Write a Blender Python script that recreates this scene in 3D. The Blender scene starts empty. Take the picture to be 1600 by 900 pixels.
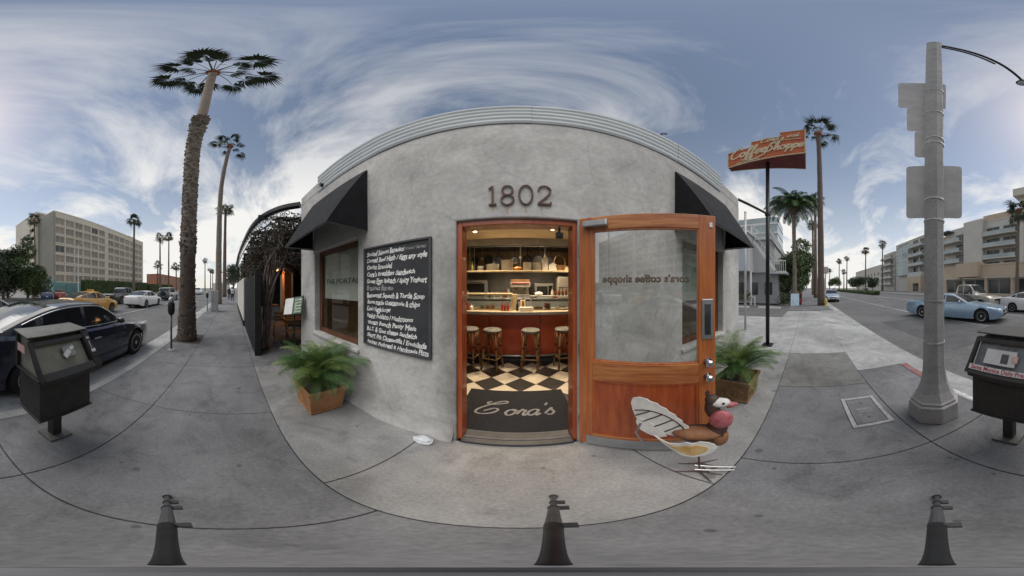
import bpy, math, random
from mathutils import Vector, Matrix
R = math.radians
random.seed(11)
scene = bpy.context.scene
COL = scene.collection

# ------------------------------------------------------------------ camera
CAM_H = 1.6
cam_d = bpy.data.cameras.new('camera')
cam_d.type = 'PANO'
for holder in (cam_d, getattr(cam_d, 'cycles', None)):
    if holder is not None and hasattr(holder, 'panorama_type'):
        holder.panorama_type = 'EQUIRECTANGULAR'
        holder.longitude_min = R(-160); holder.longitude_max = R(160)
        holder.latitude_min = R(-90); holder.latitude_max = R(90)
cam_d.clip_start = 0.02
cam_d.clip_end = 5000
cam = bpy.data.objects.new('camera', cam_d)
COL.objects.link(cam)
cam.location = (0, 0, CAM_H)
cam.rotation_euler = (R(90), 0, R(2.4))
scene.camera = cam

# ------------------------------------------------------------------ sky and sun
SUN_EL, SUN_AZ = 54.0, 178.0          # azimuth clockwise from +Y (into the shop)
world = bpy.data.worlds.new('World')
scene.world = world
world.use_nodes = True
wt = world.node_tree
for n in list(wt.nodes):
    wt.nodes.remove(n)
def wn(t, **kw):
    n = wt.nodes.new(t)
    for k, v in kw.items():
        setattr(n, k, v)
    return n
def wl(a, ao, b, bi):
    wt.links.new(a.outputs[ao], b.inputs[bi])
out = wn('ShaderNodeOutputWorld'); bg = wn('ShaderNodeBackground')
sky = wn('ShaderNodeTexSky', sky_type='NISHITA', sun_disc=False)
sky.sun_elevation = R(SUN_EL); sky.sun_rotation = R(SUN_AZ)
sky.air_density = 1.0; sky.dust_density = 0.5; sky.ozone_density = 1.5
tc = wn('ShaderNodeTexCoord'); sep = wn('ShaderNodeSeparateXYZ'); wl(tc, 'Generated', sep, 0)
zc = wn('ShaderNodeMath', operation='MAXIMUM'); wl(sep, 'Z', zc, 0); zc.inputs[1].default_value = 0.0
za = wn('ShaderNodeMath', operation='ADD'); wl(zc, 0, za, 0); za.inputs[1].default_value = 0.16
dx = wn('ShaderNodeMath', operation='DIVIDE'); wl(sep, 'X', dx, 0); wl(za, 0, dx, 1)
dy = wn('ShaderNodeMath', operation='DIVIDE'); wl(sep, 'Y', dy, 0); wl(za, 0, dy, 1)
comb = wn('ShaderNodeCombineXYZ'); wl(dx, 0, comb, 0); wl(dy, 0, comb, 1)
mp = wn('ShaderNodeMapping'); wl(comb, 0, mp, 0)
mp.inputs['Rotation'].default_value = (0, 0, R(28)); mp.inputs['Scale'].default_value = (0.8, 1.5, 1)
mp.inputs['Location'].default_value = (11.4, 5.2, 0)
n1 = wn('ShaderNodeTexNoise'); wl(mp, 0, n1, 'Vector')
n1.inputs['Scale'].default_value = 1.15; n1.inputs['Detail'].default_value = 9; n1.inputs['Roughness'].default_value = 0.62; n1.inputs['Distortion'].default_value = 0.55
mp2 = wn('ShaderNodeMapping'); wl(comb, 0, mp2, 0); mp2.inputs['Scale'].default_value = (0.33, 0.33, 1); mp2.inputs['Location'].default_value = (1.3, 8.2, 0)
n2 = wn('ShaderNodeTexNoise'); wl(mp2, 0, n2, 'Vector'); n2.inputs['Scale'].default_value = 1.0; n2.inputs['Detail'].default_value = 4
mul = wn('ShaderNodeMath', operation='MULTIPLY_ADD'); wl(n2, 'Fac', mul, 0); mul.inputs[1].default_value = 0.75; wl(n1, 'Fac', mul, 2)
ramp = wn('ShaderNodeValToRGB'); wl(mul, 0, ramp, 0)
ramp.color_ramp.elements[0].position = 0.80; ramp.color_ramp.elements[0].color = (0.0, 0.0, 0.0, 1)
ramp.color_ramp.elements[1].position = 1.20; ramp.color_ramp.elements[1].color = (1, 1, 1, 1)
# thin veil that thickens towards the horizon
inv = wn('ShaderNodeMath', operation='SUBTRACT'); inv.inputs[0].default_value = 1.0; wl(zc, 0, inv, 1)
pw = wn('ShaderNodeMath', operation='POWER'); wl(inv, 0, pw, 0); pw.inputs[1].default_value = 2.6
veil = wn('ShaderNodeMath', operation='MULTIPLY_ADD'); wl(pw, 0, veil, 0); veil.inputs[1].default_value = 0.74; veil.inputs[2].default_value = 0.04
fac = wn('ShaderNodeMath', operation='MAXIMUM'); wl(ramp, 'Color', fac, 0); wl(veil, 0, fac, 1)
fsum = wn('ShaderNodeMath', operation='MULTIPLY_ADD'); wl(ramp, 'Color', fsum, 0); fsum.inputs[1].default_value = 0.72; wl(veil, 0, fsum, 2)
fsum.use_clamp = True
# thin cirrus overhead, denser cloud towards the horizon where the sheet is seen edge-on
thin = wn('ShaderNodeMapRange'); wl(zc, 0, thin, 0); thin.inputs['From Min'].default_value = 0.35; thin.inputs['From Max'].default_value = 1.0; thin.inputs['To Min'].default_value = 0.92; thin.inputs['To Max'].default_value = 0.34
rmul = wn('ShaderNodeMath', operation='MULTIPLY'); wl(ramp, 'Color', rmul, 0); wl(thin, 0, rmul, 1); wl(rmul, 0, fsum, 0); fsum.inputs[1].default_value = 1.0
tint = wn('ShaderNodeMix', data_type='RGBA', blend_type='MULTIPLY'); tint.inputs['Factor'].default_value = 1.0
wl(sky, 0, tint, 6); tint.inputs[7].default_value = (1.10, 1.0, 0.88, 1)
cl = wn('ShaderNodeMix', data_type='RGBA'); wl(fsum, 0, cl, 'Factor'); wl(tint, 2, cl, 6)
cl.inputs[7].default_value = (7.0, 6.9, 6.7, 1)
wl(cl, 2, bg, 'Color'); bg.inputs['Strength'].default_value = 0.076
wl(bg, 0, out, 0)

sun_d = bpy.data.lights.new('sun', 'SUN')
sun_d.energy = 1.5; sun_d.angle = R(62); sun_d.color = (1.0, 0.96, 0.9)
sun = bpy.data.objects.new('sun', sun_d); COL.objects.link(sun)
sv = Vector((math.sin(R(SUN_AZ)) * math.cos(R(SUN_EL)), math.cos(R(SUN_AZ)) * math.cos(R(SUN_EL)), math.sin(R(SUN_EL))))
sun.rotation_euler = sv.to_track_quat('Z', 'Y').to_euler()
sun.location = (0, -10, 30)
scene.view_settings.view_transform = 'Standard'
scene.view_settings.look = 'None'
scene.view_settings.gamma = 1.0
scene.view_settings.exposure = 0.80
try:
    scene.cycles.use_denoising = True
    scene.cycles.max_bounces = 8
    scene.cycles.transparent_max_bounces = 16
except Exception:
    pass

# ------------------------------------------------------------------ helpers
class MB:
    zz = 0
    def __init__(self):
        self.v = []; self.f = []
    def add(self, vs, fs):
        b = len(self.v); self.v += [tuple(p) for p in vs]; self.f += [tuple(i + b for i in f) for f in fs]; return self
    def box(self, x0, x1, y0, y1, z0, z1):
        return self.add([(x0,y0,z0),(x1,y0,z0),(x1,y1,z0),(x0,y1,z0),(x0,y0,z1),(x1,y0,z1),(x1,y1,z1),(x0,y1,z1)],
                        [(0,3,2,1),(4,5,6,7),(0,1,5,4),(1,2,6,5),(2,3,7,6),(3,0,4,7)])
    def mbox(self, M, sx, sy, sz):
        vs = [M @ Vector((a*sx/2, b*sy/2, c*sz/2)) for c in (-1,1) for b in (-1,1) for a in (-1,1)]
        return self.add(vs, [(0,2,3,1),(4,5,7,6),(0,1,5,4),(1,3,7,5),(3,2,6,7),(2,0,4,6)])
    def bar(self, p0, p1, w, h=None):
        h = h or w
        p0 = Vector(p0); p1 = Vector(p1); d = p1 - p0
        q = d.to_track_quat('Z', 'Y').to_matrix().to_4x4()
        return self.mbox(Matrix.Translation((p0+p1)/2) @ q, w, h, d.length)
    def tube(self, pts, rad, n=8, cap=True):
        pts = [Vector(p) for p in pts]
        m = len(pts)
        if not isinstance(rad, (list, tuple)): rad = [rad]*m
        rings = []; up = None
        for i, p in enumerate(pts):
            t = (pts[min(i+1,m-1)] - pts[max(i-1,0)])
            t = t.normalized() if t.length > 1e-9 else Vector((0,0,1))
            if up is None:
                up = Vector((1,0,0)) if abs(t.x) < 0.9 else Vector((0,1,0))
            a = t.cross(up)
            if a.length < 1e-6: a = t.cross(Vector((0,1,0.3)))
            a.normalize(); b = t.cross(a).normalized()
            rings.append([p + (a*math.cos(2*math.pi*k/n) + b*math.sin(2*math.pi*k/n))*rad[i] for k in range(n)])
        vs = [q for r in rings for q in r]; fs = []
        for i in range(m-1):
            for k in range(n):
                k2 = (k+1) % n
                fs.append((i*n+k, i*n+k2, (i+1)*n+k2, (i+1)*n+k))
        if cap:
            fs.append(tuple(range(n))[::-1]); fs.append(tuple((m-1)*n+k for k in range(n)))
        return self.add(vs, fs)
    def cyl(self, p0, p1, r0, r1=None, n=12, cap=True):
        return self.tube([p0, p1], [r0, r0 if r1 is None else r1], n, cap)
    def lathe(self, prof, n=16, c=(0,0,0), axis='z', a0=0.0):
        vs = []; fs = []; m = len(prof)
        for (r, z) in prof:
            for k in range(n):
                a = a0 + 2*math.pi*k/n; x, y = r*math.cos(a), r*math.sin(a)
                if axis == 'z': vs.append((c[0]+x, c[1]+y, c[2]+z))
                elif axis == 'y': vs.append((c[0]+x, c[1]+z, c[2]+y))
                else: vs.append((c[0]+z, c[1]+x, c[2]+y))
        for i in range(m-1):
            for k in range(n):
                k2 = (k+1) % n
                fs.append((i*n+k, i*n+k2, (i+1)*n+k2, (i+1)*n+k))
        fs.append(tuple(range(n))[::-1]); fs.append(tuple((m-1)*n+k for k in range(n)))
        return self.add(vs, fs)
    def ball(self, c, r, s=(1,1,1), n=12, m=8, jit=0.0):
        vs = [(c[0], c[1], c[2]-r*s[2])]; fs = []
        for i in range(1, m):
            ph = -math.pi/2 + math.pi*i/m
            for k in range(n):
                a = 2*math.pi*k/n; j = 1 + random.uniform(-jit, jit)
                vs.append((c[0]+r*s[0]*math.cos(ph)*math.cos(a)*j, c[1]+r*s[1]*math.cos(ph)*math.sin(a)*j, c[2]+r*s[2]*math.sin(ph)*j))
        vs.append((c[0], c[1], c[2]+r*s[2]))
        for k in range(n): fs.append((0, 1+(k+1)%n, 1+k))
        for i in range(m-2):
            for k in range(n):
                k2 = (k+1)%n; fs.append((1+i*n+k, 1+i*n+k2, 1+(i+1)*n+k2, 1+(i+1)*n+k))
        t = len(vs)-1
        for k in range(n): fs.append((1+(m-2)*n+k, 1+(m-2)*n+(k+1)%n, t))
        return self.add(vs, fs)
    def prism(self, poly, plane, d0, d1):
        n = len(poly)
        def mk(a, b, d):
            return (a, d, b) if plane == 'xz' else (d, a, b) if plane == 'yz' else (a, b, d)
        vs = [mk(a, b, d0) for a, b in poly] + [mk(a, b, d1) for a, b in poly]
        fs = [tuple(range(n)), tuple(range(n, 2*n))[::-1]] + [(i, i+n, (i+1)%n+n, (i+1)%n) for i in range(n)]
        return self.add(vs, fs)
    def quad(self, *p):
        return self.add(p, [tuple(range(len(p)))])
    def ribbon(self, pts, w, M, th=0.004, taper=True):
        pts = [Vector((p[0], p[1])) for p in pts]; m = len(pts); vs = []; fs = []
        for i, p in enumerate(pts):
            MB.zz = (MB.zz + 1) % 997
            t = pts[min(i+1,m-1)] - pts[max(i-1,0)]
            if t.length < 1e-9: t = Vector((1,0))
            t.normalize(); nrm = Vector((-t.y, t.x))
            ww = w/2
            if taper:
                ww *= 0.62 + 0.38*abs(t.y) + 0.0
            a, b = p + nrm*ww, p - nrm*ww
            for z in (0, th + MB.zz*1.5e-6):
                vs.append(M @ Vector((a.x, a.y, z))); vs.append(M @ Vector((b.x, b.y, z)))
        for i in range(m-1):
            o = i*4; q = o+4
            fs += [(o+2,o+3,q+3,q+2),(o,q,q+1,o+1),(o,o+2,q+2,q),(o+1,q+1,q+3,o+3)]
        fs += [(0,1,3,2),(m*4-4,m*4-2,m*4-1,m*4-3)]
        return self.add(vs, fs)
    def mesh(self, name):
        me = bpy.data.meshes.new(name); me.from_pydata(self.v, [], self.f); me.update(); return me
    def build(self, name, mat, parent=None, smooth=False, bevel=0.0, loc=None, fixn=True):
        me = self.mesh(name)
        if fixn:
            import bmesh
            bm = bmesh.new(); bm.from_mesh(me); bmesh.ops.recalc_face_normals(bm, faces=bm.faces); bm.to_mesh(me); bm.free()
        return link(name, me, mat, parent, smooth, bevel, loc)

def link(name, me, mat, parent=None, smooth=False, bevel=0.0, loc=None):
    o = bpy.data.objects.new(name, me); COL.objects.link(o)
    if mat is not None and not me.materials: me.materials.append(mat)
    if smooth:
        for p in me.polygons: p.use_smooth = True
        if smooth == 'auto':
            try: me.set_sharp_from_angle(angle=R(35))
            except Exception: pass
    if bevel:
        b = o.modifiers.new('bevel', 'BEVEL'); b.width = bevel; b.segments = 2; b.limit_method = 'ANGLE'; b.angle_limit = R(40)
    if parent is not None: o.parent = parent
    if loc is not None: o.location = loc
    return o
def inst(name, me, parent=None, loc=(0,0,0), rot=(0,0,0), scale=None):
    o = bpy.data.objects.new(name, me); COL.objects.link(o)
    o.location = loc; o.rotation_euler = rot
    if scale is not None: o.scale = (scale,)*3 if isinstance(scale, (int, float)) else scale
    if parent is not None: o.parent = parent
    return o
def tag(o, label, cat, group=None):
    o['label'] = label; o['category'] = cat
    if group: o['group'] = group
    return o
def thing(name, label, cat, loc=(0,0,0), rz=0.0, group=None):
    o = bpy.data.objects.new(name, None); COL.objects.link(o); o.empty_display_size = 0.2
    o.location = loc; o.rotation_euler = (0,0,rz)
    return tag(o, label, cat, group)
def struct(o, kind='structure'):
    o['kind'] = kind; return o
def copy_tree(o, parent=None):
    c = o.copy(); COL.objects.link(c); c.parent = parent
    for ch in list(o.children): copy_tree(ch, c)
    return c
def spline(pts, k=6):
    P = [Vector(p) for p in pts]; n = len(P); out_ = []
    for i in range(n-1):
        p0, p1, p2, p3 = P[max(i-1,0)], P[i], P[i+1], P[min(i+2,n-1)]
        for j in range(k):
            t = j/k
            out_.append(0.5*((2*p1)+(p2-p0)*t+(2*p0-5*p1+4*p2-p3)*t*t+(3*p1-p0-3*p2+p3)*t**3))
    out_.append(P[-1]); return out_
def interp(pts, s):
    if s <= pts[0][0]: return pts[0][1]
    for i in range(len(pts)-1):
        if s <= pts[i+1][0]:
            x0, y0 = pts[i]; x1, y1 = pts[i+1]
            m0 = (y1-pts[i-1][1])/(x1-pts[i-1][0]) if i > 0 else (y1-y0)/(x1-x0)
            m1 = (pts[i+2][1]-y0)/(pts[i+2][0]-x0) if i+2 < len(pts) else (y1-y0)/(x1-x0)
            d = (y1-y0)/(x1-x0)
            if d == 0: m0 = m1 = 0
            else:
                m0 = 0 if m0*d < 0 else math.copysign(min(abs(m0), 2.5*abs(d)), d); m1 = 0 if m1*d < 0 else math.copysign(min(abs(m1), 2.5*abs(d)), d)
            h = x1-x0; t = (s-x0)/h
            return (2*t**3-3*t*t+1)*y0+(t**3-2*t*t+t)*h*m0+(-2*t**3+3*t*t)*y1+(t**3-t*t)*h*m1
    return pts[-1][1]
FACE = Matrix(((1,0,0,0),(0,0,-1,0),(0,1,0,0),(0,0,0,1)))      # plane facing -Y
def text(s, size, mat, name, parent, M, depth=0.002, shear=0.0, width=None, bold=0.0, align='CENTER', space=1.0, wob=0.0):
    cu = bpy.data.curves.new(name, 'FONT'); cu.body = s; cu.size = size; cu.align_x = align; cu.align_y = 'CENTER'
    cu.extrude = depth; cu.shear = shear; cu.offset = bold; cu.resolution_u = 3; cu.space_character = space
    t = bpy.data.objects.new(name, cu); COL.objects.link(t)
    bpy.context.view_layer.update()
    me = bpy.data.meshes.new_from_object(t.evaluated_get(bpy.context.evaluated_depsgraph_get()))
    bpy.data.objects.remove(t); bpy.data.curves.remove(cu)
    if width and me.vertices:
        xs = sorted(v.co.x for v in me.vertices); n = len(xs); lo_, hi_ = xs[n//50]-size*0.35, xs[n-1-n//50]+size*0.35   # drop stray offset spikes
        ys = sorted(v.co.y for v in me.vertices); yl, yh = ys[n//50]-size*0.3, ys[n-1-n//50]+size*0.3
        for v in me.vertices: v.co.x = min(max(v.co.x, lo_), hi_); v.co.y = min(max(v.co.y, yl), yh)
        xs = [v.co.x for v in me.vertices]; w = max(xs)-min(xs); k = width/w
        for v in me.vertices: v.co.x *= k
    if wob:
        p1_, p2_, p3_ = (random.uniform(0, 6.28) for _ in range(3)); q = 1/size
        for v in me.vertices:
            x, y = v.co.x, v.co.y
            v.co.y = y*(1+0.22*math.sin(x*q*2.1+p1_)) + wob*(math.sin(x*q*1.3+p2_)+0.6*math.sin(x*q*3.7+p3_))
            v.co.x = x + wob*1.1*math.sin(x*q*2.9+p1_+y*q*2)
    me.transform(M); me.materials.clear()
    return link(name, me, mat, parent)
# ------------------------------------------------------------------ materials
MATS = {}
def pm(name, c1, c2=None, scale=4.0, rough=0.75, bump=0.0, bscale=None, metal=0.0, spec=0.5, detail=6, stretch=(1,1,1), fine=0.0, lo=0.35, hi=0.65, rvar=0.12, coat=0.0, dist=0.0):
    m = bpy.data.materials.new(name); m.use_nodes = True; nt = m.node_tree; b = nt.nodes['Principled BSDF']
    b.inputs['Roughness'].default_value = rough; b.inputs['Metallic'].default_value = metal
    b.inputs['Specular IOR Level'].default_value = spec; b.inputs['Coat Weight'].default_value = coat; b.inputs['Coat Roughness'].default_value = 0.04
    c2 = c2 or tuple(x*0.82 for x in c1)
    tcn = nt.nodes.new('ShaderNodeTexCoord'); mpn = nt.nodes.new('ShaderNodeMapping'); mpn.inputs['Scale'].default_value = stretch
    nt.links.new(tcn.outputs['Object'], mpn.inputs[0])
    nz = nt.nodes.new('ShaderNodeTexNoise'); nz.inputs['Scale'].default_value = scale; nz.inputs['Detail'].default_value = detail; nz.inputs['Roughness'].default_value = 0.6; nz.inputs['Distortion'].default_value = dist
    nt.links.new(mpn.outputs[0], nz.inputs['Vector'])
    rp = nt.nodes.new('ShaderNodeValToRGB'); rp.color_ramp.elements[0].position = lo; rp.color_ramp.elements[1].position = hi
    rp.color_ramp.elements[0].color = (*c1, 1); rp.color_ramp.elements[1].color = (*c2, 1)
    nt.links.new(nz.outputs['Fac'], rp.inputs[0]); col = rp.outputs[0]
    if fine:
        nf = nt.nodes.new('ShaderNodeTexNoise'); nf.inputs['Scale'].default_value = scale*28; nf.inputs['Detail'].default_value = 3
        nt.links.new(mpn.outputs[0], nf.inputs['Vector'])
        mm = nt.nodes.new('ShaderNodeMapRange'); mm.inputs['From Min'].default_value = 0.3; mm.inputs['From Max'].default_value = 0.7; mm.inputs['To Min'].default_value = 1-fine; mm.inputs['To Max'].default_value = 1+fine
        nt.links.new(nf.outputs['Fac'], mm.inputs[0])
        vm = nt.nodes.new('ShaderNodeVectorMath'); vm.operation = 'SCALE'; nt.links.new(col, vm.inputs[0]); nt.links.new(mm.outputs[0], vm.inputs['Scale']); col = vm.outputs[0]
    nt.links.new(col, b.inputs['Base Color'])
    rr = nt.nodes.new('ShaderNodeMapRange'); rr.inputs['To Min'].default_value = max(0, rough-rvar); rr.inputs['To Max'].default_value = min(1, rough+rvar)
    nt.links.new(nz.outputs['Fac'], rr.inputs[0]); nt.links.new(rr.outputs[0], b.inputs['Roughness'])
    if bump:
        nb = nt.nodes.new('ShaderNodeTexNoise'); nb.inputs['Scale'].default_value = bscale or scale*6; nb.inputs['Detail'].default_value = 5
        nt.links.new(mpn.outputs[0], nb.inputs['Vector'])
        bp = nt.nodes.new('ShaderNodeBump'); bp.inputs['Strength'].default_value = bump; bp.inputs['Distance'].default_value = 0.02
        nt.links.new(nb.outputs['Fac'], bp.inputs['Height']); nt.links.new(bp.outputs[0], b.inputs['Normal'])
    MATS[name] = m
    return m
def glass(name, tint=(0.9,0.95,0.95), alpha=0.25, rough=0.02, spec=0.6):
    m = bpy.data.materials.new(name); m.use_nodes = True; nt = m.node_tree; b = nt.nodes['Principled BSDF']
    tr = nt.nodes.new('ShaderNodeBsdfTransparent'); tr.inputs[0].default_value = (*tint, 1)
    gl = nt.nodes.new('ShaderNodeBsdfGlossy'); gl.inputs['Roughness'].default_value = rough; gl.inputs['Color'].default_value = (0.95,0.95,0.95,1)
    lw = nt.nodes.new('ShaderNodeLayerWeight'); lw.inputs['Blend'].default_value = 0.35
    mr = nt.nodes.new('ShaderNodeMapRange'); mr.inputs['To Min'].default_value = alpha; mr.inputs['To Max'].default_value = 0.95
    nt.links.new(lw.outputs['Fresnel'], mr.inputs[0])
    ge = nt.nodes.new('ShaderNodeNewGeometry'); fr_ = nt.nodes.new('ShaderNodeMath'); fr_.operation = 'SUBTRACT'; fr_.inputs[0].default_value = 1.0; nt.links.new(ge.outputs['Backfacing'], fr_.inputs[1])
    mf = nt.nodes.new('ShaderNodeMath'); mf.operation = 'MULTIPLY'; nt.links.new(fr_.outputs[0], mf.inputs[0]); nt.links.new(mr.outputs[0], mf.inputs[1])
    mx = nt.nodes.new('ShaderNodeMixShader'); nt.links.new(mf.outputs[0], mx.inputs[0]); nt.links.new(tr.outputs[0], mx.inputs[1]); nt.links.new(gl.outputs[0], mx.inputs[2])
    nt.links.new(mx.outputs[0], nt.nodes['Material Output'].inputs[0]); nt.nodes.remove(b)
    MATS[name] = m; return m
def emit(name, c, s):
    m = bpy.data.materials.new(name); m.use_nodes = True; b = m.node_tree.nodes['Principled BSDF']
    b.inputs['Emission Color'].default_value = (*c, 1); b.inputs['Emission Strength'].default_value = s; b.inputs['Base Color'].default_value = (*c, 1)
    MATS[name] = m; return m
M = MATS
def stucco():
    m = pm('stucco', (0.57,0.56,0.54), (0.40,0.395,0.38), 0.8, 0.9, 0.16, 24, spec=0.2, fine=0.09, lo=0.3, hi=0.75, dist=0.4)
    nt = m.node_tree; b = nt.nodes['Principled BSDF']; src = b.inputs['Base Color'].links[0].from_socket
    tcn = nt.nodes.new('ShaderNodeTexCoord')
    # second, larger trowel mottling plus thin hairline cracks
    n2 = nt.nodes.new('ShaderNodeTexNoise'); n2.inputs['Scale'].default_value = 2.4; n2.inputs['Detail'].default_value = 9; n2.inputs['Distortion'].default_value = 0.6; n2.inputs['Roughness'].default_value = 0.66
    nt.links.new(tcn.outputs['Object'], n2.inputs['Vector'])
    r2 = nt.nodes.new('ShaderNodeMapRange'); r2.inputs['From Min'].default_value = 0.3; r2.inputs['From Max'].default_value = 0.72; r2.inputs['To Min'].default_value = 1.14; r2.inputs['To Max'].default_value = 0.70
    nt.links.new(n2.outputs['Fac'], r2.inputs[0])
    vo = nt.nodes.new('ShaderNodeTexVoronoi'); vo.feature = 'DISTANCE_TO_EDGE'; vo.inputs['Scale'].default_value = 1.15
    nd = nt.nodes.new('ShaderNodeVectorMath'); nd.operation = 'MULTIPLY_ADD'; nt.links.new(n2.outputs['Color'], nd.inputs[0]); nd.inputs[1].default_value = (0.35,0.35,0.35); nt.links.new(tcn.outputs['Object'], nd.inputs[2])
    nt.links.new(nd.outputs[0], vo.inputs['Vector'])
    r3 = nt.nodes.new('ShaderNodeMapRange'); r3.inputs['From Min'].default_value = 0.0; r3.inputs['From Max'].default_value = 0.007; r3.inputs['To Min'].default_value = 0.80; r3.inputs['To Max'].default_value = 1.0
    nt.links.new(vo.outputs['Distance'], r3.inputs[0])
    mu = nt.nodes.new('ShaderNodeMath'); mu.operation = 'MULTIPLY'; nt.links.new(r2.outputs[0], mu.inputs[0]); nt.links.new(r3.outputs[0], mu.inputs[1])
    vs = nt.nodes.new('ShaderNodeVectorMath'); vs.operation = 'SCALE'; nt.links.new(src, vs.inputs[0]); nt.links.new(mu.outputs[0], vs.inputs['Scale'])
    # grime patches beside the door jamb
    sx = nt.nodes.new('ShaderNodeSeparateXYZ'); nt.links.new(tcn.outputs['Object'], sx.inputs[0])
    d1 = nt.nodes.new('ShaderNodeMath'); d1.operation = 'ADD'; nt.links.new(sx.outputs['X'], d1.inputs[0]); d1.inputs[1].default_value = 0.50
    ab = nt.nodes.new('ShaderNodeMath'); ab.operation = 'ABSOLUTE'; nt.links.new(d1.outputs[0], ab.inputs[0])
    r4 = nt.nodes.new('ShaderNodeMapRange'); r4.inputs['From Min'].default_value = 0.02; r4.inputs['From Max'].default_value = 0.20; r4.inputs['To Min'].default_value = 1; r4.inputs['To Max'].default_value = 0
    nt.links.new(ab.outputs[0], r4.inputs[0])
    r5 = nt.nodes.new('ShaderNodeMapRange'); r5.inputs['From Min'].default_value = 1.5; r5.inputs['From Max'].default_value = 2.1; r5.inputs['To Min'].default_value = 1; r5.inputs['To Max'].default_value = 0
    nt.links.new(sx.outputs['Z'], r5.inputs[0])
    m4 = nt.nodes.new('ShaderNodeMath'); m4.operation = 'MULTIPLY'; nt.links.new(r4.outputs[0], m4.inputs[0]); nt.links.new(r5.outputs[0], m4.inputs[1])
    m5 = nt.nodes.new('ShaderNodeMath'); m5.operation = 'MULTIPLY'; nt.links.new(m4.outputs[0], m5.inputs[0]); nt.links.new(n2.outputs['Fac'], m5.inputs[1])
    mx = nt.nodes.new('ShaderNodeMix'); mx.data_type = 'RGBA'; nt.links.new(m5.outputs[0], mx.inputs['Factor']); nt.links.new(vs.outputs[0], mx.inputs[6]); mx.inputs[7].default_value = (0.07,0.06,0.045,1)
    nt.links.new(mx.outputs[2], b.inputs['Base Color'])
stucco()
def concrete(name, c1, c2, scale, spots=True):
    m = pm(name, c1, c2, scale, 0.85, 0.18, 60, spec=0.3, fine=0.14, lo=0.28, hi=0.75, dist=0.8)
    nt = m.node_tree; b = nt.nodes['Principled BSDF']; src = b.inputs['Base Color'].links[0].from_socket
    geo = nt.nodes.new('ShaderNodeNewGeometry'); pos = geo.outputs['Position']
    def noise(sc, det=7, dist=0.7, rough=0.6):
        n = nt.nodes.new('ShaderNodeTexNoise'); n.inputs['Scale'].default_value = sc; n.inputs['Detail'].default_value = det; n.inputs['Distortion'].default_value = dist; n.inputs['Roughness'].default_value = rough
        nt.links.new(pos, n.inputs['Vector']); return n
    def rng(sock, a, b_, c, d):
        r = nt.nodes.new('ShaderNodeMapRange'); r.inputs['From Min'].default_value = a; r.inputs['From Max'].default_value = b_; r.inputs['To Min'].default_value = c; r.inputs['To Max'].default_value = d
        nt.links.new(sock, r.inputs[0]); return r.outputs[0]
    def mul(a, c):
        n = nt.nodes.new('ShaderNodeMath'); n.operation = 'MULTIPLY'; nt.links.new(a, n.inputs[0]); nt.links.new(c, n.inputs[1]); return n.outputs[0]
    def mx2(a, c):
        n = nt.nodes.new('ShaderNodeMath'); n.operation = 'MAXIMUM'; nt.links.new(a, n.inputs[0]); nt.links.new(c, n.inputs[1]); return n.outputs[0]
    big = noise(0.5); mid = noise(1.9, 9, 1.4, 0.68); fin = noise(7.0, 6, 0.3)
    f = rng(big.outputs['Fac'], 0.32, 0.70, 1.20, 0.66)
    f = mul(f, rng(mid.outputs['Fac'], 0.52, 0.68, 1.0, 0.72))          # darker spills
    f = mul(f, rng(fin.outputs['Fac'], 0.3, 0.7, 1.08, 0.90))
    # gum spots: two sizes, each cell present or not
    for sc, r0, keep in ((2.3, 0.085, 0.55), (5.5, 0.10, 0.62)):
        vo = nt.nodes.new('ShaderNodeTexVoronoi'); vo.inputs['Scale'].default_value = sc; nt.links.new(pos, vo.inputs['Vector'])
        sp_ = nt.nodes.new('ShaderNodeSeparateColor'); nt.links.new(vo.outputs['Color'], sp_.inputs[0])
        f = mul(f, mx2(rng(vo.outputs['Distance'], r0*0.7, r0, 0.60, 1.0), rng(sp_.outputs[0], keep, keep+0.01, 1.0, 0.0)))
    # hairline cracks where a mask allows them
    wv = nt.nodes.new('ShaderNodeVectorMath'); wv.operation = 'MULTIPLY_ADD'; nt.links.new(mid.outputs['Color'], wv.inputs[0]); wv.inputs[1].default_value = (0.5,0.5,0.0); nt.links.new(pos, wv.inputs[2])
    vc = nt.nodes.new('ShaderNodeTexVoronoi'); vc.feature = 'DISTANCE_TO_EDGE'; vc.inputs['Scale'].default_value = 0.55; nt.links.new(wv.outputs[0], vc.inputs['Vector'])
    f = mul(f, mx2(rng(vc.outputs['Distance'], 0.001, 0.004, 0.80, 1.0), rng(big.outputs['Fac'], 0.50, 0.56, 1.0, 0.0)))
    vs = nt.nodes.new('ShaderNodeVectorMath'); vs.operation = 'SCALE'; nt.links.new(src, vs.inputs[0]); nt.links.new(f, vs.inputs['Scale'])
    nt.links.new(vs.outputs[0], b.inputs['Base Color'])
    return m
concrete('slab', (0.21,0.211,0.216), (0.145,0.146,0.15), 1.6)
concrete('slab_warm', (0.32,0.317,0.31), (0.215,0.212,0.206), 2.0)
concrete('slab_pale', (0.43,0.43,0.415), (0.33,0.33,0.32), 1.2)
concrete('slab_rough', (0.24,0.236,0.225), (0.17,0.166,0.158), 2.4)
pm('joint', (0.09,0.09,0.085), (0.05,0.05,0.05), 8, 0.95)
pm('asphalt', (0.165,0.163,0.16), (0.115,0.115,0.114), 0.35, 0.85, 0.3, 120, spec=0.3, fine=0.18)
pm('asphalt_patch', (0.10,0.10,0.10), (0.07,0.07,0.07), 1.2, 0.85, 0.3, 120, fine=0.2)
pm('terrain', (0.17,0.165,0.15), (0.12,0.12,0.10), 0.05, 0.95)
pm('road_paint', (0.55,0.55,0.53), (0.30,0.30,0.29), 3, 0.8, fine=0.1)
pm('kerb', (0.36,0.36,0.35), (0.25,0.25,0.24), 2, 0.85, 0.2, 50, fine=0.1)
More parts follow.
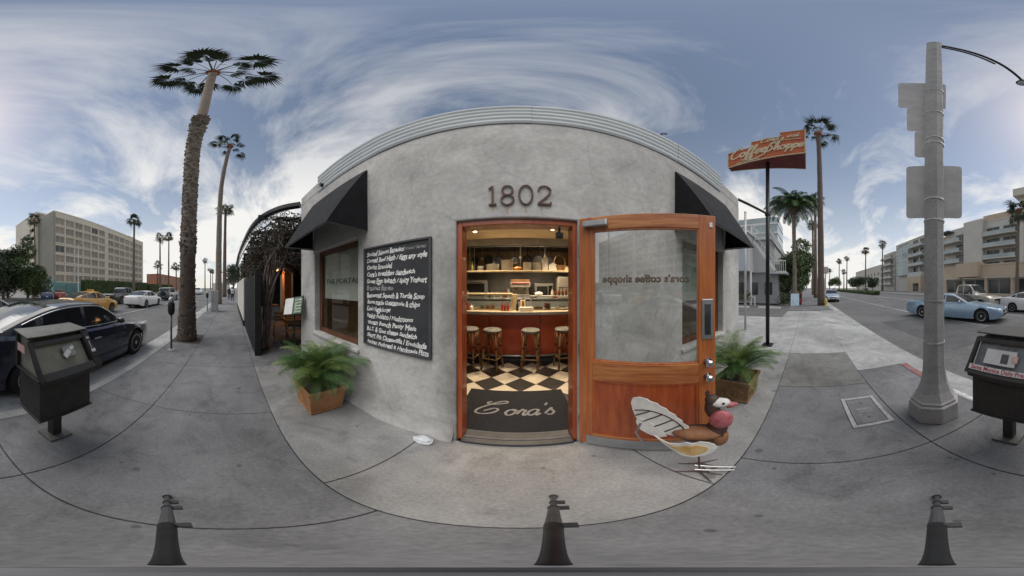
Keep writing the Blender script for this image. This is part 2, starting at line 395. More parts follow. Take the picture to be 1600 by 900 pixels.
pm('kerb_red', (0.27,0.075,0.07), (0.24,0.19,0.18), 6, 0.8, 0.2, 50)
pm('kerb_white', (0.7,0.7,0.68), (0.4,0.4,0.39), 12, 0.8)
pm('soil', (0.07,0.055,0.04), (0.04,0.03,0.022), 14, 0.95, 0.6, 40)
pm('corrugated', (0.42,0.455,0.47), (0.33,0.36,0.375), 2.5, 0.6, metal=0.0, stretch=(0.6,1,4), fine=0.05)
pm('black_canvas', (0.016,0.017,0.020), (0.010,0.010,0.012), 6, 0.75, 0.15, 300, spec=0.3)
pm('door_wood', (0.50,0.165,0.045), (0.33,0.09,0.026), 3.0, 0.38, 0.05, 60, stretch=(9,9,0.7), coat=0.25, dist=0.6, fine=0.06)
pm('door_wood_rail', (0.56,0.25,0.085), (0.30,0.085,0.026), 2.2, 0.40, 0.05, 60, stretch=(0.8,9,9), coat=0.2, dist=0.8, fine=0.06)
pm('door_wood_red', (0.42,0.095,0.026), (0.28,0.055,0.018), 3.0, 0.33, 0.05, 60, stretch=(7,7,0.8), coat=0.3, dist=0.6)
pm('brown_wood', (0.14,0.055,0.025), (0.08,0.03,0.015), 3, 0.5, 0.05, 60, stretch=(8,8,0.8))
pm('steel', (0.50,0.50,0.50), (0.38,0.38,0.38), 5, 0.38, metal=0.85)
pm('steel_matt', (0.40,0.41,0.42), (0.30,0.31,0.32), 4, 0.55, metal=0.5)
pm('chrome', (0.75,0.75,0.75), (0.65,0.65,0.65), 5, 0.12, metal=1.0)
pm('rust_iron', (0.15,0.085,0.065), (0.085,0.05,0.042), 20, 0.8, 0.3, 60)
pm('rust_stain', (0.42,0.24,0.10), (0.44,0.36,0.27), 9, 0.9, stretch=(3,1,0.6))
pm('slate', (0.040,0.043,0.047), (0.026,0.028,0.031), 3, 0.72, fine=0.15, dist=1.0)
pm('slate_frame', (0.075,0.078,0.082), (0.05,0.05,0.055), 5, 0.6)
pm('chalk', (0.85,0.85,0.83), (0.60,0.60,0.58), 25, 0.9)
pm('chalk_faint', (0.40,0.41,0.41), (0.20,0.20,0.20), 25, 0.9)
pm('terracotta', (0.40,0.20,0.085), (0.26,0.12,0.05), 6, 0.8, 0.3, 40, fine=0.12)
pm('stone_pot', (0.27,0.17,0.075), (0.17,0.10,0.045), 7, 0.85, 0.4, 40, fine=0.15)
pm('palm_leaf', (0.075,0.16,0.04), (0.04,0.095,0.025), 3, 0.5, spec=0.4)
pm('palm_leaf_light', (0.17,0.24,0.06), (0.09,0.15,0.04), 3, 0.5, spec=0.4)
pm('fan_leaf', (0.050,0.075,0.035), (0.028,0.045,0.020), 2, 0.55, spec=0.35)
pm('fan_leaf_grey', (0.085,0.105,0.060), (0.050,0.065,0.035), 2, 0.6, spec=0.35)
pm('petiole', (0.16,0.13,0.06), (0.10,0.07,0.035), 4, 0.6)
pm('palm_heart', (0.30,0.09,0.04), (0.18,0.07,0.03), 9, 0.8)
pm('palm_bark', (0.26,0.215,0.175), (0.13,0.105,0.085), 5, 0.95, 0.5, 24, stretch=(1,1,2.5), fine=0.2)
pm('palm_bark_dark', (0.15,0.115,0.09), (0.08,0.06,0.05), 6, 0.95, 0.6, 24, stretch=(1,1,2.5), fine=0.2)
def mixed_bark():
    m = pm('palm_bark_mixed', (0.26,0.215,0.175), (0.13,0.105,0.085), 5, 0.95, 0.6, 24, stretch=(1,1,2.5), fine=0.25)
    nt = m.node_tree; b = nt.nodes['Principled BSDF']; src = b.inputs['Base Color'].links[0].from_socket
    t = nt.nodes.new('ShaderNodeTexCoord'); sx = nt.nodes.new('ShaderNodeSeparateXYZ'); nt.links.new(t.outputs['Object'], sx.inputs[0])
    nz = nt.nodes.new('ShaderNodeTexNoise'); nz.inputs['Scale'].default_value = 3; nt.links.new(t.outputs['Object'], nz.inputs['Vector'])
    ad = nt.nodes.new('ShaderNodeMath'); ad.operation = 'ADD'; nt.links.new(sx.outputs['Z'], ad.inputs[0]); nt.links.new(nz.outputs['Fac'], ad.inputs[1])
    r = nt.nodes.new('ShaderNodeMapRange'); r.inputs['From Min'].default_value = 2.9; r.inputs['From Max'].default_value = 3.5; nt.links.new(ad.outputs[0], r.inputs[0])
    mx = nt.nodes.new('ShaderNodeMix'); mx.data_type = 'RGBA'; nt.links.new(r.outputs[0], mx.inputs['Factor']); mx.inputs[6].default_value = (0.105,0.078,0.06,1); nt.links.new(src, mx.inputs[7]); nt.links.new(mx.outputs[2], b.inputs['Base Color'])
mixed_bark()
pm('palm_bark_far', (0.19,0.15,0.115), (0.12,0.09,0.07), 3, 0.95, stretch=(1,1,4))
pm('palm_smooth', (0.34,0.28,0.23), (0.24,0.19,0.155), 3, 0.9, 0.3, 30, stretch=(0.6,0.6,6))
pm('leaf_dark', (0.045,0.070,0.028), (0.022,0.038,0.014), 1.3, 0.6)
pm('leaf_mid', (0.085,0.13,0.04), (0.05,0.08,0.025), 1.3, 0.6)
pm('leaf_hedge', (0.10,0.15,0.035), (0.06,0.10,0.022), 1.0, 0.65)
pm('leaf_vine', (0.055,0.045,0.030), (0.028,0.027,0.016), 3, 0.75)
pm('leaf_ochre', (0.26,0.16,0.05), (0.14,0.10,0.035), 2, 0.7)
pm('vine_wood', (0.20,0.165,0.14), (0.12,0.10,0.085), 8, 0.9, 0.3, 40)
pm('twig', (0.11,0.088,0.072), (0.06,0.047,0.04), 8, 0.9)
pm('black_metal', (0.018,0.018,0.018), (0.012,0.012,0.012), 8, 0.45, metal=0.2)
pm('box_paint', (0.030,0.030,0.028), (0.020,0.020,0.019), 7, 0.55, 0.05, 80, fine=0.15)
pm('box_paint_worn', (0.035,0.033,0.031), (0.07,0.062,0.052), 9, 0.65, 0.1, 80, lo=0.5, hi=0.8, stretch=(3,3,0.8))
pm('box_top', (0.11,0.11,0.10), (0.075,0.075,0.07), 7, 0.6, fine=0.1)
pm('acrylic_old', (0.30,0.30,0.24), (0.21,0.21,0.17), 4, 0.25, dist=1.2)
pm('acrylic_grey', (0.30,0.32,0.33), (0.18,0.20,0.21), 4, 0.2, dist=1.2)
pm('paper', (0.72,0.72,0.70), (0.62,0.62,0.60), 9, 0.85)
pm('sticker_pink', (0.75,0.55,0.53), (0.6,0.35,0.33), 20, 0.7)
pm('red_print', (0.45,0.03,0.05), (0.38,0.03,0.05), 9, 0.7)
pm('grey_print', (0.08,0.08,0.09), (0.14,0.14,0.15), 40, 0.8)
pm('meter_grey', (0.10,0.11,0.115), (0.07,0.075,0.08), 9, 0.5, metal=0.3)
pm('meter_dome', (0.55,0.57,0.6), (0.4,0.42,0.45), 9, 0.25, metal=0.4)
def granite():
    m = pm('granite', (0.40,0.395,0.385), (0.32,0.315,0.31), 5, 0.8, 0.2, 90, fine=0.1)
    nt = m.node_tree; b = nt.nodes['Principled BSDF']; src = b.inputs['Base Color'].links[0].from_socket
    tcn = nt.nodes.new('ShaderNodeTexCoord'); nf = nt.nodes.new('ShaderNodeTexNoise'); nf.inputs['Scale'].default_value = 150; nf.inputs['Detail'].default_value = 2
    nt.links.new(tcn.outputs['Object'], nf.inputs['Vector'])
    mm = nt.nodes.new('ShaderNodeMapRange'); mm.inputs['From Min'].default_value = 0.38; mm.inputs['From Max'].default_value = 0.62; mm.inputs['To Min'].default_value = 0.72; mm.inputs['To Max'].default_value = 1.22
    nt.links.new(nf.outputs['Fac'], mm.inputs[0]); vs = nt.nodes.new('ShaderNodeVectorMath'); vs.operation = 'SCALE'
    nt.links.new(src, vs.inputs[0]); nt.links.new(mm.outputs[0], vs.inputs['Scale']); nt.links.new(vs.outputs[0], b.inputs['Base Color'])
granite()
pm('sign_back', (0.55,0.53,0.52), (0.44,0.42,0.41), 3, 0.5, metal=0.2, dist=1.0)
pm('band_white', (0.6,0.6,0.6), (0.5,0.5,0.5), 5, 0.4, metal=0.3)
pm('sign_orange', (0.52,0.115,0.025), (0.40,0.075,0.02), 2.5, 0.5, fine=0.08)
pm('sign_maroon', (0.15,0.012,0.012), (0.10,0.01,0.01), 3, 0.5)
pm('sign_cream', (0.66,0.53,0.36), (0.50,0.38,0.24), 8, 0.6)
pm('mat_black', (0.010,0.011,0.015), (0.007,0.007,0.010), 30, 0.95, 0.3, 300)
pm('mat_grey', (0.24,0.235,0.24), (0.18,0.175,0.18), 40, 0.95)
pm('mat_edge', (0.10,0.095,0.10), (0.08,0.08,0.08), 20, 0.6)
pm('tile_black', (0.035,0.030,0.028), (0.022,0.020,0.019), 4, 0.35, rvar=0.1)
pm('tile_cream', (0.60,0.53,0.42), (0.48,0.41,0.32), 3, 0.35, rvar=0.1)
pm('grout', (0.10,0.085,0.07), (0.07,0.06,0.05), 9, 0.9)
pm('counter_red', (0.48,0.075,0.02), (0.37,0.05,0.015), 2, 0.35, coat=0.2)
pm('counter_top', (0.50,0.42,0.30), (0.42,0.34,0.23), 5, 0.25)
pm('plinth', (0.045,0.045,0.05), (0.03,0.03,0.035), 5, 0.5)
pm('ceiling_tan', (0.50,0.40,0.27), (0.44,0.34,0.22), 2, 0.85)
pm('room_wall', (0.20,0.155,0.105), (0.15,0.115,0.075), 2, 0.8)
pm('back_tile', (0.20,0.20,0.195), (0.15,0.15,0.148), 3, 0.3)
pm('bamboo', (0.30,0.165,0.065), (0.16,0.08,0.032), 6, 0.5, stretch=(3,3,1))
pm('weave', (0.22,0.21,0.18), (0.02,0.02,0.02), 70, 0.6, lo=0.46, hi=0.54, detail=1)
pm('china', (0.74,0.70,0.62), (0.64,0.60,0.53), 4, 0.3)
pm('pan_black', (0.015,0.015,0.016), (0.03,0.03,0.03), 6, 0.35, metal=0.4)
pm('orange_fruit', (0.72,0.26,0.02), (0.6,0.2,0.02), 9, 0.5)
pm('green_fruit', (0.42,0.42,0.14), (0.35,0.33,0.1), 9, 0.5)
pm('cream_paint', (0.62,0.52,0.33), (0.55,0.45,0.28), 5, 0.5)
pm('sauce_red', (0.34,0.03,0.02), (0.26,0.03,0.02), 5, 0.3)
pm('bottle_brown', (0.13,0.05,0.02), (0.09,0.03,0.015), 5, 0.15)
pm('pot_grey', (0.45,0.45,0.43), (0.36,0.36,0.35), 5, 0.35, metal=0.3)
pm('turkey_rust', (0.20,0.075,0.035), (0.30,0.15,0.07), 12, 0.7, 0.3, 40)
pm('turkey_dark', (0.075,0.040,0.032), (0.045,0.028,0.025), 12, 0.6)
pm('turkey_white', (0.72,0.70,0.66), (0.55,0.52,0.47), 12, 0.6, lo=0.45, hi=0.75)
pm('turkey_red', (0.36,0.045,0.065), (0.44,0.17,0.18), 30, 0.5)
pm('turkey_gold', (0.55,0.30,0.07), (0.62,0.48,0.26), 16, 0.6)
pm('white_stone', (0.75,0.76,0.78), (0.55,0.57,0.60), 14, 0.7, 0.4, 30)
pm('hotel_wall', (0.68,0.62,0.52), (0.62,0.57,0.48), 0.2, 0.85, fine=0.02)
pm('hotel_end', (0.30,0.29,0.25), (0.27,0.26,0.225), 0.2, 0.85)  # greyer than the sunlit front: shade of the end wall put into the colour
pm('hotel_pane', (0.24,0.21,0.175), (0.16,0.14,0.12), 0.4, 0.3, lo=0.4, hi=0.6)
pm('curtain', (0.33,0.28,0.235), (0.27,0.23,0.19), 2, 0.5)
pm('dark_pane', (0.045,0.048,0.05), (0.03,0.032,0.035), 2, 0.12)
pm('teal_glass', (0.17,0.33,0.32), (0.13,0.26,0.26), 0.5, 0.15)
pm('pale_glass', (0.36,0.42,0.44), (0.28,0.34,0.36), 0.4, 0.12)
pm('bldg_grey', (0.55,0.535,0.50), (0.49,0.475,0.445), 0.2, 0.85)
pm('bldg_beige', (0.52,0.42,0.32), (0.47,0.38,0.285), 0.2, 0.85)
pm('bldg_tan', (0.40,0.29,0.19), (0.36,0.26,0.17), 0.2, 0.85)
pm('bldg_pale', (0.58,0.55,0.48), (0.53,0.50,0.44), 0.2, 0.85)
pm('bldg_brick', (0.38,0.17,0.11), (0.33,0.15,0.10), 0.3, 0.85)
pm('white_paint', (0.70,0.70,0.68), (0.62,0.62,0.60), 1, 0.6)
pm('apt_wall', (0.56,0.57,0.58), (0.50,0.51,0.53), 0.5, 0.75)
pm('apt_blue', (0.40,0.45,0.51), (0.36,0.41,0.47), 0.5, 0.75)
pm('apt_grey', (0.36,0.37,0.38), (0.30,0.31,0.32), 0.5, 0.8)
pm('rail_dark', (0.09,0.09,0.09), (0.07,0.07,0.07), 1, 0.6)
pm('tyre', (0.018,0.018,0.018), (0.012,0.012,0.012), 10, 0.85)
pm('rim', (0.45,0.45,0.46), (0.36,0.36,0.37), 5, 0.3, metal=0.8)
pm('car_glass', (0.020,0.024,0.028), (0.015,0.018,0.02), 3, 0.04, spec=0.8)
pm('car_black', (0.010,0.010,0.011), (0.008,0.008,0.009), 3, 0.4)
pm('lamp_clear', (0.75,0.77,0.8), (0.6,0.62,0.65), 20, 0.1, coat=0.6)
pm('lamp_red', (0.40,0.02,0.02), (0.32,0.015,0.015), 20, 0.15, coat=0.6)
pm('plate', (0.65,0.65,0.63), (0.5,0.5,0.5), 30, 0.6)
def paint(name, c, metal=0.35):
    return pm(name, c, tuple(x*0.9 for x in c), 3, 0.28, metal=metal, coat=0.9)
paint('paint_navy', (0.018,0.024,0.045)); paint('paint_yellow', (0.62,0.30,0.012), 0.0); paint('paint_white', (0.72,0.72,0.72), 0.0)
paint('paint_black', (0.012,0.010,0.011), 0.0); paint('paint_lightblue', (0.27,0.39,0.52)); paint('paint_champagne', (0.45,0.41,0.34))
paint('paint_silver', (0.42,0.46,0.52)); paint('paint_grey', (0.11,0.115,0.12)); paint('paint_blue', (0.03,0.06,0.15)); paint('paint_red', (0.35,0.02,0.025), 0.0)
pm('tripod_grey', (0.12,0.12,0.125), (0.095,0.095,0.10), 8, 0.5, metal=0.3)
pm('tripod_dark', (0.020,0.021,0.022), (0.014,0.014,0.015), 8, 0.5)
pm('hydrant_yellow', (0.62,0.45,0.12), (0.5,0.36,0.1), 6, 0.6)
pm('sign_white', (0.72,0.72,0.72), (0.66,0.66,0.66), 6, 0.5)
pm('sign_red', (0.5,0.03,0.035), (0.45,0.03,0.03), 6, 0.5)
pm('board_blue', (0.35,0.50,0.62), (0.6,0.68,0.75), 3, 0.6)
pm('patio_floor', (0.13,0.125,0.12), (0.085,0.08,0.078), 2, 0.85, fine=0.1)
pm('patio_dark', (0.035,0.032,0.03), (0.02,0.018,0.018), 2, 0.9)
pm('patio_grey', (0.30,0.29,0.26), (0.24,0.23,0.2), 2, 0.85)
pm('patio_orange', (0.42,0.16,0.05), (0.28,0.10,0.03), 4, 0.7)
pm('canvas_white', (0.56,0.55,0.50), (0.46,0.45,0.40), 3, 0.8, stretch=(1,1,0.3))
pm('table_wood', (0.30,0.135,0.065), (0.20,0.085,0.04), 4, 0.35, stretch=(1,6,6))
pm('menu_green', (0.10,0.20,0.10), (0.05,0.08,0.05), 25, 0.7)
pm('skin', (0.42,0.27,0.20), (0.38,0.24,0.17), 6, 0.6)
pm('cloth_white', (0.6,0.6,0.6), (0.5,0.5,0.5), 4, 0.9)
pm('cloth_dark', (0.04,0.04,0.05), (0.03,0.03,0.035), 4, 0.9)
glass('door_glass', (0.97,0.98,0.97), 0.15)
glass('window_glass', (0.92,0.94,0.93), 0.06)
glass('case_glass', (0.9,0.93,0.9), 0.05)
emit('downlight_glow', (1.0,0.78,0.48), 14.0)
emit('patio_glow', (1.0,0.55,0.25), 6.0)
# ------------------------------------------------------------------ ground, road, pavement
D = 1.38                                   # facade plane
struct(MB().box(-2500, 2500, -2500, 2500, -1.2, -0.20).build('ground', M['terrain']))
road = struct(MB().box(-600, 600, -24.0, -1.90, -0.19, -0.13).build('road', M['asphalt']))
def marking(x0, x1, y0, y1, mat='road_paint'):
    MB().box(x0, x1, y0, y1, -0.128, -0.1255).build('lane_marking', M[mat], road)
for k in range(-14, 14):
    marking(k*9.0+4.4, k*9.0+7.6, -10.55, -10.43)
marking(-160, 120, -6.96, -6.84)
marking(-160, 120, -13.9, -13.78); marking(-160, 120, -14.2, -14.08)
for k in range(5): marking(-8.6-k*7.2, -7.9-k*7.2, -4.35, -4.25); marking(-8.3-k*7.2, -8.2-k*7.2, -4.7, -4.36)
MB().box(3.4, 8.6, -6.4, -3.55, -0.1285, -0.1265).build('tarmac_patch', M['asphalt_patch'], road)
MB().box(-160, 160, -2.45, -1.91, -0.1285, -0.122).build('gutter', M['slab_pale'], road)
far_walk = struct(MB().box(-300, 300, -27.5, -24.0, -0.19, 0.0).build('far_pavement', M['slab_warm']))
struct(MB().box(-300, 300, -60, -27.5, -0.19, -0.03).build('pavement', M['slab_warm']))
# near pavement: recessed joint bed with separate slabs
walk = struct(MB().box(-260, -6.5-1.53*4, -1.75, 1.3, -0.19, -0.002).build('pavement', M['slab']))
bed = MB(); bed.box(-12.62, 3.2, -1.75, D, -0.19, -0.02); bed.box(3.2, 13.0, -0.9, D, -0.19, -0.02)
bedo = struct(bed.build('pavement', M['joint']))
random.seed(5)
def slab(x0, x1, y0, y1, mat='slab', g=0.0035):
    dz = random.uniform(-0.002, 0.002)
    o = MB().box(x0+g, x1-g, y0+g, y1-g, -0.019, dz).build('slab', M[mat], bedo, bevel=0.006)
    return o
xs = [-0.42 - 1.53*k for k in range(9)][::-1] + [1.13, 2.68]
for i in range(len(xs)-1):
    a, b = xs[i], xs[i+1]
    slab(a, b, -0.9, 0.43)
    if a < -4.9 and b > -5.2 and False: pass
    if abs(a+6.54) < 0.1:
        slab(a, -6.0, -1.75, -0.9)
    else:
        slab(a, b, -1.75, -0.9)
slab(2.68, 4.3, -0.9, 0.43, 'slab_rough'); slab(2.68, 3.2, -1.75, -0.9)
# strip along the shop front
slab(-3.48, -0.78, 0.43, D, 'slab_warm'); slab(-0.78, 0.77, 0.43, D, 'slab_warm'); slab(0.77, 4.3, 0.43, D, 'slab_warm')
slab(-5.0, -3.48, 0.43, D, 'slab')
for a in (-6.5, -8.03, -9.56, -11.1, -12.62): slab(a, a+1.52, 0.43, D, 'slab')
for a in (4.3, 7.1, 9.9): slab(a, a+2.8, -0.9, 0.43, 'slab_pale'); slab(a, a+2.8, 0.43, D, 'slab_pale')
# driveway apron sloping to the gutter
ap = MB()
for a, b in ((3.9, 7.0), (7.01, 9.9), (9.91, 12.2)):
    ap.add([(a,-0.9,0),(b,-0.9,0),(b,-1.9,-0.112),(a,-1.9,-0.112)], [(0,3,2,1)])
ap.add([(3.2,-0.9,0),(3.9,-0.9,0),(3.9,-1.9,-0.112),(3.2,-1.9,0.0)], [(0,3,2),(0,2,1)])
ap.add([(13.0,-0.9,0),(12.2,-0.9,0),(12.2,-1.9,-0.112),(13.0,-1.9,0.0)], [(0,2,3),(0,1,2)])
struct(ap.build('driveway', M['slab_pale']))
struct(MB().box(13.0, 300, -1.75, 1.5, -0.19, 0.0).build('pavement', M['slab']))
# kerbs
k1 = struct(MB().box(-260, 2.35, -1.9, -1.752, -0.19, 0.002).build('kerb', M['kerb'], bevel=0.02))
MB().box(2.352, 3.2, -1.9, -1.752, -0.19, 0.004).build('painted_kerb', M['kerb_red'], k1, bevel=0.02)
MB().box(1.35, 1.95, -1.86, -1.78, 0.003, 0.006).build('stencil', M['kerb_white'], k1)
k2 = struct(MB().box(13.9, 300, -1.9, -1.752, -0.19, 0.002).build('kerb', M['kerb'], bevel=0.02))
MB().box(13.0, 13.898, -1.9, -1.752, -0.19, 0.004).build('painted_kerb', M['kerb_red'], k2, bevel=0.02)
# car park to the right
struct(MB().box(4.3, 9.9, D, 30, -0.19, -0.004).build('driveway', M['slab_pale']))
struct(MB().box(9.9, 17.2, D, 30, -0.19, -0.012).build('parking_ground', M['asphalt']))
MB().box(-6.0, -4.96, -1.75, -0.9, -0.019, -0.008).build('tree_pit', M['soil'], bedo)

# utility cover in the pavement
uc = thing('utility_cover', 'rectangular concrete utility cover with a pale frame set in the pavement', 'utility cover', (1.935, -0.62, 0.004))
f = MB()
f.box(-0.325,0.325,-0.21,-0.165,0,0.006); f.box(-0.325,0.325,0.165,0.21,0,0.006); f.box(-0.325,-0.28,-0.165,0.165,0,0.006); f.box(0.28,0.325,-0.165,0.165,0,0.006)
f.build('frame', M['slab_pale'], uc, bevel=0.004)
MB().box(-0.272,0.272,-0.157,0.157,0,0.004).build('lid', M['slab'], uc, bevel=0.003)
for sx in (-0.16, 0.16): MB().box(sx-0.02, sx+0.02, -0.008, 0.008, 0.0042, 0.006).build('lift_hole', M['joint'], uc)
text('TRAFFIC\nSIGNAL', 0.05, M['slab_pale'], 'lettering', uc, Matrix.Translation((0,0,0.0045)) @ Matrix.Rotation(R(-90),4,'Z'), 0.0006)

# ------------------------------------------------------------------ wall with openings
def wall_mesh(x0, x1, z0, z1, holes, y0, y1, plane='xz'):
    """wall slab between y0 and y1, with rectangular holes (xa,xb,za,zb)."""
    X = sorted({x0, x1, *[h[0] for h in holes], *[h[1] for h in holes]}); Z = sorted({z0, z1, *[h[2] for h in holes], *[h[3] for h in holes]})
    mb = MB()
    def pt(x, y, z): return (x, y, z) if plane == 'xz' else (y, x, z)
    def solid(i, j):
        if i < 0 or j < 0 or i >= len(X)-1 or j >= len(Z)-1: return False
        cx, cz = (X[i]+X[i+1])/2, (Z[j]+Z[j+1])/2
        return not any(h[0] < cx < h[1] and h[2] < cz < h[3] for h in holes)
    idx = {}
    def vid(x, y, z):
        k = (x, y, z)
        if k not in idx:
            idx[k] = len(mb.v); mb.v.append(pt(x, y, z))
        return idx[k]
    for i in range(len(X)-1):
        for j in range(len(Z)-1):
            if not solid(i, j): continue
            a, b, c, d = X[i], X[i+1], Z[j], Z[j+1]
            mb.f.append((vid(a,y0,c), vid(b,y0,c), vid(b,y0,d), vid(a,y0,d)))
            mb.f.append((vid(a,y1,c), vid(a,y1,d), vid(b,y1,d), vid(b,y1,c)))
            if not solid(i-1, j): mb.f.append((vid(a,y0,c), vid(a,y0,d), vid(a,y1,d), vid(a,y1,c)))
            if not solid(i+1, j): mb.f.append((vid(b,y0,c), vid(b,y1,c), vid(b,y1,d), vid(b,y0,d)))
            if not solid(i, j-1): mb.f.append((vid(a,y0,c), vid(a,y1,c), vid(b,y1,c), vid(b,y0,c)))
            if not solid(i, j+1): mb.f.append((vid(a,y0,d), vid(b,y0,d), vid(b,y1,d), vid(a,y1,d)))
    return mb

# ------------------------------------------------------------------ the coffee shop
shop = thing('coffee_shop', 'small grey stucco coffee shop with open doorway and corrugated parapet', 'building', (0, D, 0))
def sp(mb, name, mat, parent=shop, **k):
    mb.v = [(x, y-D, z) for x, y, z in mb.v]
    return mb.build(name, mat, parent, **k)
T = 0.17
DX0, DX1, DTOP = -0.50, 0.455, 2.16
WL = (-2.84, -1.68, 0.85, 2.22); WR = (1.70, 2.78, 0.85, 2.22)
XL, XR, ZT = -3.47, 3.50, 3.36
fw = wall_mesh(XL, XR, -0.18, ZT, [(DX0, DX1, -0.18, DTOP), WL, WR], D, D+T)
sp(fw, 'front_wall', M['stucco'], bevel=0.012)
sides = MB()
sides.box(XL, XL+0.17, D+T, 7.4, -0.18, ZT); sides.box(XR-0.17, XR, D+T, 7.4, -0.18, ZT); sides.box(XL+0.17, XR-0.17, 7.2, 7.4, -0.18, ZT)
sp(sides, 'side_wall', M['stucco'])
# cement flare at the foot of the wall
for a, b in ((XL, DX0-0.02), (DX1+0.03, XR)):
    fl = MB(); n = 14
    for i in range(n):
        x0, x1 = a+(b-a)*i/n, a+(b-a)*(i+1)/n
        o = [0.05+0.012*math.sin(i*1.7+a), 0.05+0.012*math.sin((i+1)*1.7+a)]
        fl.add([(x0,D-o[0],0),(x1,D-o[1],0),(x1,D-0.012,0.10),(x0,D-0.012,0.10),(x1,D-0.001,0.24),(x0,D-0.001,0.24)], [(0,1,2,3),(3,2,4,5)])
    sp(fl, 'wall_foot', M['stucco'], smooth=True, fixn=False)
sp(MB().box(XL+0.17, XR-0.17, D+T, 7.2, 3.05, 3.2), 'roof', M['patio_grey'])
# raised end blocks of the parapet and corrugated coping
for a, b in ((XL, -2.70), (2.66, XR)):
    sp(MB().box(a, b, D+0.002, D+T-0.002, ZT+0.001, 3.58), 'parapet_block', M['stucco'], bevel=0.02)
cop = MB(); n = 56; z0, z1 = ZT-0.03, 3.70
prof = []
for i in range(n+1):
    t = i/n; prof.append((D-0.012-0.008*(0.5+0.5*math.cos(t*2*math.pi*5+math.pi)), z0+(z1-z0)*t))
prof += [(D+0.06, z1+0.012), (D+T, z1+0.012), (D+T, z0)]
for seg, (a, b) in enumerate(((-2.69, -1.42), (-1.418, 0.09), (0.092, 1.6), (1.602, 2.65))):
    c_ = MB().prism(prof, 'yz', a, b); c_.v = [(x, y - (0.004 if seg % 2 else 0), z) for x, y, z in c_.v]
    sp(c_, 'coping_sheet', M['corrugated'])
sp(MB().box(-2.68, 2.64, D+0.03, D+T-0.005, ZT+0.002, 3.66), 'parapet_core', M['stucco'])
sp(MB().cyl((-2.52, D-0.06, 3.40), (-2.52, D-0.01, 3.40), 0.035, n=10), 'vent_pipe', M['black_metal'])
sp(MB().tube([(1.35,D+0.02,3.70),(1.35,D+0.0,3.76),(1.40,D-0.03,3.77)], 0.012, 6), 'pipe_stub', M['black_metal'])
# door frame
sp(MB().box(DX0, DX0+0.042, D+0.03, D+T, 0, DTOP), 'door_jamb', M['door_wood_red'], bevel=0.004)
sp(MB().box(DX1-0.036, DX1, D+0.03, D+T, 0, DTOP), 'door_jamb', M['door_wood_red'], bevel=0.004)
sp(MB().box(DX0+0.042, DX1-0.036, D+0.03, D+T, DTOP-0.045, DTOP), 'door_head', M['door_wood_red'], bevel=0.004)
sp(MB().box(DX0+0.042, DX1-0.036, D-0.02, D+T, -0.01, 0.03), 'threshold', M['plinth'], bevel=0.006)
sp(MB().box(DX0+0.05, DX1-0.04, D+0.05, D+0.075, 0.0302, 0.036), 'threshold_trim', M['mat_edge'])
# house numerals, wrought iron with serifs
def num_frame(x): return Matrix.Translation((x, D-0.006, 2.272)) @ FACE
def numeral(strokes, x, h=0.185, w=0.014):
    mb = MB()
    for st in strokes:
        mb.ribbon([(p[0]*h, p[1]*h) for p in spline([(a, b, 0) for a, b in st], 6)] if len(st) > 2 else [(a*h, b*h) for a, b in st], w, num_frame(x), 0.012, taper=len(st) > 2)
    sp(mb, 'numeral', M['rust_iron'])
def oval(cx, cy, rx, ry, n=16): return [(cx+rx*math.cos(2*math.pi*i/n+0.4), cy+ry*math.sin(2*math.pi*i/n+0.4)) for i in range(n+1)]
numeral([[(0,0.02),(0,1.0)],[(-0.16,0.03),(0.16,0.03)],[(-0.16,0.86),(0,0.98)]], -0.204)
numeral([oval(0,0.74,0.21,0.25),oval(0,0.25,0.25,0.26)], -0.092)
numeral([oval(0,0.5,0.27,0.5)], 0.046)
numeral([[(-0.25,0.72),(-0.18,0.93),(0.05,0.99),(0.25,0.80),(0.15,0.5),(-0.10,0.22),(-0.26,0.05)],[(-0.27,0.045),(0.27,0.045)],[(0.26,0.02),(0.26,0.16)]], 0.186)
for x, l, w in ((-0.204,0.055,0.011),(-0.094,0.085,0.010),(0.046,0.075,0.010),(0.165,0.05,0.008),(0.205,0.03,0.012)):
    st = MB().add([(x-w,D-0.0025,2.272),(x+w,D-0.0025,2.272),(x+w*0.5,D-0.0025,2.272-l),(x-w*0.4,D-0.0025,2.272-l*0.85)], [(0,1,2,3)])
    sp(st, 'rust_streak', M['rust_stain'], fixn=False)
# windows
def shop_window(x0, x1, z0, z1, left):
    y0 = D+0.10
    fr = MB(); w = 0.07
    fr.box(x0, x0+w, y0, y0+0.06, z0, z1); fr.box(x1-w, x1, y0, y0+0.06, z0, z1); fr.box(x0+w, x1-w, y0, y0+0.06, z1-w, z1); fr.box(x0+w, x1-w, y0, y0+0.06, z0, z0+w)
    fo = sp(fr, 'window_frame', M['brown_wood'], bevel=0.004)
    sp(MB().box(x0+w, x1-w, y0+0.025, y0+0.031, z0+w, z1-w), 'pane', M['window_glass'], fo)
    sp(MB().box(x0+w+0.01, x1-w-0.01, y0+0.066, y0+0.072, z0+(z1-z0)*0.42, z1-0.01), 'blind', M['canvas_white'], fo)
    sp(MB().box(x0-0.03, x1+0.03, D-0.03, D+0.10, z0-0.05, z0-0.002), 'window_sill', M['stucco'], bevel=0.008)
    return fo
fo = shop_window(*WL, True); shop_window(*WR, False)
text('THE PORTAL', 0.105, M['black_metal'], 'window_lettering', fo, Matrix.Translation((-2.22, 0.1225, 1.70)) @ FACE, 0.001, width=0.86)
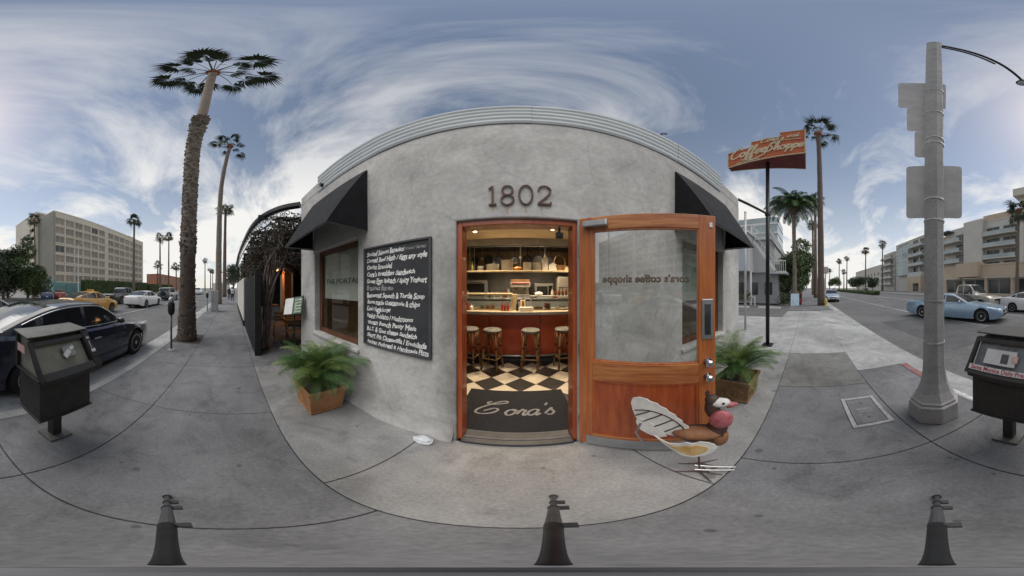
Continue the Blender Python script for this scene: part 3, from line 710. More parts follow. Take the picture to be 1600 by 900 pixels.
# awnings
def awning(x0, x1):
    a = MB(); zb, zt, ya = 2.26, 3.13, 0.86
    P_ = [(x0,D-0.004,zt),(x1,D-0.004,zt),(x1,ya,zb),(x0,ya,zb),(x0,D-0.004,zb),(x1,D-0.004,zb)]
    a.add(P_, [(0,1,2,3),(0,3,4),(1,5,2)])
    o = sp(a, 'awning_cover', M['black_canvas'], fixn=False)
    s = o.modifiers.new('solid', 'SOLIDIFY'); s.thickness = 0.008
    fr = MB()
    for x in (x0+0.02, x1-0.02):
        fr.cyl((x, D-0.006, zb+0.015), (x, ya+0.02, zb+0.015), 0.011, n=6); fr.cyl((x, D-0.01, zt-0.03), (x, ya+0.02, zb+0.02), 0.011, n=6)
    fr.cyl((x0+0.02, ya+0.02, zb+0.015), (x1-0.02, ya+0.02, zb+0.015), 0.011, n=6)
    sp(fr, 'awning_frame', M['steel_matt'], o)
    o.parent = shop
for args in ((-2.89, -1.51), (1.56, 2.84)): awning(*args)
# ---- interior of the shop (floor tiles, counter front, ceiling)
sp(MB().box(XL+0.17, XR-0.17, D+T, 7.2, -0.18, 0.010), 'room_floor', M['grout'])
fl_o = shop.children[-1]
tile_me = {}
for c in ('black', 'cream'):
    b = MB(); s = 0.327; b.box(-s/2, s/2, -s/2, s/2, 0, 0.012); me = b.mesh('tile_'+c); me.materials.append(M['tile_'+c]); tile_me[c] = me
q = 0.33*math.sqrt(2)/2
for i in range(-9, 10):
    for j in range(0, 12):
        if (i + j) % 2: continue
        x = 0.01 + i*q; y = 1.78 + j*q
        if abs(x) > 1.85 or y > 3.8 or y < D+T+0.24: continue
        # rows alternate cream and black as on a diagonal chequerboard
        inst('tile', tile_me['cream' if j % 2 == 1 else 'black'], shop, (x, y-D, 0.0105), (0, 0, R(45)))
MB_ = MB().box(XL+0.17, XR-0.17, D+T, 7.2, 2.90, 2.96); sp(MB_, 'room_ceiling', M['ceiling_tan'])
sp(MB().box(XL+0.18, XR-0.18, 6.2, 6.3, 0.01, 2.9), 'back_wall', M['room_wall'])
sp(MB().box(-2.3, 2.4, 6.17, 6.198, 1.1, 2.4), 'back_tiling', M['back_tile'])
sp(MB().box(XL+0.171, XL+0.19, D+T, 6.2, 0.01, 2.9), 'lining', M['room_wall']); sp(MB().box(XR-0.19, XR-0.171, D+T, 6.2, 0.01, 2.9), 'lining', M['room_wall'])

# ---- the door leaf, swung outwards
leaf = thing('open_door', 'orange brown wooden half glazed door standing wide open', 'door', (0.468, 1.362, 0), math.atan2(-0.685, 0.7287))
W_ = 1.01
def lp(mb, name, mat, parent=leaf, **k): return mb.build(name, mat, parent, **k)
lp(MB().box(0, 0.11, -0.0225, 0.0225, 0.03, 2.16), 'hinge_stile', M['door_wood'], bevel=0.004)
lp(MB().box(0.885, W_, -0.0225, 0.0225, 0.03, 2.16), 'lock_stile', M['door_wood'], bevel=0.004)
lp(MB().box(0.11, 0.885, -0.0225, 0.0225, 2.045, 2.16), 'top_rail', M['door_wood_rail'], bevel=0.004)
lp(MB().box(0.11, 0.885, -0.0225, 0.0225, 0.85, 1.02), 'lock_rail', M['door_wood_rail'], bevel=0.004)
lp(MB().box(0.11, 0.885, -0.0225, 0.0225, 0.03, 0.20), 'bottom_rail', M['door_wood_rail'], bevel=0.004)
lp(MB().box(0.11, 0.885, -0.010, 0.010, 0.20, 0.85), 'panel', M['door_wood_red'])
bd = MB()
for a in ((0.11,0.13,0.20,0.85),(0.865,0.885,0.20,0.85)): bd.box(a[0],a[1],-0.018,-0.010,a[2],a[3])
bd.box(0.13,0.865,-0.018,-0.010,0.20,0.22); bd.box(0.13,0.865,-0.018,-0.010,0.83,0.85)
lp(bd, 'panel_moulding', M['door_wood_red'], bevel=0.003)
gb = MB()
for a in ((0.11,0.12,1.02,2.045),(0.875,0.885,1.02,2.045)): gb.box(a[0],a[1],-0.016,0.016,a[2],a[3])
gb.box(0.12,0.875,-0.016,0.016,1.02,1.03); gb.box(0.12,0.875,-0.016,0.016,2.035,2.045)
lp(gb, 'glazing_bead', M['door_wood'])
lp(MB().box(0.12, 0.875, -0.003, 0.003, 1.03, 2.035), 'glass_pane', M['door_glass'])
back = Matrix(((-1,0,0,0.5),(0,0,1,0.0035),(0,1,0,1.665),(0,0,0,1)))
text("cora's coffee shoppe", 0.075, M['rust_iron'], 'door_lettering', leaf, back, 0.0008, width=0.64, bold=0.0032)
lp(MB().box(0.06, 0.955, -0.0255, -0.0235, 0.035, 0.165), 'kick_plate', M['steel_matt'])
# closer, pull handle, locks
lp(MB().box(0.045, 0.235, -0.075, -0.024, 2.065, 2.115), 'door_closer', M['steel'], bevel=0.008)
lp(MB().tube([(0.10,-0.05,2.118),(0.02,0.02,2.150),(-0.16,0.14,2.160)], 0.007, 6), 'closer_arm', M['steel_matt'])
ph = MB(); ph.box(0.905,0.990,-0.034,-0.024,1.22,1.52)
lp(ph, 'pull_plate', M['steel'], bevel=0.004)
lp(MB().box(0.925,0.970,-0.0385,-0.0345,1.255,1.485), 'pull_recess', M['dark_pane'], bevel=0.003)
for z in (1.035, 0.905):
    lp(MB().lathe([(0.030,0),(0.032,-0.008),(0.014,-0.012),(0.014,-0.035),(0.028,-0.045),(0.030,-0.062),(0.018,-0.074)], 14, (0.95,-0.0235,z), 'y'), 'door_knob', M['chrome'], smooth='auto')
lp(MB().box(0.962,0.985,-0.030,-0.0235,2.06,2.10), 'alarm_contact', M['sign_white'])
for z in (0.35, 1.1, 1.9): lp(MB().cyl((-0.008,0.0,z-0.05),(-0.008,0.0,z+0.05),0.010,n=8), 'hinge', M['steel'])
# device over the doorway
dv = thing('door_camera', 'small black camera under the door head', 'camera', (0.325, D+0.10, 2.02))
MB().box(-0.03,0.03,-0.02,0.02,0.0,0.05).build('housing', M['black_metal'], dv, bevel=0.004); MB().box(-0.008,0.008,-0.008,0.008,0.05,0.094).build('bracket', M['black_metal'], dv)
MB().cyl((0,-0.03,0.025),(0,-0.02,0.025),0.012,n=10).build('lens', M['car_glass'], dv)
# door mat with the name
GL = {
 'c': (1.0,[[(.9,.8),(.6,1),(.2,.8),(.05,.4),(.25,.05),(.6,0),(1.05,.3)]]),
 'o': (1.05,[[(.5,1),(.15,.8),(.05,.4),(.3,.02),(.65,.1),(.85,.5),(.75,.9),(.5,1),(.62,.82),(1.1,.8)]]),
 'f': (.78,[[(0,.2),(.4,.9),(.66,1.8),(.5,2.15),(.3,1.6),(.24,.4),(.18,-.6),(.34,-.85),(.48,-.3),(.3,.1),(.85,.3)]]),
 'e': (.95,[[(.0,.3),(.5,.5),(.8,.8),(.5,1),(.15,.7),(.15,.25),(.45,0),(1,.3)]]),
 'S': (1.45,[[(1.4,1.6),(1.1,2.1),(.55,1.9),(.5,1.4),(.95,1.0),(1.05,.5),(.6,0),(.1,.05),(-.3,.0)]]),
 'h': (1.1,[[(0,.2),(.4,1.0),(.55,1.9),(.35,2.0),(.2,1),(.2,0)],[(.2,.4),(.45,.9),(.7,.9),(.75,.2),(.9,0),(1.15,.3)]]),
 'p': (1.05,[[(0,.3),(.3,1),(.2,-.8)],[(.22,.5),(.6,1),(.9,.7),(.75,.15),(.35,.05),(.6,.0),(1.1,.3)]]),
 'r': (.9,[[(0,.2),(.3,1.05),(.35,.85),(.65,.85),(.55,.3),(.7,0),(.95,.3)]]),
 'a': (1.12,[[(.85,.85),(.5,1),(.1,.7),(.08,.25),(.4,0),(.75,.4),(.88,.95),(.8,.3),(.9,0),(1.15,.3)]]),
 's': (.85,[[(0,.2),(.45,1.1),(.5,.8),(.78,.4),(.6,.0),(.2,.05)]]),
 't': (.6,[[(0,.3),(.35,1.6),(.25,.3),(.4,0),(.65,.3)],[(.05,1.05),(.6,1.1)]]),
 'l': (.6,[[(0,.3),(.45,1.5),(.3,2),(.2,.9),(.3,.0),(.65,.3)]]),
 "'": (.42,[[(.3,2.1),(.2,1.65)]]), ' ': (.6,[]), '.': (.4,[[(.2,.0),(.25,.08)]]),
 'C': (1.75,[[(1.7,1.6),(1.6,2.05),(1.0,2.1),(.3,1.4),(.1,.5),(.6,0),(1.3,.12),(1.85,.6)]]),
 '@': (2.55,[[(.55,2.35),(.25,2.05),(.7,1.8),(1.7,2.05),(2.1,2.3),(1.75,2.55),(1.1,2.2),(.35,1.4),(-.05,.65),(.1,.1),(.75,-.02),(1.5,.3),(1.75,.85),(1.35,1.1),(.85,.75),(.62,.5)]]),
}
def script(s, h, w, Mx, slant=0.25, th=0.004):
    mb = MB(); x = 0
    for ch in s:
        adv, sts = GL[ch]
        for st in sts:
            pts = [((px+x+py*slant)*h, py*h, 0) for px, py in st]
            mb.ribbon(spline(pts, 6) if len(pts) > 2 else pts, w, Mx, th)
        x += adv
    return mb, x*h
mat_o = thing('door_mat', 'black door mat with grey script name inside the doorway', 'mat', (-0.05, 2.02, 0.0235))
MB().box(-0.62, 0.62, -0.46, 0.47, 0, 0.010).build('pile', M['mat_black'], mat_o, bevel=0.004)
mb, w = script("@ora's", 0.125, 0.029, Matrix.Translation((-0.43, -0.14, 0.0104)), 0.3, 0.0015)
mb.v = [(-0.43+(x+0.43)*0.84/w, y, z) for x, y, z in mb.v]
mb.build('name_lettering', M['mat_grey'], mat_o)
MB().box(-0.62, 0.62, -0.475, -0.462, 0, 0.008).build('edging', M['mat_edge'], mat_o)

# ---- menu chalkboard on the wall
cb = thing('chalkboard', 'large black chalkboard covered with a handwritten white menu beside the doorway', 'chalkboard', (-1.128, D-0.032, 0.965))
MB().box(-0.395,0.395,0.012,0.030,0.022,1.058).build('slate', M['slate'], cb)
fr = MB(); fr.box(-0.417,-0.395,0.0,0.031,0,1.08); fr.box(0.395,0.417,0.0,0.031,0,1.08); fr.box(-0.395,0.395,0.0,0.031,0,0.022); fr.box(-0.395,0.395,0.0,0.031,1.058,1.08)
fr.build('frame', M['slate_frame'], cb, bevel=0.004)
menu = [("Smoked Salmon Benedict", 0.50, 0), ("Corned Beef Hash / Eggs any style", 0.74, 0), ("Chorizo Scrambled", 0.36, 0), ("Cora's Breakfast Sandwich", 0.62, 0),
        ("Green Eggs Spinach / Spicy Yoghurt", 0.74, 0), ("Breakfast Burrito", 0.37, 1), ("Butternut Squash & Turtle Soup", 0.72, 0), ("Home made Guacamole & chips", 0.66, 0),
        ("Cora's Veggie burger", 0.34, 0), ("Panini: Poblano / Mushrooms", 0.60, 0), ("Niman Ranch Patty Melt", 0.62, 0), ("B.L.T. & Goat cheese Sandwich", 0.64, 0),
        ("Short Rib Quesadilla / Enchilada", 0.74, 0), ("Mexican Flatbread & Handmade Pizza", 0.75, 0)]
for i, (s, w, fnt) in enumerate(menu):
    z = 1.000 - i*0.0735
    Mx = Matrix.Translation((-0.37+w/2, 0.0116, z)) @ FACE @ Matrix.Rotation(R(random.uniform(-0.6,0.9)),4,'Z')
    text(s, 0.066, M['chalk_faint' if fnt else 'chalk'], 'chalk_line', cb, Mx, 0.0004, shear=0.26, width=w, bold=0.0021, wob=0.0024)
text("(Potatoes / Berries)", 0.045, M['chalk_faint'], 'chalk_line', cb, Matrix.Translation((0.245,0.0116,1.003)) @ FACE, 0.0004, shear=0.2, width=0.24, bold=0.0004)
# ------------------------------------------------------------------ inside the shop
cn = thing('service_counter', 'red panelled lunch counter with pale top and steel edge', 'counter', (0, 3.75, 0.0105))
xs_ = [-2.2, -1.35, -0.62, 0.42, 1.22, 2.2]
for i in range(5): MB().box(xs_[i]+0.006, xs_[i+1]-0.006, 0.0, 0.03, 0.17, 1.07).build('front_panel', M['counter_red'], cn, bevel=0.004)
MB().box(-2.2, 2.2, 0.03, 0.62, 0.15, 1.07).build('carcass', M['plinth'], cn)
MB().box(-2.2, 2.2, -0.05, 0.6, 0.0, 0.06).build('plinth', M['plinth'], cn, bevel=0.005)
MB().cyl((-2.2,-0.14,0.19),(2.2,-0.14,0.19),0.024,n=10).build('foot_rail', M['steel'], cn, smooth=True)
MB().box(-2.25, 2.25, -0.20, 0.66, 1.075, 1.115).build('top', M['counter_top'], cn)
MB().box(-2.25, 2.25, -0.212, -0.202, 1.065, 1.118).build('edge_trim', M['steel'], cn)
def stool(x, y, label):
    t = thing('bar_stool', label, 'stool', (x, y, 0.0225), random.uniform(-0.3, 0.3), 'rattan stools along the counter')
    MB().lathe([(0.02,0.755),(0.155,0.755),(0.172,0.775),(0.172,0.80),(0.150,0.818),(0.0,0.822)], 20).build('seat', M['weave'], t, smooth='auto')
    for k in range(4):
        a = math.pi/4 + k*math.pi/2; c, s = math.cos(a), math.sin(a)
        l = MB(); l.tube([(0.215*c,0.215*s,0.0),(0.17*c,0.17*s,0.45),(0.135*c,0.135*s,0.76)], [0.020,0.019,0.017], 8)
        l.tube([(0.168*c,0.168*s,0.50),(0.15*c-0.07*s,0.15*s+0.07*c,0.75)], 0.009, 6); l.tube([(0.168*c,0.168*s,0.50),(0.15*c+0.07*s,0.15*s-0.07*c,0.75)], 0.009, 6)
        lo = l.build('leg', M['bamboo'], t, smooth=True)
        MB().lathe([(0.023,-0.02),(0.024,0),(0.023,0.02)], 8, (0.17*c,0.17*s,0.47)).build('binding', M['black_metal'], lo); MB().lathe([(0.024,-0.015),(0.025,0),(0.024,0.015)], 8, (0.197*c,0.197*s,0.22)).build('binding', M['black_metal'], lo)
    for k in range(4):
        a = math.pi/4 + k*math.pi/2; b = a + math.pi/2; r = 0.193
        MB().cyl((r*math.cos(a),r*math.sin(a),0.25),(r*math.cos(b),r*math.sin(b),0.25),0.011,n=6).build('stretcher', M['bamboo'], t)
stool(-0.93, 3.34, 'rattan bar stool nearest the left door jamb'); stool(-0.50, 3.33, 'second rattan bar stool from the left door jamb')
stool(0.20, 3.33, 'rattan bar stool standing alone in the middle of the counter'); stool(0.82, 3.34, 'rattan bar stool half hidden by the right door jamb')
# glazed display case on the counter
ct = 1.1265
dc = thing('display_case', 'cream framed glass case of fruit on the left of the counter', 'display case', (-0.72, 4.0, ct))
MB().box(-0.56,0.56,-0.16,0.16,0.0,0.02).build('base', M['cream_paint'], dc); MB().box(-0.56,0.56,-0.16,0.16,0.325,0.36).build('top', M['cream_paint'], dc, bevel=0.003)
for x in (-0.55, 0.55): MB().box(x-0.015,x+0.015,-0.16,-0.13,0.02,0.325).build('post', M['cream_paint'], dc)
for x in (-0.55, 0.55): MB().box(x-0.015,x+0.015,0.13,0.16,0.02,0.325).build('post', M['cream_paint'], dc)
MB().box(-0.535,0.535,-0.152,-0.148,0.02,0.325).build('pane', M['case_glass'], dc)
def item(mb, name, mat, label, cat, loc, group='things on the counter and shelves', smooth='auto', **k):
    return tag(mb.build(name, M[mat], None, smooth=smooth, loc=loc, **k), label, cat, group)
def orb(r): return MB().ball((0,0,r), r, n=12, m=8)
item(orb(0.042), 'orange', 'orange_fruit', 'left one of two oranges in the glass case', 'fruit', (-0.70, 3.95, ct+0.02))
item(orb(0.044), 'orange', 'orange_fruit', 'right one of two oranges in the glass case', 'fruit', (-0.585, 3.95, ct+0.02))
item(orb(0.040), 'pear', 'green_fruit', 'pale green fruit beside the oranges in the glass case', 'fruit', (-0.82, 3.95, ct+0.02))
item(MB().box(-0.16,0.16,-0.05,0.05,0,0.018), 'fruit_tray', 'cream_paint', 'flat tray behind the oranges in the glass case', 'tray', (-0.76, 4.07, ct+0.02), smooth=False)
def bottle(h, r): return MB().lathe([(r*0.9,0),(r,0.01),(r,h*0.55),(r*0.4,h*0.74),(r*0.38,h*0.94),(r*0.45,h*0.95),(r*0.45,h)], 10)
bl = [(-1.22,3.92,0.17,0.030,'china','white bottle at the far left end of the counter'),(-1.10,3.80,0.16,0.028,'sauce_red','red sauce bottle left of the fruit case'),(-1.02,3.79,0.13,0.035,'china','white jar in front of the fruit case'),
      (-0.36,3.76,0.19,0.026,'sauce_red','first of three red sauce bottles by the fruit case'),(-0.30,3.76,0.17,0.026,'sauce_red','middle one of three red sauce bottles by the fruit case'),(-0.24,3.76,0.18,0.026,'sauce_red','last of three red sauce bottles by the fruit case'),
      (-0.05,3.80,0.22,0.028,'black_metal','slim black bottle near the middle of the counter'),(0.07,3.85,0.28,0.022,'bottle_brown','tall brown bottle behind the napkin box')]
for x, y, h, r, mt, lb in bl: item(bottle(h, r), 'bottle', mt, lb, 'bottle', (x, y, ct))
item(MB().box(-0.13,0.13,-0.06,0.06,0,0.085), 'napkin_box', 'china', 'low white box on the counter near its middle', 'box', (0.13, 3.72, ct), smooth=False, bevel=0.006)
item(MB().box(-0.05,0.05,-0.05,0.05,0,0.34), 'menu_holder', 'cream_paint', 'upright cream menu holder at the end of the fruit case', 'menu holder', (-0.10, 3.98, ct), smooth=False, bevel=0.004)
gs = thing('glass_shelf', 'low glass shelf unit on the right of the counter', 'shelf', (0.72, 4.02, ct))
MB().box(-0.5,0.5,-0.14,0.14,0.29,0.305).build('shelf_board', M['pot_grey'], gs)
for x in (-0.47,0.47): MB().box(x-0.01,x+0.01,-0.13,0.13,0,0.29).build('support', M['steel'], gs)
MB().box(-0.46,0.46,-0.142,-0.138,0.01,0.28).build('pane', M['case_glass'], gs)
for k, (x, r, mt, lb) in enumerate(((0.42,0.075,'china','round white loaf on the glass shelf'),(0.95,0.07,'tile_cream','pale pastry under the glass shelf'),(0.62,0.06,'bottle_brown','dark pastry under the glass shelf'))):
    item(MB().ball((0,0,r*0.55), r, (1.2,0.9,0.6), 12, 8, 0.05), 'pastry', mt, lb, 'pastry', (x, 4.02, ct+(0.305 if k == 0 else 0.0)))
item(MB().lathe([(0.11,0),(0.17,0.035),(0.175,0.04),(0.16,0.04)],18), 'plate', 'china', 'shallow plate under the glass shelf at the right', 'plate', (0.95, 4.0, ct))
for k, x in enumerate((0.72,0.80,0.88,0.96,1.04)):
    item(bottle(0.15+0.01*(k%2),0.03), 'bottle', 'bottle_brown' if k else 'tile_cream', ('pale jar at the left end of the row on the glass shelf','small brown bottle next to the pale jar on the glass shelf','third bottle of the row on the glass shelf','fourth bottle of the row on the glass shelf','last brown bottle of the row on the glass shelf')[k], 'bottle', (x, 4.02, ct+0.305))
# kitchen behind
bc = thing('kitchen_counter', 'dark steel kitchen counter against the back wall', 'counter', (0, 5.6, 0.0105))
MB().box(-2.3,2.3,-0.3,0.55,0.06,1.25).build('cabinet', M['steel_matt'], bc); MB().box(-2.3,2.3,-0.34,0.56,1.25,1.30).build('top', M['steel'], bc, bevel=0.005); MB().box(-2.3,2.3,-0.26,0.5,0.0,0.06).build('plinth', M['plinth'], bc)
kz = 1.311
ov = thing('oven', 'black fronted oven at the left of the kitchen', 'oven', (-1.32, 5.55, kz))
MB().box(-0.33,0.33,-0.2,0.25,0,0.52).build('case', M['steel_matt'], ov, bevel=0.006); MB().box(-0.28,0.28,-0.212,-0.201,0.06,0.42).build('door', M['dark_pane'], ov); MB().cyl((-0.25,-0.235,0.45),(0.25,-0.235,0.45),0.012,n=8).build('handle', M['chrome'], ov)
cm = thing('coffee_machine', 'red and white espresso machine in the middle of the kitchen', 'coffee machine', (0.02, 5.50, kz))
MB().box(-0.27,0.27,-0.16,0.2,0.0,0.10).build('base', M['steel'], cm, bevel=0.01); MB().box(-0.25,0.25,0.02,0.2,0.10,0.30).build('back', M['china'], cm); MB().box(-0.29,0.29,-0.2,0.2,0.30,0.46).build('head', M['china'], cm, bevel=0.03); MB().box(-0.26,0.26,-0.212,-0.201,0.40,0.45).build('badge_strip', M['turkey_red'], cm); MB().box(-0.27,0.27,-0.16,0.18,0.461,0.54).build('cup_tray', M['terracotta'], cm, bevel=0.01)
for x in (-0.12,0.12): MB().cyl((x,-0.1,0.22),(x,-0.1,0.30),0.04,n=10).build('group_head', M['chrome'], cm)
mw = thing('microwave', 'grey microwave right of the espresso machine', 'microwave', (0.72, 5.55, kz))
MB().box(-0.27,0.27,-0.2,0.2,0,0.42).build('case', M['pot_grey'], mw, bevel=0.006); MB().box(-0.22,0.10,-0.206,-0.201,0.08,0.34).build('door', M['dark_pane'], mw); MB().box(0.13,0.24,-0.206,-0.201,0.06,0.36).build('keypad', M['black_metal'], mw)
fg = thing('fridge', 'tall pale fridge at the right end of the kitchen', 'fridge', (1.42, 5.5, 0.0105+1.3005))
MB().box(-0.28,0.28,-0.2,0.25,0,0.62).build('case', M['china'], fg, bevel=0.01); MB().box(-0.28,0.28,-0.205,-0.201,0.30,0.315).build('door_gap', M['black_metal'], fg); MB().box(0.20,0.23,-0.23,-0.201,0.36,0.5).build('handle', M['steel'], fg)
for k, x in enumerate((-0.78,-0.60)):
    item(MB().lathe([(0.10,0),(0.11,0.02),(0.11,0.16),(0.115,0.165)],16), 'stock_pot', 'pot_grey', ('left one of two grey pots on the kitchen counter','right one of two grey pots on the kitchen counter')[k], 'pot', (x, 5.4, kz))
# high shelf with crockery
hs = thing('crockery_shelf', 'long high shelf hung over the kitchen pass', 'shelf', (0, 4.85, 2.03))
MB().box(-1.75,1.75,-0.17,0.17,0,0.03).build('board', M['cream_paint'], hs)
for x in (-1.35,-1.22,0.02,1.42): MB().cyl((x,0,0.03),(x,0,0.87),0.012,n=8).build('hanger', M['steel'], hs)
sz = 2.0605
def plates(x, n, r, lb):
    b = MB()
    for k in range(n): b.lathe([(r*0.6,k*0.021),(r*0.98,k*0.021+0.012),(r,k*0.021+0.018),(r*0.9,k*0.021+0.02)], 18)
    item(b, 'plate_stack', 'china', lb, 'plates', (x, 4.83, sz))
plates(-0.72, 8, 0.17, 'wide low stack of plates on the high shelf'); plates(-0.33, 13, 0.155, 'tallest stack of plates on the high shelf'); plates(0.20, 10, 0.115, 'left one of two equal plate stacks on the high shelf'); plates(0.46, 10, 0.115, 'right one of two equal plate stacks on the high shelf'); plates(-1.05, 6, 0.09, 'small stack of bowls on the left of the high shelf')
item(MB().ball((0,0,0.05),0.10,(1.2,0.8,0.5),12,8,0.1), 'bread_loaf', 'orange_fruit', 'golden loaf beside the tallest plate stack', 'bread', (-0.05, 4.8, sz))
def house_box(w, h): return MB().prism([(-w,0),(w,0),(w,h*0.75),(0,h),(-w,h*0.75)], 'xz', -0.06, 0.06)
item(house_box(0.07,0.42), 'carton', 'china', 'tall pointed white carton on the high shelf', 'carton', (0.67, 4.83, sz), smooth=False)
item(house_box(0.10,0.22), 'carton', 'china', 'low pointed white carton on the high shelf', 'carton', (0.88, 4.83, sz), smooth=False)
bk = MB(); bk.lathe([(0.13,0),(0.17,0.14),(0.175,0.15),(0.16,0.15)],16); bk.tube(spline([(-0.17,0,0.14),(-0.12,0,0.36),(0,0,0.44),(0.12,0,0.36),(0.17,0,0.14)],5),0.014,6)
item(bk, 'basket', 'bamboo', 'round wicker basket with a hoop handle on the high shelf', 'basket', (1.08, 4.87, sz))
item(MB().prism([(-0.09,0),(0.09,0),(0.16,0.40),(0.0,0.42)],'xz',-0.05,0.05), 'paper_bag', 'tile_cream', 'crumpled paper bag at the right end of the high shelf', 'bag', (1.42, 4.83, sz), smooth=False)
item(MB().box(-0.10,0.10,-0.1,0.1,0,0.12), 'tin', 'cream_paint', 'square cream tin under the basket handle', 'tin', (1.28, 4.9, sz), smooth=False)
rk = thing('pan_rack', 'steel rail of hanging pans above the kitchen counter', 'pan rack', (0, 5.3, 2.83))
MB().cyl((-1.8,0,0),(1.8,0,0),0.014,n=8).build('rail', M['steel'], rk)
for x in (-1.7,1.7): MB().box(x-0.012,x+0.012,-0.012,0.012,0.0,0.012).build('bracket', M['steel'], rk)
pl_ = ('leftmost black frying pan hanging on the rail','second black pan from the left on the rail','third black pan hanging on the rail','fourth black pan hanging on the rail','fifth black pan hanging on the rail','sixth black pan hanging on the rail','rightmost black frying pan hanging on the rail')
for k, x in enumerate((-1.30,-0.92,-0.62,-0.15,0.22,0.55,0.9)):
    b = MB(); r = 0.12+0.02*((k*7)%3); b.lathe([(r*0.8,0),(r,-0.035),(r*0.97,-0.035),(r*0.78,-0.005)],16,(0,0,-0.40),'y'); b.bar((0,-0.02,-0.40+r),(0,-0.02,-0.01),0.022,0.008)
    item(b, 'frying_pan', 'pan_black', pl_[k], 'pan', (x, 5.3, 2.82), 'pans hanging in the kitchen')
hd = thing('extractor_hood', 'dark steel extractor hood over the kitchen', 'hood', (0, 5.2, 2.72))
MB().box(-2.0,2.0,-0.55,-0.52,0,0.175).build('front', M['steel_matt'], hd)
MB().box(-2.0,2.0,-0.52,0.9,0.12,0.175).build('top', M['plinth'], hd)
# clutter along the kitchen counter and shelves
random.seed(44)
cl_ = [(-1.62,'stock_pot','pot_grey'),(-0.42,'jar','sauce_red'),(-0.33,'jar','tile_cream'),(0.40,'jar','bottle_brown'),(0.48,'jar','pan_black'),(1.06,'jar','sauce_red'),(1.13,'jar','orange_fruit')]
lbs = ('tall grey pot at the far left of the kitchen counter','red jar left of the espresso machine','cream jar left of the espresso machine','brown jar right of the espresso machine','black jar right of the espresso machine','red jar between microwave and fridge','orange jar between microwave and fridge')
for k, (x, nm, mt) in enumerate(cl_):
    h = random.uniform(.16,.30); r = .11 if nm == 'stock_pot' else .035
    item(MB().lathe([(r*.9,0),(r,.01),(r,h*.8),(r*.75,h*.86),(r*.8,h*.88),(r*.8,h)],12), nm, mt, lbs[k], 'pot' if nm == 'stock_pot' else 'jar', (x, 5.36, kz))
for k, x in enumerate((-1.38,-1.27,1.58)):
    item(bottle(.26,.035), 'bottle', ('bottle_brown','green_fruit','pan_black')[k], ('brown bottle at the left end of the high shelf','green bottle near the left end of the high shelf','black bottle at the right end of the high shelf')[k], 'bottle', (x, 4.80, sz))
for k, (x, w, h, mt) in enumerate(((-0.05,.055,.20,'cream_paint'),(0.30,.10,.05,'terracotta'),(0.50,.06,.13,'sauce_red'))):
    item(MB().box(-w,w,-.05,.05,0,h), 'carton', mt, ('cream carton behind the black bottle on the counter','flat brown carton on the counter','small red carton on the counter')[k], 'carton', (x+.12, 4.12, ct), smooth=False, bevel=.003)
for k in range(3):
    b = MB(); b.bar((0,0,-.30),(0,0,-.01),.014,.006); b.ball((0,0,-.34),.045,(1,.4,1.2),8,6)
    item(b, 'ladle', 'steel', ('left ladle hanging between the pans','middle ladle hanging between the pans','right ladle hanging between the pans')[k], 'ladle', ((-1.1,.03,.73)[k], 5.3, 2.82), 'pans hanging in the kitchen')
# recessed lamps with their light
for k, (x, y) in enumerate(((-0.98,3.95),(-0.36,3.80),(0.70,3.85),(1.35,4.05),(-0.3,5.0),(0.7,5.0),(0.2,2.4))):
    t = thing('recessed_lamp', ('leftmost glowing recessed lamp in the shop ceiling','second glowing recessed lamp in the shop ceiling','third glowing recessed lamp in the shop ceiling','rightmost glowing recessed lamp in the shop ceiling','recessed lamp over the left of the kitchen','recessed lamp over the right of the kitchen','recessed lamp just inside the doorway')[k], 'lamp', (x, y, 2.899 if y < 4.6 else 2.838), 0, 'recessed ceiling lamps')
    MB().lathe([(0.045,-0.012),(0.07,-0.012),(0.072,0),(0.05,0)],18).build('trim', M['china'], t)
    MB().lathe([(0.0,-0.013),(0.04,-0.013),(0.04,-0.006),(0,-0.006)],14).build('bulb', M['downlight_glow'], t)
    ld = bpy.data.lights.new('lamp', 'SPOT'); ld.energy = 26 if y < 3 else 85 if y < 4.6 else 60; ld.spot_size = R(125); ld.spot_blend = 0.8; ld.color = (1.0,0.80,0.55); ld.shadow_soft_size = 0.05
    lo = bpy.data.objects.new('lamp_light', ld); COL.objects.link(lo); lo.parent = t; lo.location = (0,0,-0.03)

# ------------------------------------------------------------------ patio to the left
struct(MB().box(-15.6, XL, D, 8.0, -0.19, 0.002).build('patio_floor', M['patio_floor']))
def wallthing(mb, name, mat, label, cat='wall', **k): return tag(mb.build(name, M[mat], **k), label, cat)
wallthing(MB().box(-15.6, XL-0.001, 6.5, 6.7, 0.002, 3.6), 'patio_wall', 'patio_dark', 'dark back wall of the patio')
tag(MB().box(-15.6, XL-0.001, 1.9, 6.7, 3.46, 3.52).build('patio_shade_roof', M['patio_dark']), 'dark flat canopy added over the patio to shade it', 'canopy')  # flat roof added to darken the patio interior
wallthing(MB().box(-15.7, -15.55, 0.8, 6.45, 0.002, 3.4), 'patio_shade_wall', 'patio_dark', 'dark end wall added to close and shade the far side of the patio')  # end wall added to close the view and keep the patio dark
wallthing(MB().box(-9.6, -7.9, 2.6, 2.75, 0.002, 2.3), 'patio_screen', 'patio_grey', 'grey rendered screen wall inside the patio')
wallthing(MB().box(-7.6, -7.25, 2.15, 2.45, 0.002, 2.45), 'patio_pillar', 'patio_orange', 'glowing orange pillar inside the patio', 'pillar', bevel=0.02)
pl = thing('patio_heater', 'lit orange heat lamp hanging inside the patio', 'heater', (-7.6, 2.0, 2.35))
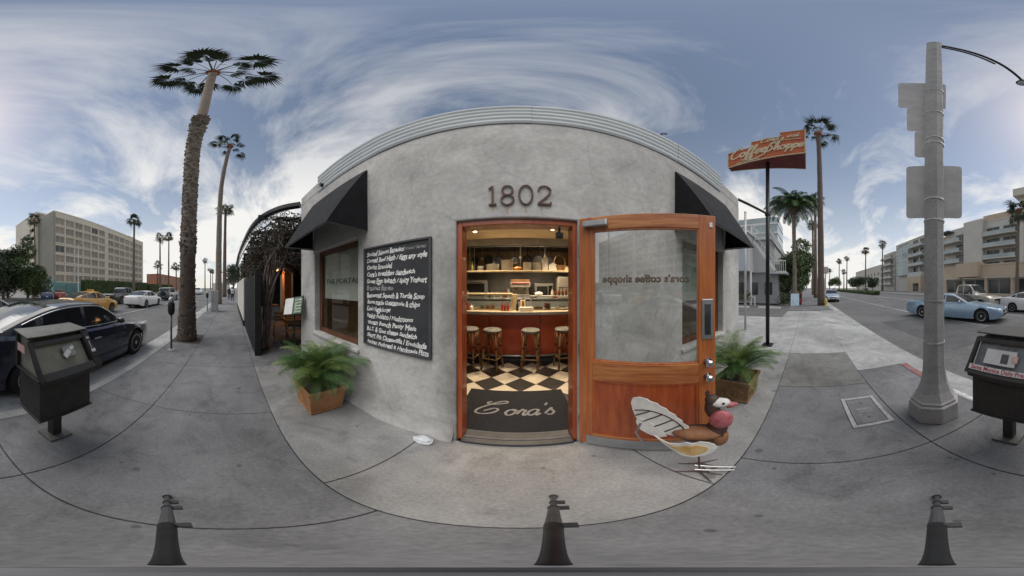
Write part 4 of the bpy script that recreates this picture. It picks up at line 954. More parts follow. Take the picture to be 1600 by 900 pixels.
MB().box(-0.3,0.3,-0.08,0.08,0.05,0.12).build('reflector', M['black_metal'], pl); MB().cyl((-0.25,0,0.03),(0.25,0,0.03),0.03,n=8).build('element', M['patio_glow'], pl); MB().cyl((0,0,0.12),(0,0,0.85),0.015,n=6).build('stem', M['black_metal'], pl)
ld = bpy.data.lights.new('heater_light', 'POINT'); ld.energy = 22; ld.color = (1.0,0.5,0.2); ld.shadow_soft_size = 0.15
lo = bpy.data.objects.new('heater_light', ld); COL.objects.link(lo); lo.parent = pl; lo.location = (0,-0.15,-0.05)
pr = thing('pergola', 'dark vine covered pergola frame over the patio entrance', 'pergola', (-4.2, 0.62, 0))
beam = spline([(0.72,0.74,3.42),(0.30,0.36,3.42),(-0.6,0.05,3.42),(-2.3,-0.10,3.41),(-6,-0.22,3.40),(-11.2,-0.24,3.38)],6)
MB().tube(beam, 0.085, 6).build('beam', M['black_metal'], pr)
b2 = MB().tube([(p.x, p.y+0.02, p.z-0.30) for p in beam], 0.022, 6); b2.build('lower_rail', M['black_metal'], pr)
sc = MB()
for i in range(3, len(beam)-8):
    p = beam[i]; d = (beam[i+1]-beam[i]).normalized()
    L_ = (beam[i+1]-beam[i]).length; n_ = max(1, int(L_/0.22))
    for j in range(n_):
        c = p + d*(L_*(j+0.5)/n_)
        sc = MB(); sc.tube([(c.x+d.x*0.08*math.cos(a)*(1-0.09*q), c.y+d.y*0.08*math.cos(a)*(1-0.09*q), c.z-0.16+0.09*math.sin(a)*(1-0.09*q)) for q, a in enumerate([k*0.75 for k in range(10)])], 0.013, 4); sc.build('scroll', M['sign_white'], pr)
for x, y in ((-5.0, 0.02), (-10.8, -0.1)): MB().box(x-0.05,x+0.05,y-0.05,y+0.05,0.003,3.36).build('post', M['black_metal'], pr)
for k in range(9): MB().box(-10.5+k*1.3,-10.42+k*1.3,0.0,5.8,3.30,3.40).build('rafter', M['black_metal'], pr)
# fence of canvas screens along the pavement
fe = thing('patio_fence', 'black and white canvas fence along the patio', 'fence', (-4.15, 0.60, 0))
MB().box(-3.4,0.02,-0.07,0.05,0.003,1.92).build('black_panel', M['black_canvas'], fe, bevel=0.02)
for k in range(8):
    x1 = -3.41-k*1.15
    MB().box(x1-1.14, x1, -0.11, -0.02, 0.24, 2.02).build('white_panel', M['canvas_white'], fe, bevel=0.01)
    MB().box(x1-1.14, x1, -0.13, -0.02, 0.003, 0.235).build('base_panel', M['black_canvas'], fe, bevel=0.01)
MB().box(0.02,0.07,-0.08,0.06,0.003,2.02).build('end_post', M['black_metal'], fe)
# vine
random.seed(21)
vi = thing('vine', 'bare stemmed brown vine sprawling over the pergola', 'vine', (-4.45, 0.72, 0))
for k in range(16):
    vs_ = MB()
    a = random.uniform(-0.15,0.15)
    pts = [(random.uniform(-0.25,0.1), random.uniform(0,0.2), 0.05), (-0.1+random.uniform(-0.25,0.15), 0.12+random.uniform(-0.05,0.2), 1.2), (random.uniform(-0.35,0.25), 0.15+random.uniform(-0.1,0.3), 2.1), (0.15+random.uniform(-0.5,0.4), 0.35+random.uniform(-0.2,0.4), 2.75), (random.uniform(-0.9,0.85), 0.45+random.uniform(-0.3,0.5), 3.2+random.uniform(-0.1,0.25))]
    vs_.tube(spline(pts,5), [0.020+0.012*math.sin(k) - 0.0005*i for i in range(21)], 5)
    vs_.build('stem', M['vine_wood'], vi, smooth=True)
tw = MB()
for k in range(1900):
    x = random.uniform(-9.5, 0.85) if random.random() < 0.35 else random.uniform(-1.6, 0.85)
    y = random.uniform(-0.12, 1.3); z = random.uniform(2.2, 3.15)
    if x > -1.2: y += 0.25*(x+1.2)/2
    d = Vector((random.gauss(0,1),random.gauss(0.3,0.6),random.gauss(-0.5,0.6))).normalized()*random.uniform(0.15,0.5)
    p = Vector((x,y,z)); m_ = p + d*0.5 + Vector((random.uniform(-.05,.05),)*3)
    tw.tube([p, m_, p+d], [0.009,0.007,0.004], 4, False)
struct(tw.build('twigs', M['twig'], vi, fixn=False), 'stuff')
def leafmass(n, sampler, size, mb=None, flat=0.0):
    mb = mb or MB()
    for _ in range(n):
        c = Vector(sampler()); s = size*random.uniform(0.6,1.3)
        nrm = Vector((random.gauss(0,1),random.gauss(0,1),random.gauss(0,1)+flat)).normalized()
        u = nrm.orthogonal().normalized(); w = nrm.cross(u); a = random.uniform(0,6.28); u, w = u*math.cos(a)+w*math.sin(a), w*math.cos(a)-u*math.sin(a)
        mb.add([c-u*s, c-w*s*0.45+nrm*s*0.1, c+u*s, c+w*s*0.45+nrm*s*0.1], [(0,1,2,3)])
    return mb
def vine_pt():
    x = random.uniform(-10.5,0.9) if random.random() < 0.6 else random.uniform(-2,0.9)
    y = random.uniform(0.0,5.5) if random.random() < 0.35 else random.uniform(-0.15,1.2)
    if x > -0.8: y += 0.30*(x+0.8)
    lo_ = 2.5 if y > 0.4 else 2.05 if x < -0.9 else 2.45
    return (x, y, random.uniform(lo_, 3.26))
def vine_edge():
    x = random.uniform(-11, -0.6)
    return (x, random.uniform(-0.16, 0.35)-0.02*min(0, x), random.uniform(1.75, 3.28))
struct(leafmass(7000, vine_edge, 0.05, leafmass(14000, vine_pt, 0.045)).build('leaves', M['leaf_vine'], vi, fixn=False), 'stuff')
# patio tables and chairs
def bistro_table(x, y, lb):
    t = thing('patio_table', lb, 'table', (x, y, 0.0025), 0, 'patio tables')
    MB().box(-0.33,0.33,-0.33,0.33,0.71,0.74).build('table_top', M['table_wood'], t, bevel=0.006); MB().cyl((0,0,0.02),(0,0,0.71),0.03,n=8).build('pedestal', M['black_metal'], t)
    b = MB(); b.box(-0.25,0.25,-0.03,0.03,0,0.025); b.box(-0.03,0.03,-0.25,0.25,0.0255,0.045); b.build('foot', M['black_metal'], t)
def bistro_chair(x, y, rz, lb):
    t = thing('patio_chair', lb, 'chair', (x, y, 0.0025), R(rz), 'patio chairs')
    for k in range(5): MB().box(-0.20,0.20,-0.20+k*0.082,-0.128+k*0.082,0.44,0.455).build('seat_slat', M['table_wood'], t)
    for k in range(3): MB().box(-0.20,0.20,0.205,0.218,0.60+k*0.10,0.67+k*0.10).build('back_slat', M['table_wood'], t)
    for sx in (-0.21, 0.21):
        MB().tube([(sx,-0.22,0),(sx,0.21,0.46),(sx,0.215,0.88)],0.010,6).build('leg', M['black_metal'], t); MB().tube([(sx,0.25,0),(sx,-0.19,0.44)],0.010,6).build('leg', M['black_metal'], t)
bistro_table(-4.95, 1.75, 'nearest brown wooden table at the patio entrance'); bistro_chair(-4.55, 1.62, 80, 'nearest slatted chair at the patio entrance')
bistro_chair(-5.5, 1.5, -95, 'slatted chair behind the nearest patio table'); bistro_table(-7.0, 2.75, 'second wooden table deeper in the patio'); bistro_chair(-6.4, 2.5, 70, 'slatted chair facing the second patio table')
bistro_chair(-6.9, 3.5, 10, 'slatted chair at the back of the second patio table'); bistro_table(-9.3, 2.05, 'far wooden table in front of the grey patio screen')
# menu stand
ms = thing('menu_stand', 'menu stand with white page and green chalk page at the shop corner', 'menu stand', (-3.36, 1.20, 0.002))
MB().cyl((0,0,0.02),(0,0,1.22),0.016,n=8).build('post', M['black_metal'], ms); MB().lathe([(0.15,0),(0.15,0.012),(0.02,0.02)],16).build('foot', M['black_metal'], ms)
Mt = Matrix.Translation((0,-0.02,1.25)) @ Matrix.Rotation(R(28),4,'Z') @ Matrix.Rotation(R(-22),4,'X') @ Matrix.Rotation(R(-10),4,'Y')
MB().mbox(Mt, 0.46, 0.02, 0.36).build('board', M['black_metal'], ms)
MB().mbox(Mt @ Matrix.Translation((-0.115,-0.0125,0)), 0.21, 0.004, 0.33).build('white_page', M['paper'], ms)
MB().mbox(Mt @ Matrix.Translation((0.112,-0.0125,0)), 0.21, 0.004, 0.33).build('green_page', M['menu_green'], ms)
for k in range(5): text(('Cafe','Lunch','Soup','Tacos','Dinner')[k], 0.06, M['chalk'], 'chalk_line', ms, Mt @ Matrix.Translation((0.112,-0.0150,0.115-k*0.06)) @ FACE, 0.0003, 0.2, 0.16, 0.0006)
# ------------------------------------------------------------------ plants
def feather_frond(L, nl, ll, droop, seed, mat, width=0.012, vee=0.5):
    rnd = random.Random(seed); mb = MB()
    pts = []
    for i in range(13):
        t = i/12; ang = R(62) - R(droop)*t**1.25
        if i == 0: p = Vector((0,0,0))
        else: p = p + Vector((math.cos(ang), 0, math.sin(ang)))*(L/12)
        pts.append(p.copy())
    mb.tube(pts, [0.011*L*(1-0.8*i/12) for i in range(13)], 4, False)
    for k in range(nl):
        t = 0.16 + 0.84*k/nl; i = min(int(t*12), 11); f_ = t*12-i; p = pts[i].lerp(pts[i+1], f_); d = (pts[i+1]-pts[i]).normalized()
        l = ll*math.sin(math.pi*min(1,(0.18+0.80*t)))**0.6*rnd.uniform(0.85,1.1)
        for s in (-1, 1):
            dirv = (d*0.75 + Vector((0,s*0.85,0)) + Vector((0,0,vee*0.45))).normalized()
            tip = p + dirv*l*0.95 + Vector((0,0,-l*0.42)); mid = p + dirv*l*0.5 + Vector((0,0,0.0)); w = d*width*0.5
            mb.add([p-w*0.6, p+w*0.6, mid+w, mid-w, tip], [(0,1,2,3),(3,2,4)])
    me = mb.mesh('frond'); me.materials.append(M[mat]); return me
PF = [feather_frond(0.60, 40, 0.15, 66+22*i, 40+i, 'palm_leaf', 0.0050) for i in range(3)]
PF2 = [feather_frond(0.66, 40, 0.16, 70+24*i, 50+i, 'palm_leaf_light', 0.0050) for i in range(2)]
def potted_palm(label, loc, potmat, light, seed, carved, nf=110):
    rnd = random.Random(seed)
    t = thing('potted_palm', label, 'potted palm', loc)
    # square flared pot with rim, hollow
    def ring(h, z): return [(-h,-h,z),(h,-h,z),(h,h,z),(-h,h,z)]
    pb = MB(); lv = [ring(0.19,0),ring(0.205,0.03),ring(0.198,0.04),ring(0.225,0.30),ring(0.243,0.31),ring(0.247,0.365),ring(0.218,0.367),ring(0.205,0.31)]
    vs = [p for r in lv for p in r]; fs = [(3,2,1,0)]
    for i in range(len(lv)-1):
        for k in range(4): fs.append((i*4+k, i*4+(k+1)%4, (i+1)*4+(k+1)%4, (i+1)*4+k))
    pb.add(vs, fs); pb.build('pot', M[potmat], t, bevel=0.006)
    MB().box(-0.206,0.206,-0.206,0.206,0.29,0.315).build('soil', M['soil'], t)
    if carved:
        for (fx, q) in ((Matrix.Translation((0,-0.2135,0.17)) @ FACE, 1), (Matrix.Translation((-0.2135,0,0.17)) @ Matrix.Rotation(R(-90),4,'Z') @ FACE, 1), (Matrix.Translation((0.2135,0,0.17)) @ Matrix.Rotation(R(90),4,'Z') @ FACE, 1)):
            cv = MB()
            for s in (-1, 1):
                cv.ribbon(spline([(0,-0.06,0),(s*0.05,-0.03,0),(s*0.04,0.03,0),(s*0.10,0.05,0),(s*0.14,0.0,0),(s*0.11,-0.03,0),(s*0.09,0.0,0)],6), 0.016, fx, 0.010)
            cv.ribbon(spline([(0.03,0.05,0),(-0.03,0.06,0),(-0.03,0.01,0),(0.03,-0.01,0),(0.03,-0.06,0),(-0.04,-0.05,0)],6), 0.016, fx, 0.010)
            cv.build('carved_scroll', M[potmat], t)
    for k in range(3):
        st = MB(); a = k*2.1+seed; st.tube([(0.07*math.cos(a),0.07*math.sin(a),0.30),(0.09*math.cos(a),0.09*math.sin(a),0.40)], [0.03,0.022], 7)
        st.build('stem', M['petiole'], t)
    for k in range(nf):
        a = k*2.399+rnd.uniform(-.2,.2); f = k/nf; c = k % 3
        ca = c*2.1+seed
        pf = rnd.choice(PF2 if rnd.random() < light else PF)
        inst('frond', pf, t, (0.08*math.cos(ca), 0.08*math.sin(ca), 0.40+rnd.uniform(-.02,.04)), (rnd.uniform(-.12,.12), R(-34+44*f)+rnd.uniform(-.12,.12), a), rnd.uniform(0.72,1.20))
potted_palm('feathery potted palm in a terracotta planter left of the doorway', (-1.93, 1.00, 0.002), 'terracotta', 0.35, 3, False)
potted_palm('feathery potted palm in a carved brown planter right of the open door', (2.25, 0.90, 0.002), 'stone_pot', 0.55, 8, True, 75)

def fan_frond(pl, fl, nb, seed, mat, droop=0.35):
    rnd = random.Random(seed); mb = MB()
    pts = [Vector((pl*t, 0, 0.10*pl*math.sin(math.pi*t*0.9)-0.10*pl*t*t)) for t in (0,.25,.5,.75,1)]
    mb.tube(pts, [0.026,0.022,0.018,0.016,0.014], 4, False)
    e = pts[-1]
    for k in range(nb):
        a = R(-125 + 250*k/(nb-1)); l = fl*(0.72+0.28*math.cos(a*0.55))*rnd.uniform(0.85,1.08)
        d = Vector((math.cos(a), math.sin(a), rnd.uniform(-.10,.12))); s = Vector((-math.sin(a), math.cos(a), 0))*fl*0.05
        mid = e + d*l*0.58 + Vector((0,0,0.03*fl-droop*0.10*fl)); tip = e + d*l*rnd.uniform(0.9,1.0) + Vector((0,0,-droop*l*rnd.uniform(0.5,1.25)))
        mb.add([e+d*0.03, mid-s, tip, mid+s], [(0,1,2,3)])
    me = mb.mesh('frond'); me.materials.append(M[mat]); return me
FANS = [fan_frond(0.78, 0.92, 26, i, 'fan_leaf', 0.25+0.3*i) for i in range(3)]
FANG = [fan_frond(0.78, 0.95, 22, 9+i, 'fan_leaf_grey', 0.2+0.35*i) for i in range(2)]
def trunk_tube(pts, rads, n=14, k=8, rough=0.0, seed=0):
    rnd = random.Random(seed); P = spline(pts, k); rr = []
    for i in range(len(P)):
        t = i/(len(P)-1)*(len(rads)-1); j = min(int(t), len(rads)-2); r = rads[j]+(rads[j+1]-rads[j])*(t-j)
        rr.append(r*(1+rough*rnd.uniform(-1,1)))
    return MB().tube(P, rr, n), P, rr
def fan_palm(label, base, H, top, r0, r1, nf, crown, seed, group, grey=False, pitch=(66,-28), skirt=0, bark='palm_bark', mid=None, smooth_from=None, fm=None):
    rnd = random.Random(seed)
    t = thing('fan_palm', label, 'palm tree', base, 0, group)
    tx, ty = top
    pts = [(0,0,0)] + (mid or [(tx*0.25,ty*0.25,H*0.45),(tx*0.6,ty*0.6,H*0.78)]) + [(tx,ty,H)]
    tb, P, rr = trunk_tube(pts, [r0*1.35, r0, (r0+r1)/2, r1], 12, 8, 0.05, seed)
    tb.build('trunk', M[bark], t, smooth=True)
    MB().ball((tx,ty,H+0.05), 0.30*crown, (1,1,1.1), 10, 6, 0.2).build('heart', M['palm_heart'], t)
    for k in range(nf):
        f = (k+0.5)/nf; a = k*2.399+rnd.uniform(-.3,.3)
        p = R(pitch[0]+(pitch[1]-pitch[0])*f**0.8+rnd.uniform(-9,9))
        inst('frond', rnd.choice(fm or (FANG if grey else FANS)), t, (tx,ty,H+0.1*crown), (rnd.uniform(-.4,.4), -p, a), crown*rnd.uniform(0.62,1.15))
    return t, P, rr
# nearest palm, leaning, with old leaf bases on the lower trunk
PG = 'street palms by the kerb'
rnd = random.Random(4)
p1 = thing('fan_palm', 'nearest leaning palm with a rough lower trunk in a soil pit by the kerb', 'palm tree', (-5.45, -1.36, 0), 0, PG)
tb, P, rr = trunk_tube([(0,0,-0.01),(0.05,0.02,1.0),(0.14,0.08,3.0),(0.19,0.15,4.7),(0.27,0.26,6.7),(0.31,0.50,8.45)], [0.33,0.25,0.225,0.215,0.21,0.20], 18, 8, 0.03, 4)
tb.build('trunk', M['palm_bark_mixed'], p1, smooth=True)
tb2, P2, rr2 = trunk_tube([(0.305,0.48,8.3),(0.40,0.64,10.0),(0.52,0.77,11.7),(0.62,0.87,13.2)], [0.175,0.15,0.13,0.125], 14, 8, 0.02, 4)
tb2.build('upper_trunk', M['palm_smooth'], p1, smooth=True)
bs = MB(); bsd = MB()
for k in range(2000):
    u = rnd.random()**0.9*0.985+0.012; j = min(int(u*(len(P)-1)), len(P)-2); c = P[j].lerp(P[j+1], u*(len(P)-1)-j); r = rr[j]
    if c.z < 2.5 and rnd.random() < 0.72: continue
    a = rnd.uniform(0, 6.283); o = Vector((math.cos(a), math.sin(a), 0)); s = Vector((-math.sin(a), math.cos(a), 0))
    top_ = c.z > 7.6
    w = rnd.uniform(0.025,0.055); h = rnd.uniform(0.04,0.10)*(1.5 if top_ else 1); e = rnd.uniform(0.015,0.05)*(1.9 if top_ else 0.8)*(1.5 if 2.6 < c.z < 3.4 else 1)
    q = c + o*(r*0.97)
    (bsd if (2.3 < c.z < 3.1 or rnd.random() < 0.25) else bs).add([q-s*w, q+s*w, q+s*w*0.6+Vector((0,0,h))+o*e, q-s*w*0.6+Vector((0,0,h))+o*e, q-s*w*0.6+Vector((0,0,h*1.02))-o*0.02, q+s*w*0.6+Vector((0,0,h*1.02))-o*0.02], [(0,1,2,3),(3,2,5,4),(0,3,4),(1,5,2)])
struct(bs.build('leaf_bases', M['palm_bark'], p1, fixn=False), 'stuff'); struct(bsd.build('leaf_bases', M['palm_bark_dark'], p1, fixn=False), 'stuff')
MB().ball((0.62,0.87,13.25), 0.22, (1,1,1.2), 12, 8, 0.2).build('heart', M['palm_heart'], p1)
FN1 = [fan_frond(1.15, 0.60, 30, 60+i, 'fan_leaf', 0.7+0.35*i) for i in range(3)]
for k in range(16):
    a = k*2.399+rnd.uniform(-.2,.2)
    p, q = ((-6, 1.12), (14, 1.02), (40, 0.80))[k % 3]
    inst('frond', rnd.choice(FN1), p1, (0.62,0.87,13.28), (rnd.uniform(-.35,.35), -R(p+rnd.uniform(-10,10)), a), q*rnd.uniform(0.85,1.1))
sk = MB()
for pts in ([(0,0,0),(0.25,0.2,0.9),(0.3,0.3,1.5)],[(0.27,0.24,1.1),(0.5,0.3,1.35)],[(0.25,0.2,0.9),(0.05,0.35,1.4)]): sk.tube([(x+0.62,y+0.87,z+13.2) for x,y,z in pts], 0.015, 4)
sk.build('dead_stalk', M['twig'], p1)
fan_palm('tall slender street palm beyond the nearest leaning palm', (-18.4,-1.32,0), 18.2, (1.3,1.15), 0.28, 0.17, 15, 1.15, 31, PG, True, fm=FN1, bark='palm_bark', pitch=(82,-15), mid=[(0.15,0.05,6),(0.5,0.3,12.5)])
fan_palm('third street palm seen just left of the patio fence', (-33,-1.3,0), 16.5, (-0.3,0.2), 0.30, 0.2, 20, 1.2, 32, PG, True, bark='palm_bark_dark')
fan_palm('tall street palm beyond the orange sign', (17.0,-1.25,0), 20.4, (-0.2,0.3), 0.25, 0.20, 16, 1.3, 33, PG, False, fm=FN1, bark='palm_bark_dark', pitch=(84,-15))
fan_palm('slim street palm behind the date palm', (30,-1.3,0), 17, (0.2,0.1), 0.26, 0.2, 20, 1.2, 34, PG, True, bark='palm_bark_far')
fan_palm('street palm far along the right pavement', (44,-1.3,0), 17, (0.2,0.1), 0.26, 0.2, 18, 1.2, 35, PG, True, bark='palm_bark_far')
FG = 'palms across the street'
far = [(-23.5,-43.0,20.5,'palm left of the hotel above the dark trees',1.7), (-38.5,-22.8,18.8,'tall palm in front of the hotel facade',1.45), (-62,-25.5,20,'left one of the palm pair right of the hotel',1.7), (-74,-26.5,23.5,'taller one of the palm pair right of the hotel',1.8),
       (-86,-23.5,23.5,'third palm from the hotel along the far pavement',1.8), (-98,-22,19.5,'fourth palm from the hotel along the far pavement',1.7), (-70,-30,11.0,'short bushy palm below the pair of tall palms',1.7), (-90,-28,12.5,'low palm in front of the brick building',2.0),
       (-150,-22,24,'distant palm seen left of the leaning trunk',2.2), (-190,-22,20,'first of the small distant palms down the street',2.3), (-230,-24,22,'second of the small distant palms down the street',2.3), (-260,-16,25,'third of the small distant palms down the street',2.4),
       (88,-38,25,'tall palm in front of the glass corner building',2.0), (92,-30,21.5,'palm left of the glass corner building',2.0), (125,-27,22,'first of the distant palms on the right side of the street',2.0), (150,-26,24,'second of the distant palms on the right side of the street',2.0),
       (150,-30,15,'third of the distant palms on the right side of the street',2.2), (200,-24,21,'fourth of the distant palms on the right side of the street',2.3), (205,-20,20,'fifth of the distant palms on the right side of the street',2.3), (12.0,-26.2,14.6,'palm before the beige building at the right edge',1.75)]
for k, (x, y, H, lb, cr_) in enumerate(far):
    fan_palm(lb, (x,y,-0.1), H, (random.uniform(-.5,.5), random.uniform(-.3,.3)), 0.24+0.0012*abs(x), 0.17+0.0008*abs(x), 15, cr_, 100+k, FG, k % 2 == 0, pitch=(72,-48), bark='palm_bark_far')
# date palm
DF = [feather_frond(3.0, 46, 0.55, 95+16*i, 70+i, 'fan_leaf_grey' if i == 2 else 'palm_leaf', 0.05) for i in range(3)]
dp = thing('date_palm', 'bushy date palm with arching feather fronds behind the orange sign', 'palm tree', (18.6, 1.35, 0))
trunk_tube([(0,0,0),(0.1,0,4),(0.15,0.1,10.2)], [0.28,0.20,0.20], 12, 8, 0.06, 3)[0].build('trunk', M['palm_bark'], dp, smooth=True)
MB().ball((0.15,0.1,10.1), 0.48, (1,1,1.3), 12, 8, 0.15).build('boss', M['palm_bark_dark'], dp)
for k in range(64):
    a = k*2.399; f = k/64
    inst('frond', random.choice(DF), dp, (0.15,0.1,10.3), (random.uniform(-.15,.15), R(-18+58*f), a), random.uniform(1.0,1.25))
# leafy trees
def tree(name, label, loc, clumps, n, leaf, mat, trunk_h, tr, group=None, cat='tree'):
    t = thing(name, label, cat, loc, 0, group)
    tb = MB(); tb.tube([(0,0,-0.1),(0.1*tr,0,trunk_h*0.5),(0,0.05,trunk_h)], [tr,tr*0.7,tr*0.5], 8)
    for c in clumps[:6]: tb.tube([(0,0,trunk_h*0.55),(c[0]*0.5,c[1]*0.5,(trunk_h*0.6+c[2])/2),(c[0],c[1],c[2])], [tr*0.5,tr*0.3,tr*0.1], 5)
    tb.build('trunk', M['palm_bark_dark'], t)
    tot = sum(c[3]**2 for c in clumps)
    mb = MB()
    for (cx, cy, cz, r) in clumps:
        def smp():
            d = Vector((random.gauss(0,1),random.gauss(0,1),random.gauss(0,1))).normalized()*r*random.uniform(0.55,1.05)
            return (cx+d.x, cy+d.y, cz+d.z*0.85)
        leafmass(int(n*r*r/tot), smp, leaf, mb)
    mb.build('crown', M[mat], t, fixn=False)
random.seed(77)
def clumps(n, w, d, z0, z1, r0, r1): return [(random.uniform(-w,w), random.uniform(-d,d), random.uniform(z0,z1), random.uniform(r0,r1)) for _ in range(n)]
TG = 'dark trees beside the hotel'
tree('broad_tree', 'tall pointed green tree against the hotel wing', (-12.6,-25.5,0), clumps(11,1.8,1.6,1.5,6.0,1.2,1.8)+[(0,0,7.2,1.5),(0.2,0,8.8,1.0),(0.1,0,9.6,.6)], 9000, 0.19, 'leaf_mid', 4, 0.22, TG)
tree('broad_tree', 'dark rounded tree at the left edge', (-8.6,-25.5,0), clumps(14,2.2,1.6,1.4,5.6,1.3,1.9), 9000, 0.19, 'leaf_dark', 3.5, 0.25, TG)
tree('broad_tree', 'dark bushy tree left of the pointed tree', (-10.4,-28.5,0), clumps(11,2.0,1.6,2.0,7.0,1.3,1.9), 7000, 0.2, 'leaf_dark', 3.5, 0.25, TG)
tree('low_shrub', 'ochre shrub at the foot of the hotel wing', (-14.2,-24.9,0), clumps(6,1.5,0.4,0.3,0.6,0.4,0.6), 900, 0.09, 'leaf_ochre', 0.3, 0.05, None, 'shrub')
tree('broad_tree', 'green tree behind the date palm beside the apartments', (21.0,2.3,0), clumps(12,1.6,1.2,1.6,5.4,1.0,1.6), 7000, 0.15, 'leaf_mid', 3, 0.2)
tree('broad_tree', 'tall leafy tree between the date palm and the slim street palm', (24.0,1.0,0), clumps(12,1.4,0.8,2.0,8.0,1.0,1.6), 4500, 0.17, 'leaf_mid', 4, 0.2)
tree('broad_tree', 'second green tree farther along the right pavement', (27.5,1.7,0), clumps(10,1.6,0.9,2.0,6.5,1.0,1.6), 2600, 0.16, 'leaf_dark', 3, 0.2)
for k, (x, y, s, lb) in enumerate(((70,-20,1.2,'left one of the leafy street trees far on the right'),(85,-22,1.4,'middle one of the leafy street trees far on the right'),(62,-23,1.1,'right one of the leafy street trees far on the right'),(120,-18,1.8,'distant trees closing the street on the right'),(140,3,2.0,'distant tree at the end of the right pavement'))):
    tree('street_tree', lb, (x,y,0), [(a*s,b*s,c*s,r*s) for a,b,c,r in clumps(8,2,1.5,2.2,4.2,0.9,1.5)], 1300, 0.28*s, 'leaf_mid' if k % 2 else 'leaf_dark', 3*s, 0.2, 'leafy trees far on the right')
tree('street_tree', 'tree beyond the grey cabinet on the left pavement', (-38,0.4,0), clumps(9,1.2,0.8,2.5,6.0,0.9,1.4), 2000, 0.17, 'leaf_dark', 3, 0.2)
tree('street_tree', 'far dark tree over the left pavement', (-55,0.6,0), clumps(9,2.2,1.2,2.5,7.5,1.2,1.8), 1800, 0.24, 'leaf_dark', 3, 0.2)
def hedge(label, x0, x1, y0, y1, h, n, grp):
    t = thing('hedge', label, 'hedge', ((x0+x1)/2, (y0+y1)/2, -0.03), 0, grp)
    w, d = (x1-x0)/2, (y1-y0)/2
    MB().box(-w+0.15,w-0.15,-d+0.15,d-0.15,0,h-0.15).build('core', M['leaf_dark'], t)
    def smp():
        f_ = random.random()
        if f_ < 0.45: return (random.uniform(-w,w), d+random.uniform(-.12,.06), random.uniform(0,h))
        if f_ < 0.8: return (random.uniform(-w,w), random.uniform(-d,d), h+random.uniform(-.12,.08))
        return (random.choice((-w,w)), random.uniform(-d,d), random.uniform(0,h))
    leafmass(n, smp, 0.16).build('foliage', M['leaf_hedge'], t, fixn=False)
hedge('long clipped green hedge before the hotel', -55, -26.5, -28.6, -27.2, 3.3, 7000, 'hedges before the hotel')
hedge('shorter clipped hedge right of the hotel', -82, -57, -28.6, -27.2, 3.0, 3500, 'hedges before the hotel')
hedge('low planting strip along the middle of the street on the right', 40, 95, -16.6, -15.2, 0.9, 2500, 'hedge on the median')
# ------------------------------------------------------------------ vehicles
WH = {}
def wheel_meshes(r, w, spokes):
    k = (r, w, spokes)
    if k in WH: return WH[k]
    t = MB().lathe([(r*0.62,-w/2),(r*0.90,-w/2),(r*0.985,-w*0.38),(r,-w*0.2),(r,w*0.2),(r*0.985,w*0.38),(r*0.90,w/2),(r*0.62,w/2)], 26, axis='y')
    me = t.mesh('wheel'); me.materials.append(M['tyre'])
    for p in me.polygons: p.use_smooth = True
    try: me.set_sharp_from_angle(angle=R(35))
    except Exception: pass
    b = MB()
    n = 24
    for (ra, ya, rb, yb) in ((r*0.66,w*0.52,r*0.60,w*0.50),(r*0.60,w*0.50,r*0.58,w*0.15)):
        for k_ in range(n):
            a0, a1 = 2*math.pi*k_/n, 2*math.pi*(k_+1)/n
            b.add([(ra*math.cos(a0),ya,ra*math.sin(a0)),(ra*math.cos(a1),ya,ra*math.sin(a1)),(rb*math.cos(a1),yb,rb*math.sin(a1)),(rb*math.cos(a0),yb,rb*math.sin(a0))],[(0,1,2,3)])
    for s in range(spokes):
        a = 2*math.pi*s/spokes; c, sn = math.cos(a), math.sin(a); wi, wo = r*0.11*7/max(spokes,5), r*0.075*7/max(spokes,5)
        def pt(rr, o, y): return (rr*c-o*sn, y, rr*sn+o*c)
        b.add([pt(r*0.10,-wi,w*0.47),pt(r*0.10,wi,w*0.47),pt(r*0.61,wo,w*0.50),pt(r*0.61,-wo,w*0.50),pt(r*0.10,-wi,w*0.3),pt(r*0.10,wi,w*0.3),pt(r*0.61,wo,w*0.3),pt(r*0.61,-wo,w*0.3)], [(0,1,2,3),(0,3,7,4),(1,5,6,2)])
    b.lathe([(r*0.15,w*0.30),(r*0.16,w*0.50),(r*0.07,w*0.53)], 12, axis='y')
    mr = b.mesh('rim'); mr.materials.append(M['rim'])
    d = MB().lathe([(r*0.60,w*0.10),(r*0.60,w*0.14)], 20, axis='y').mesh('brake_disc'); d.materials.append(M['car_black'])
    WH[k] = (me, mr, d); return WH[k]
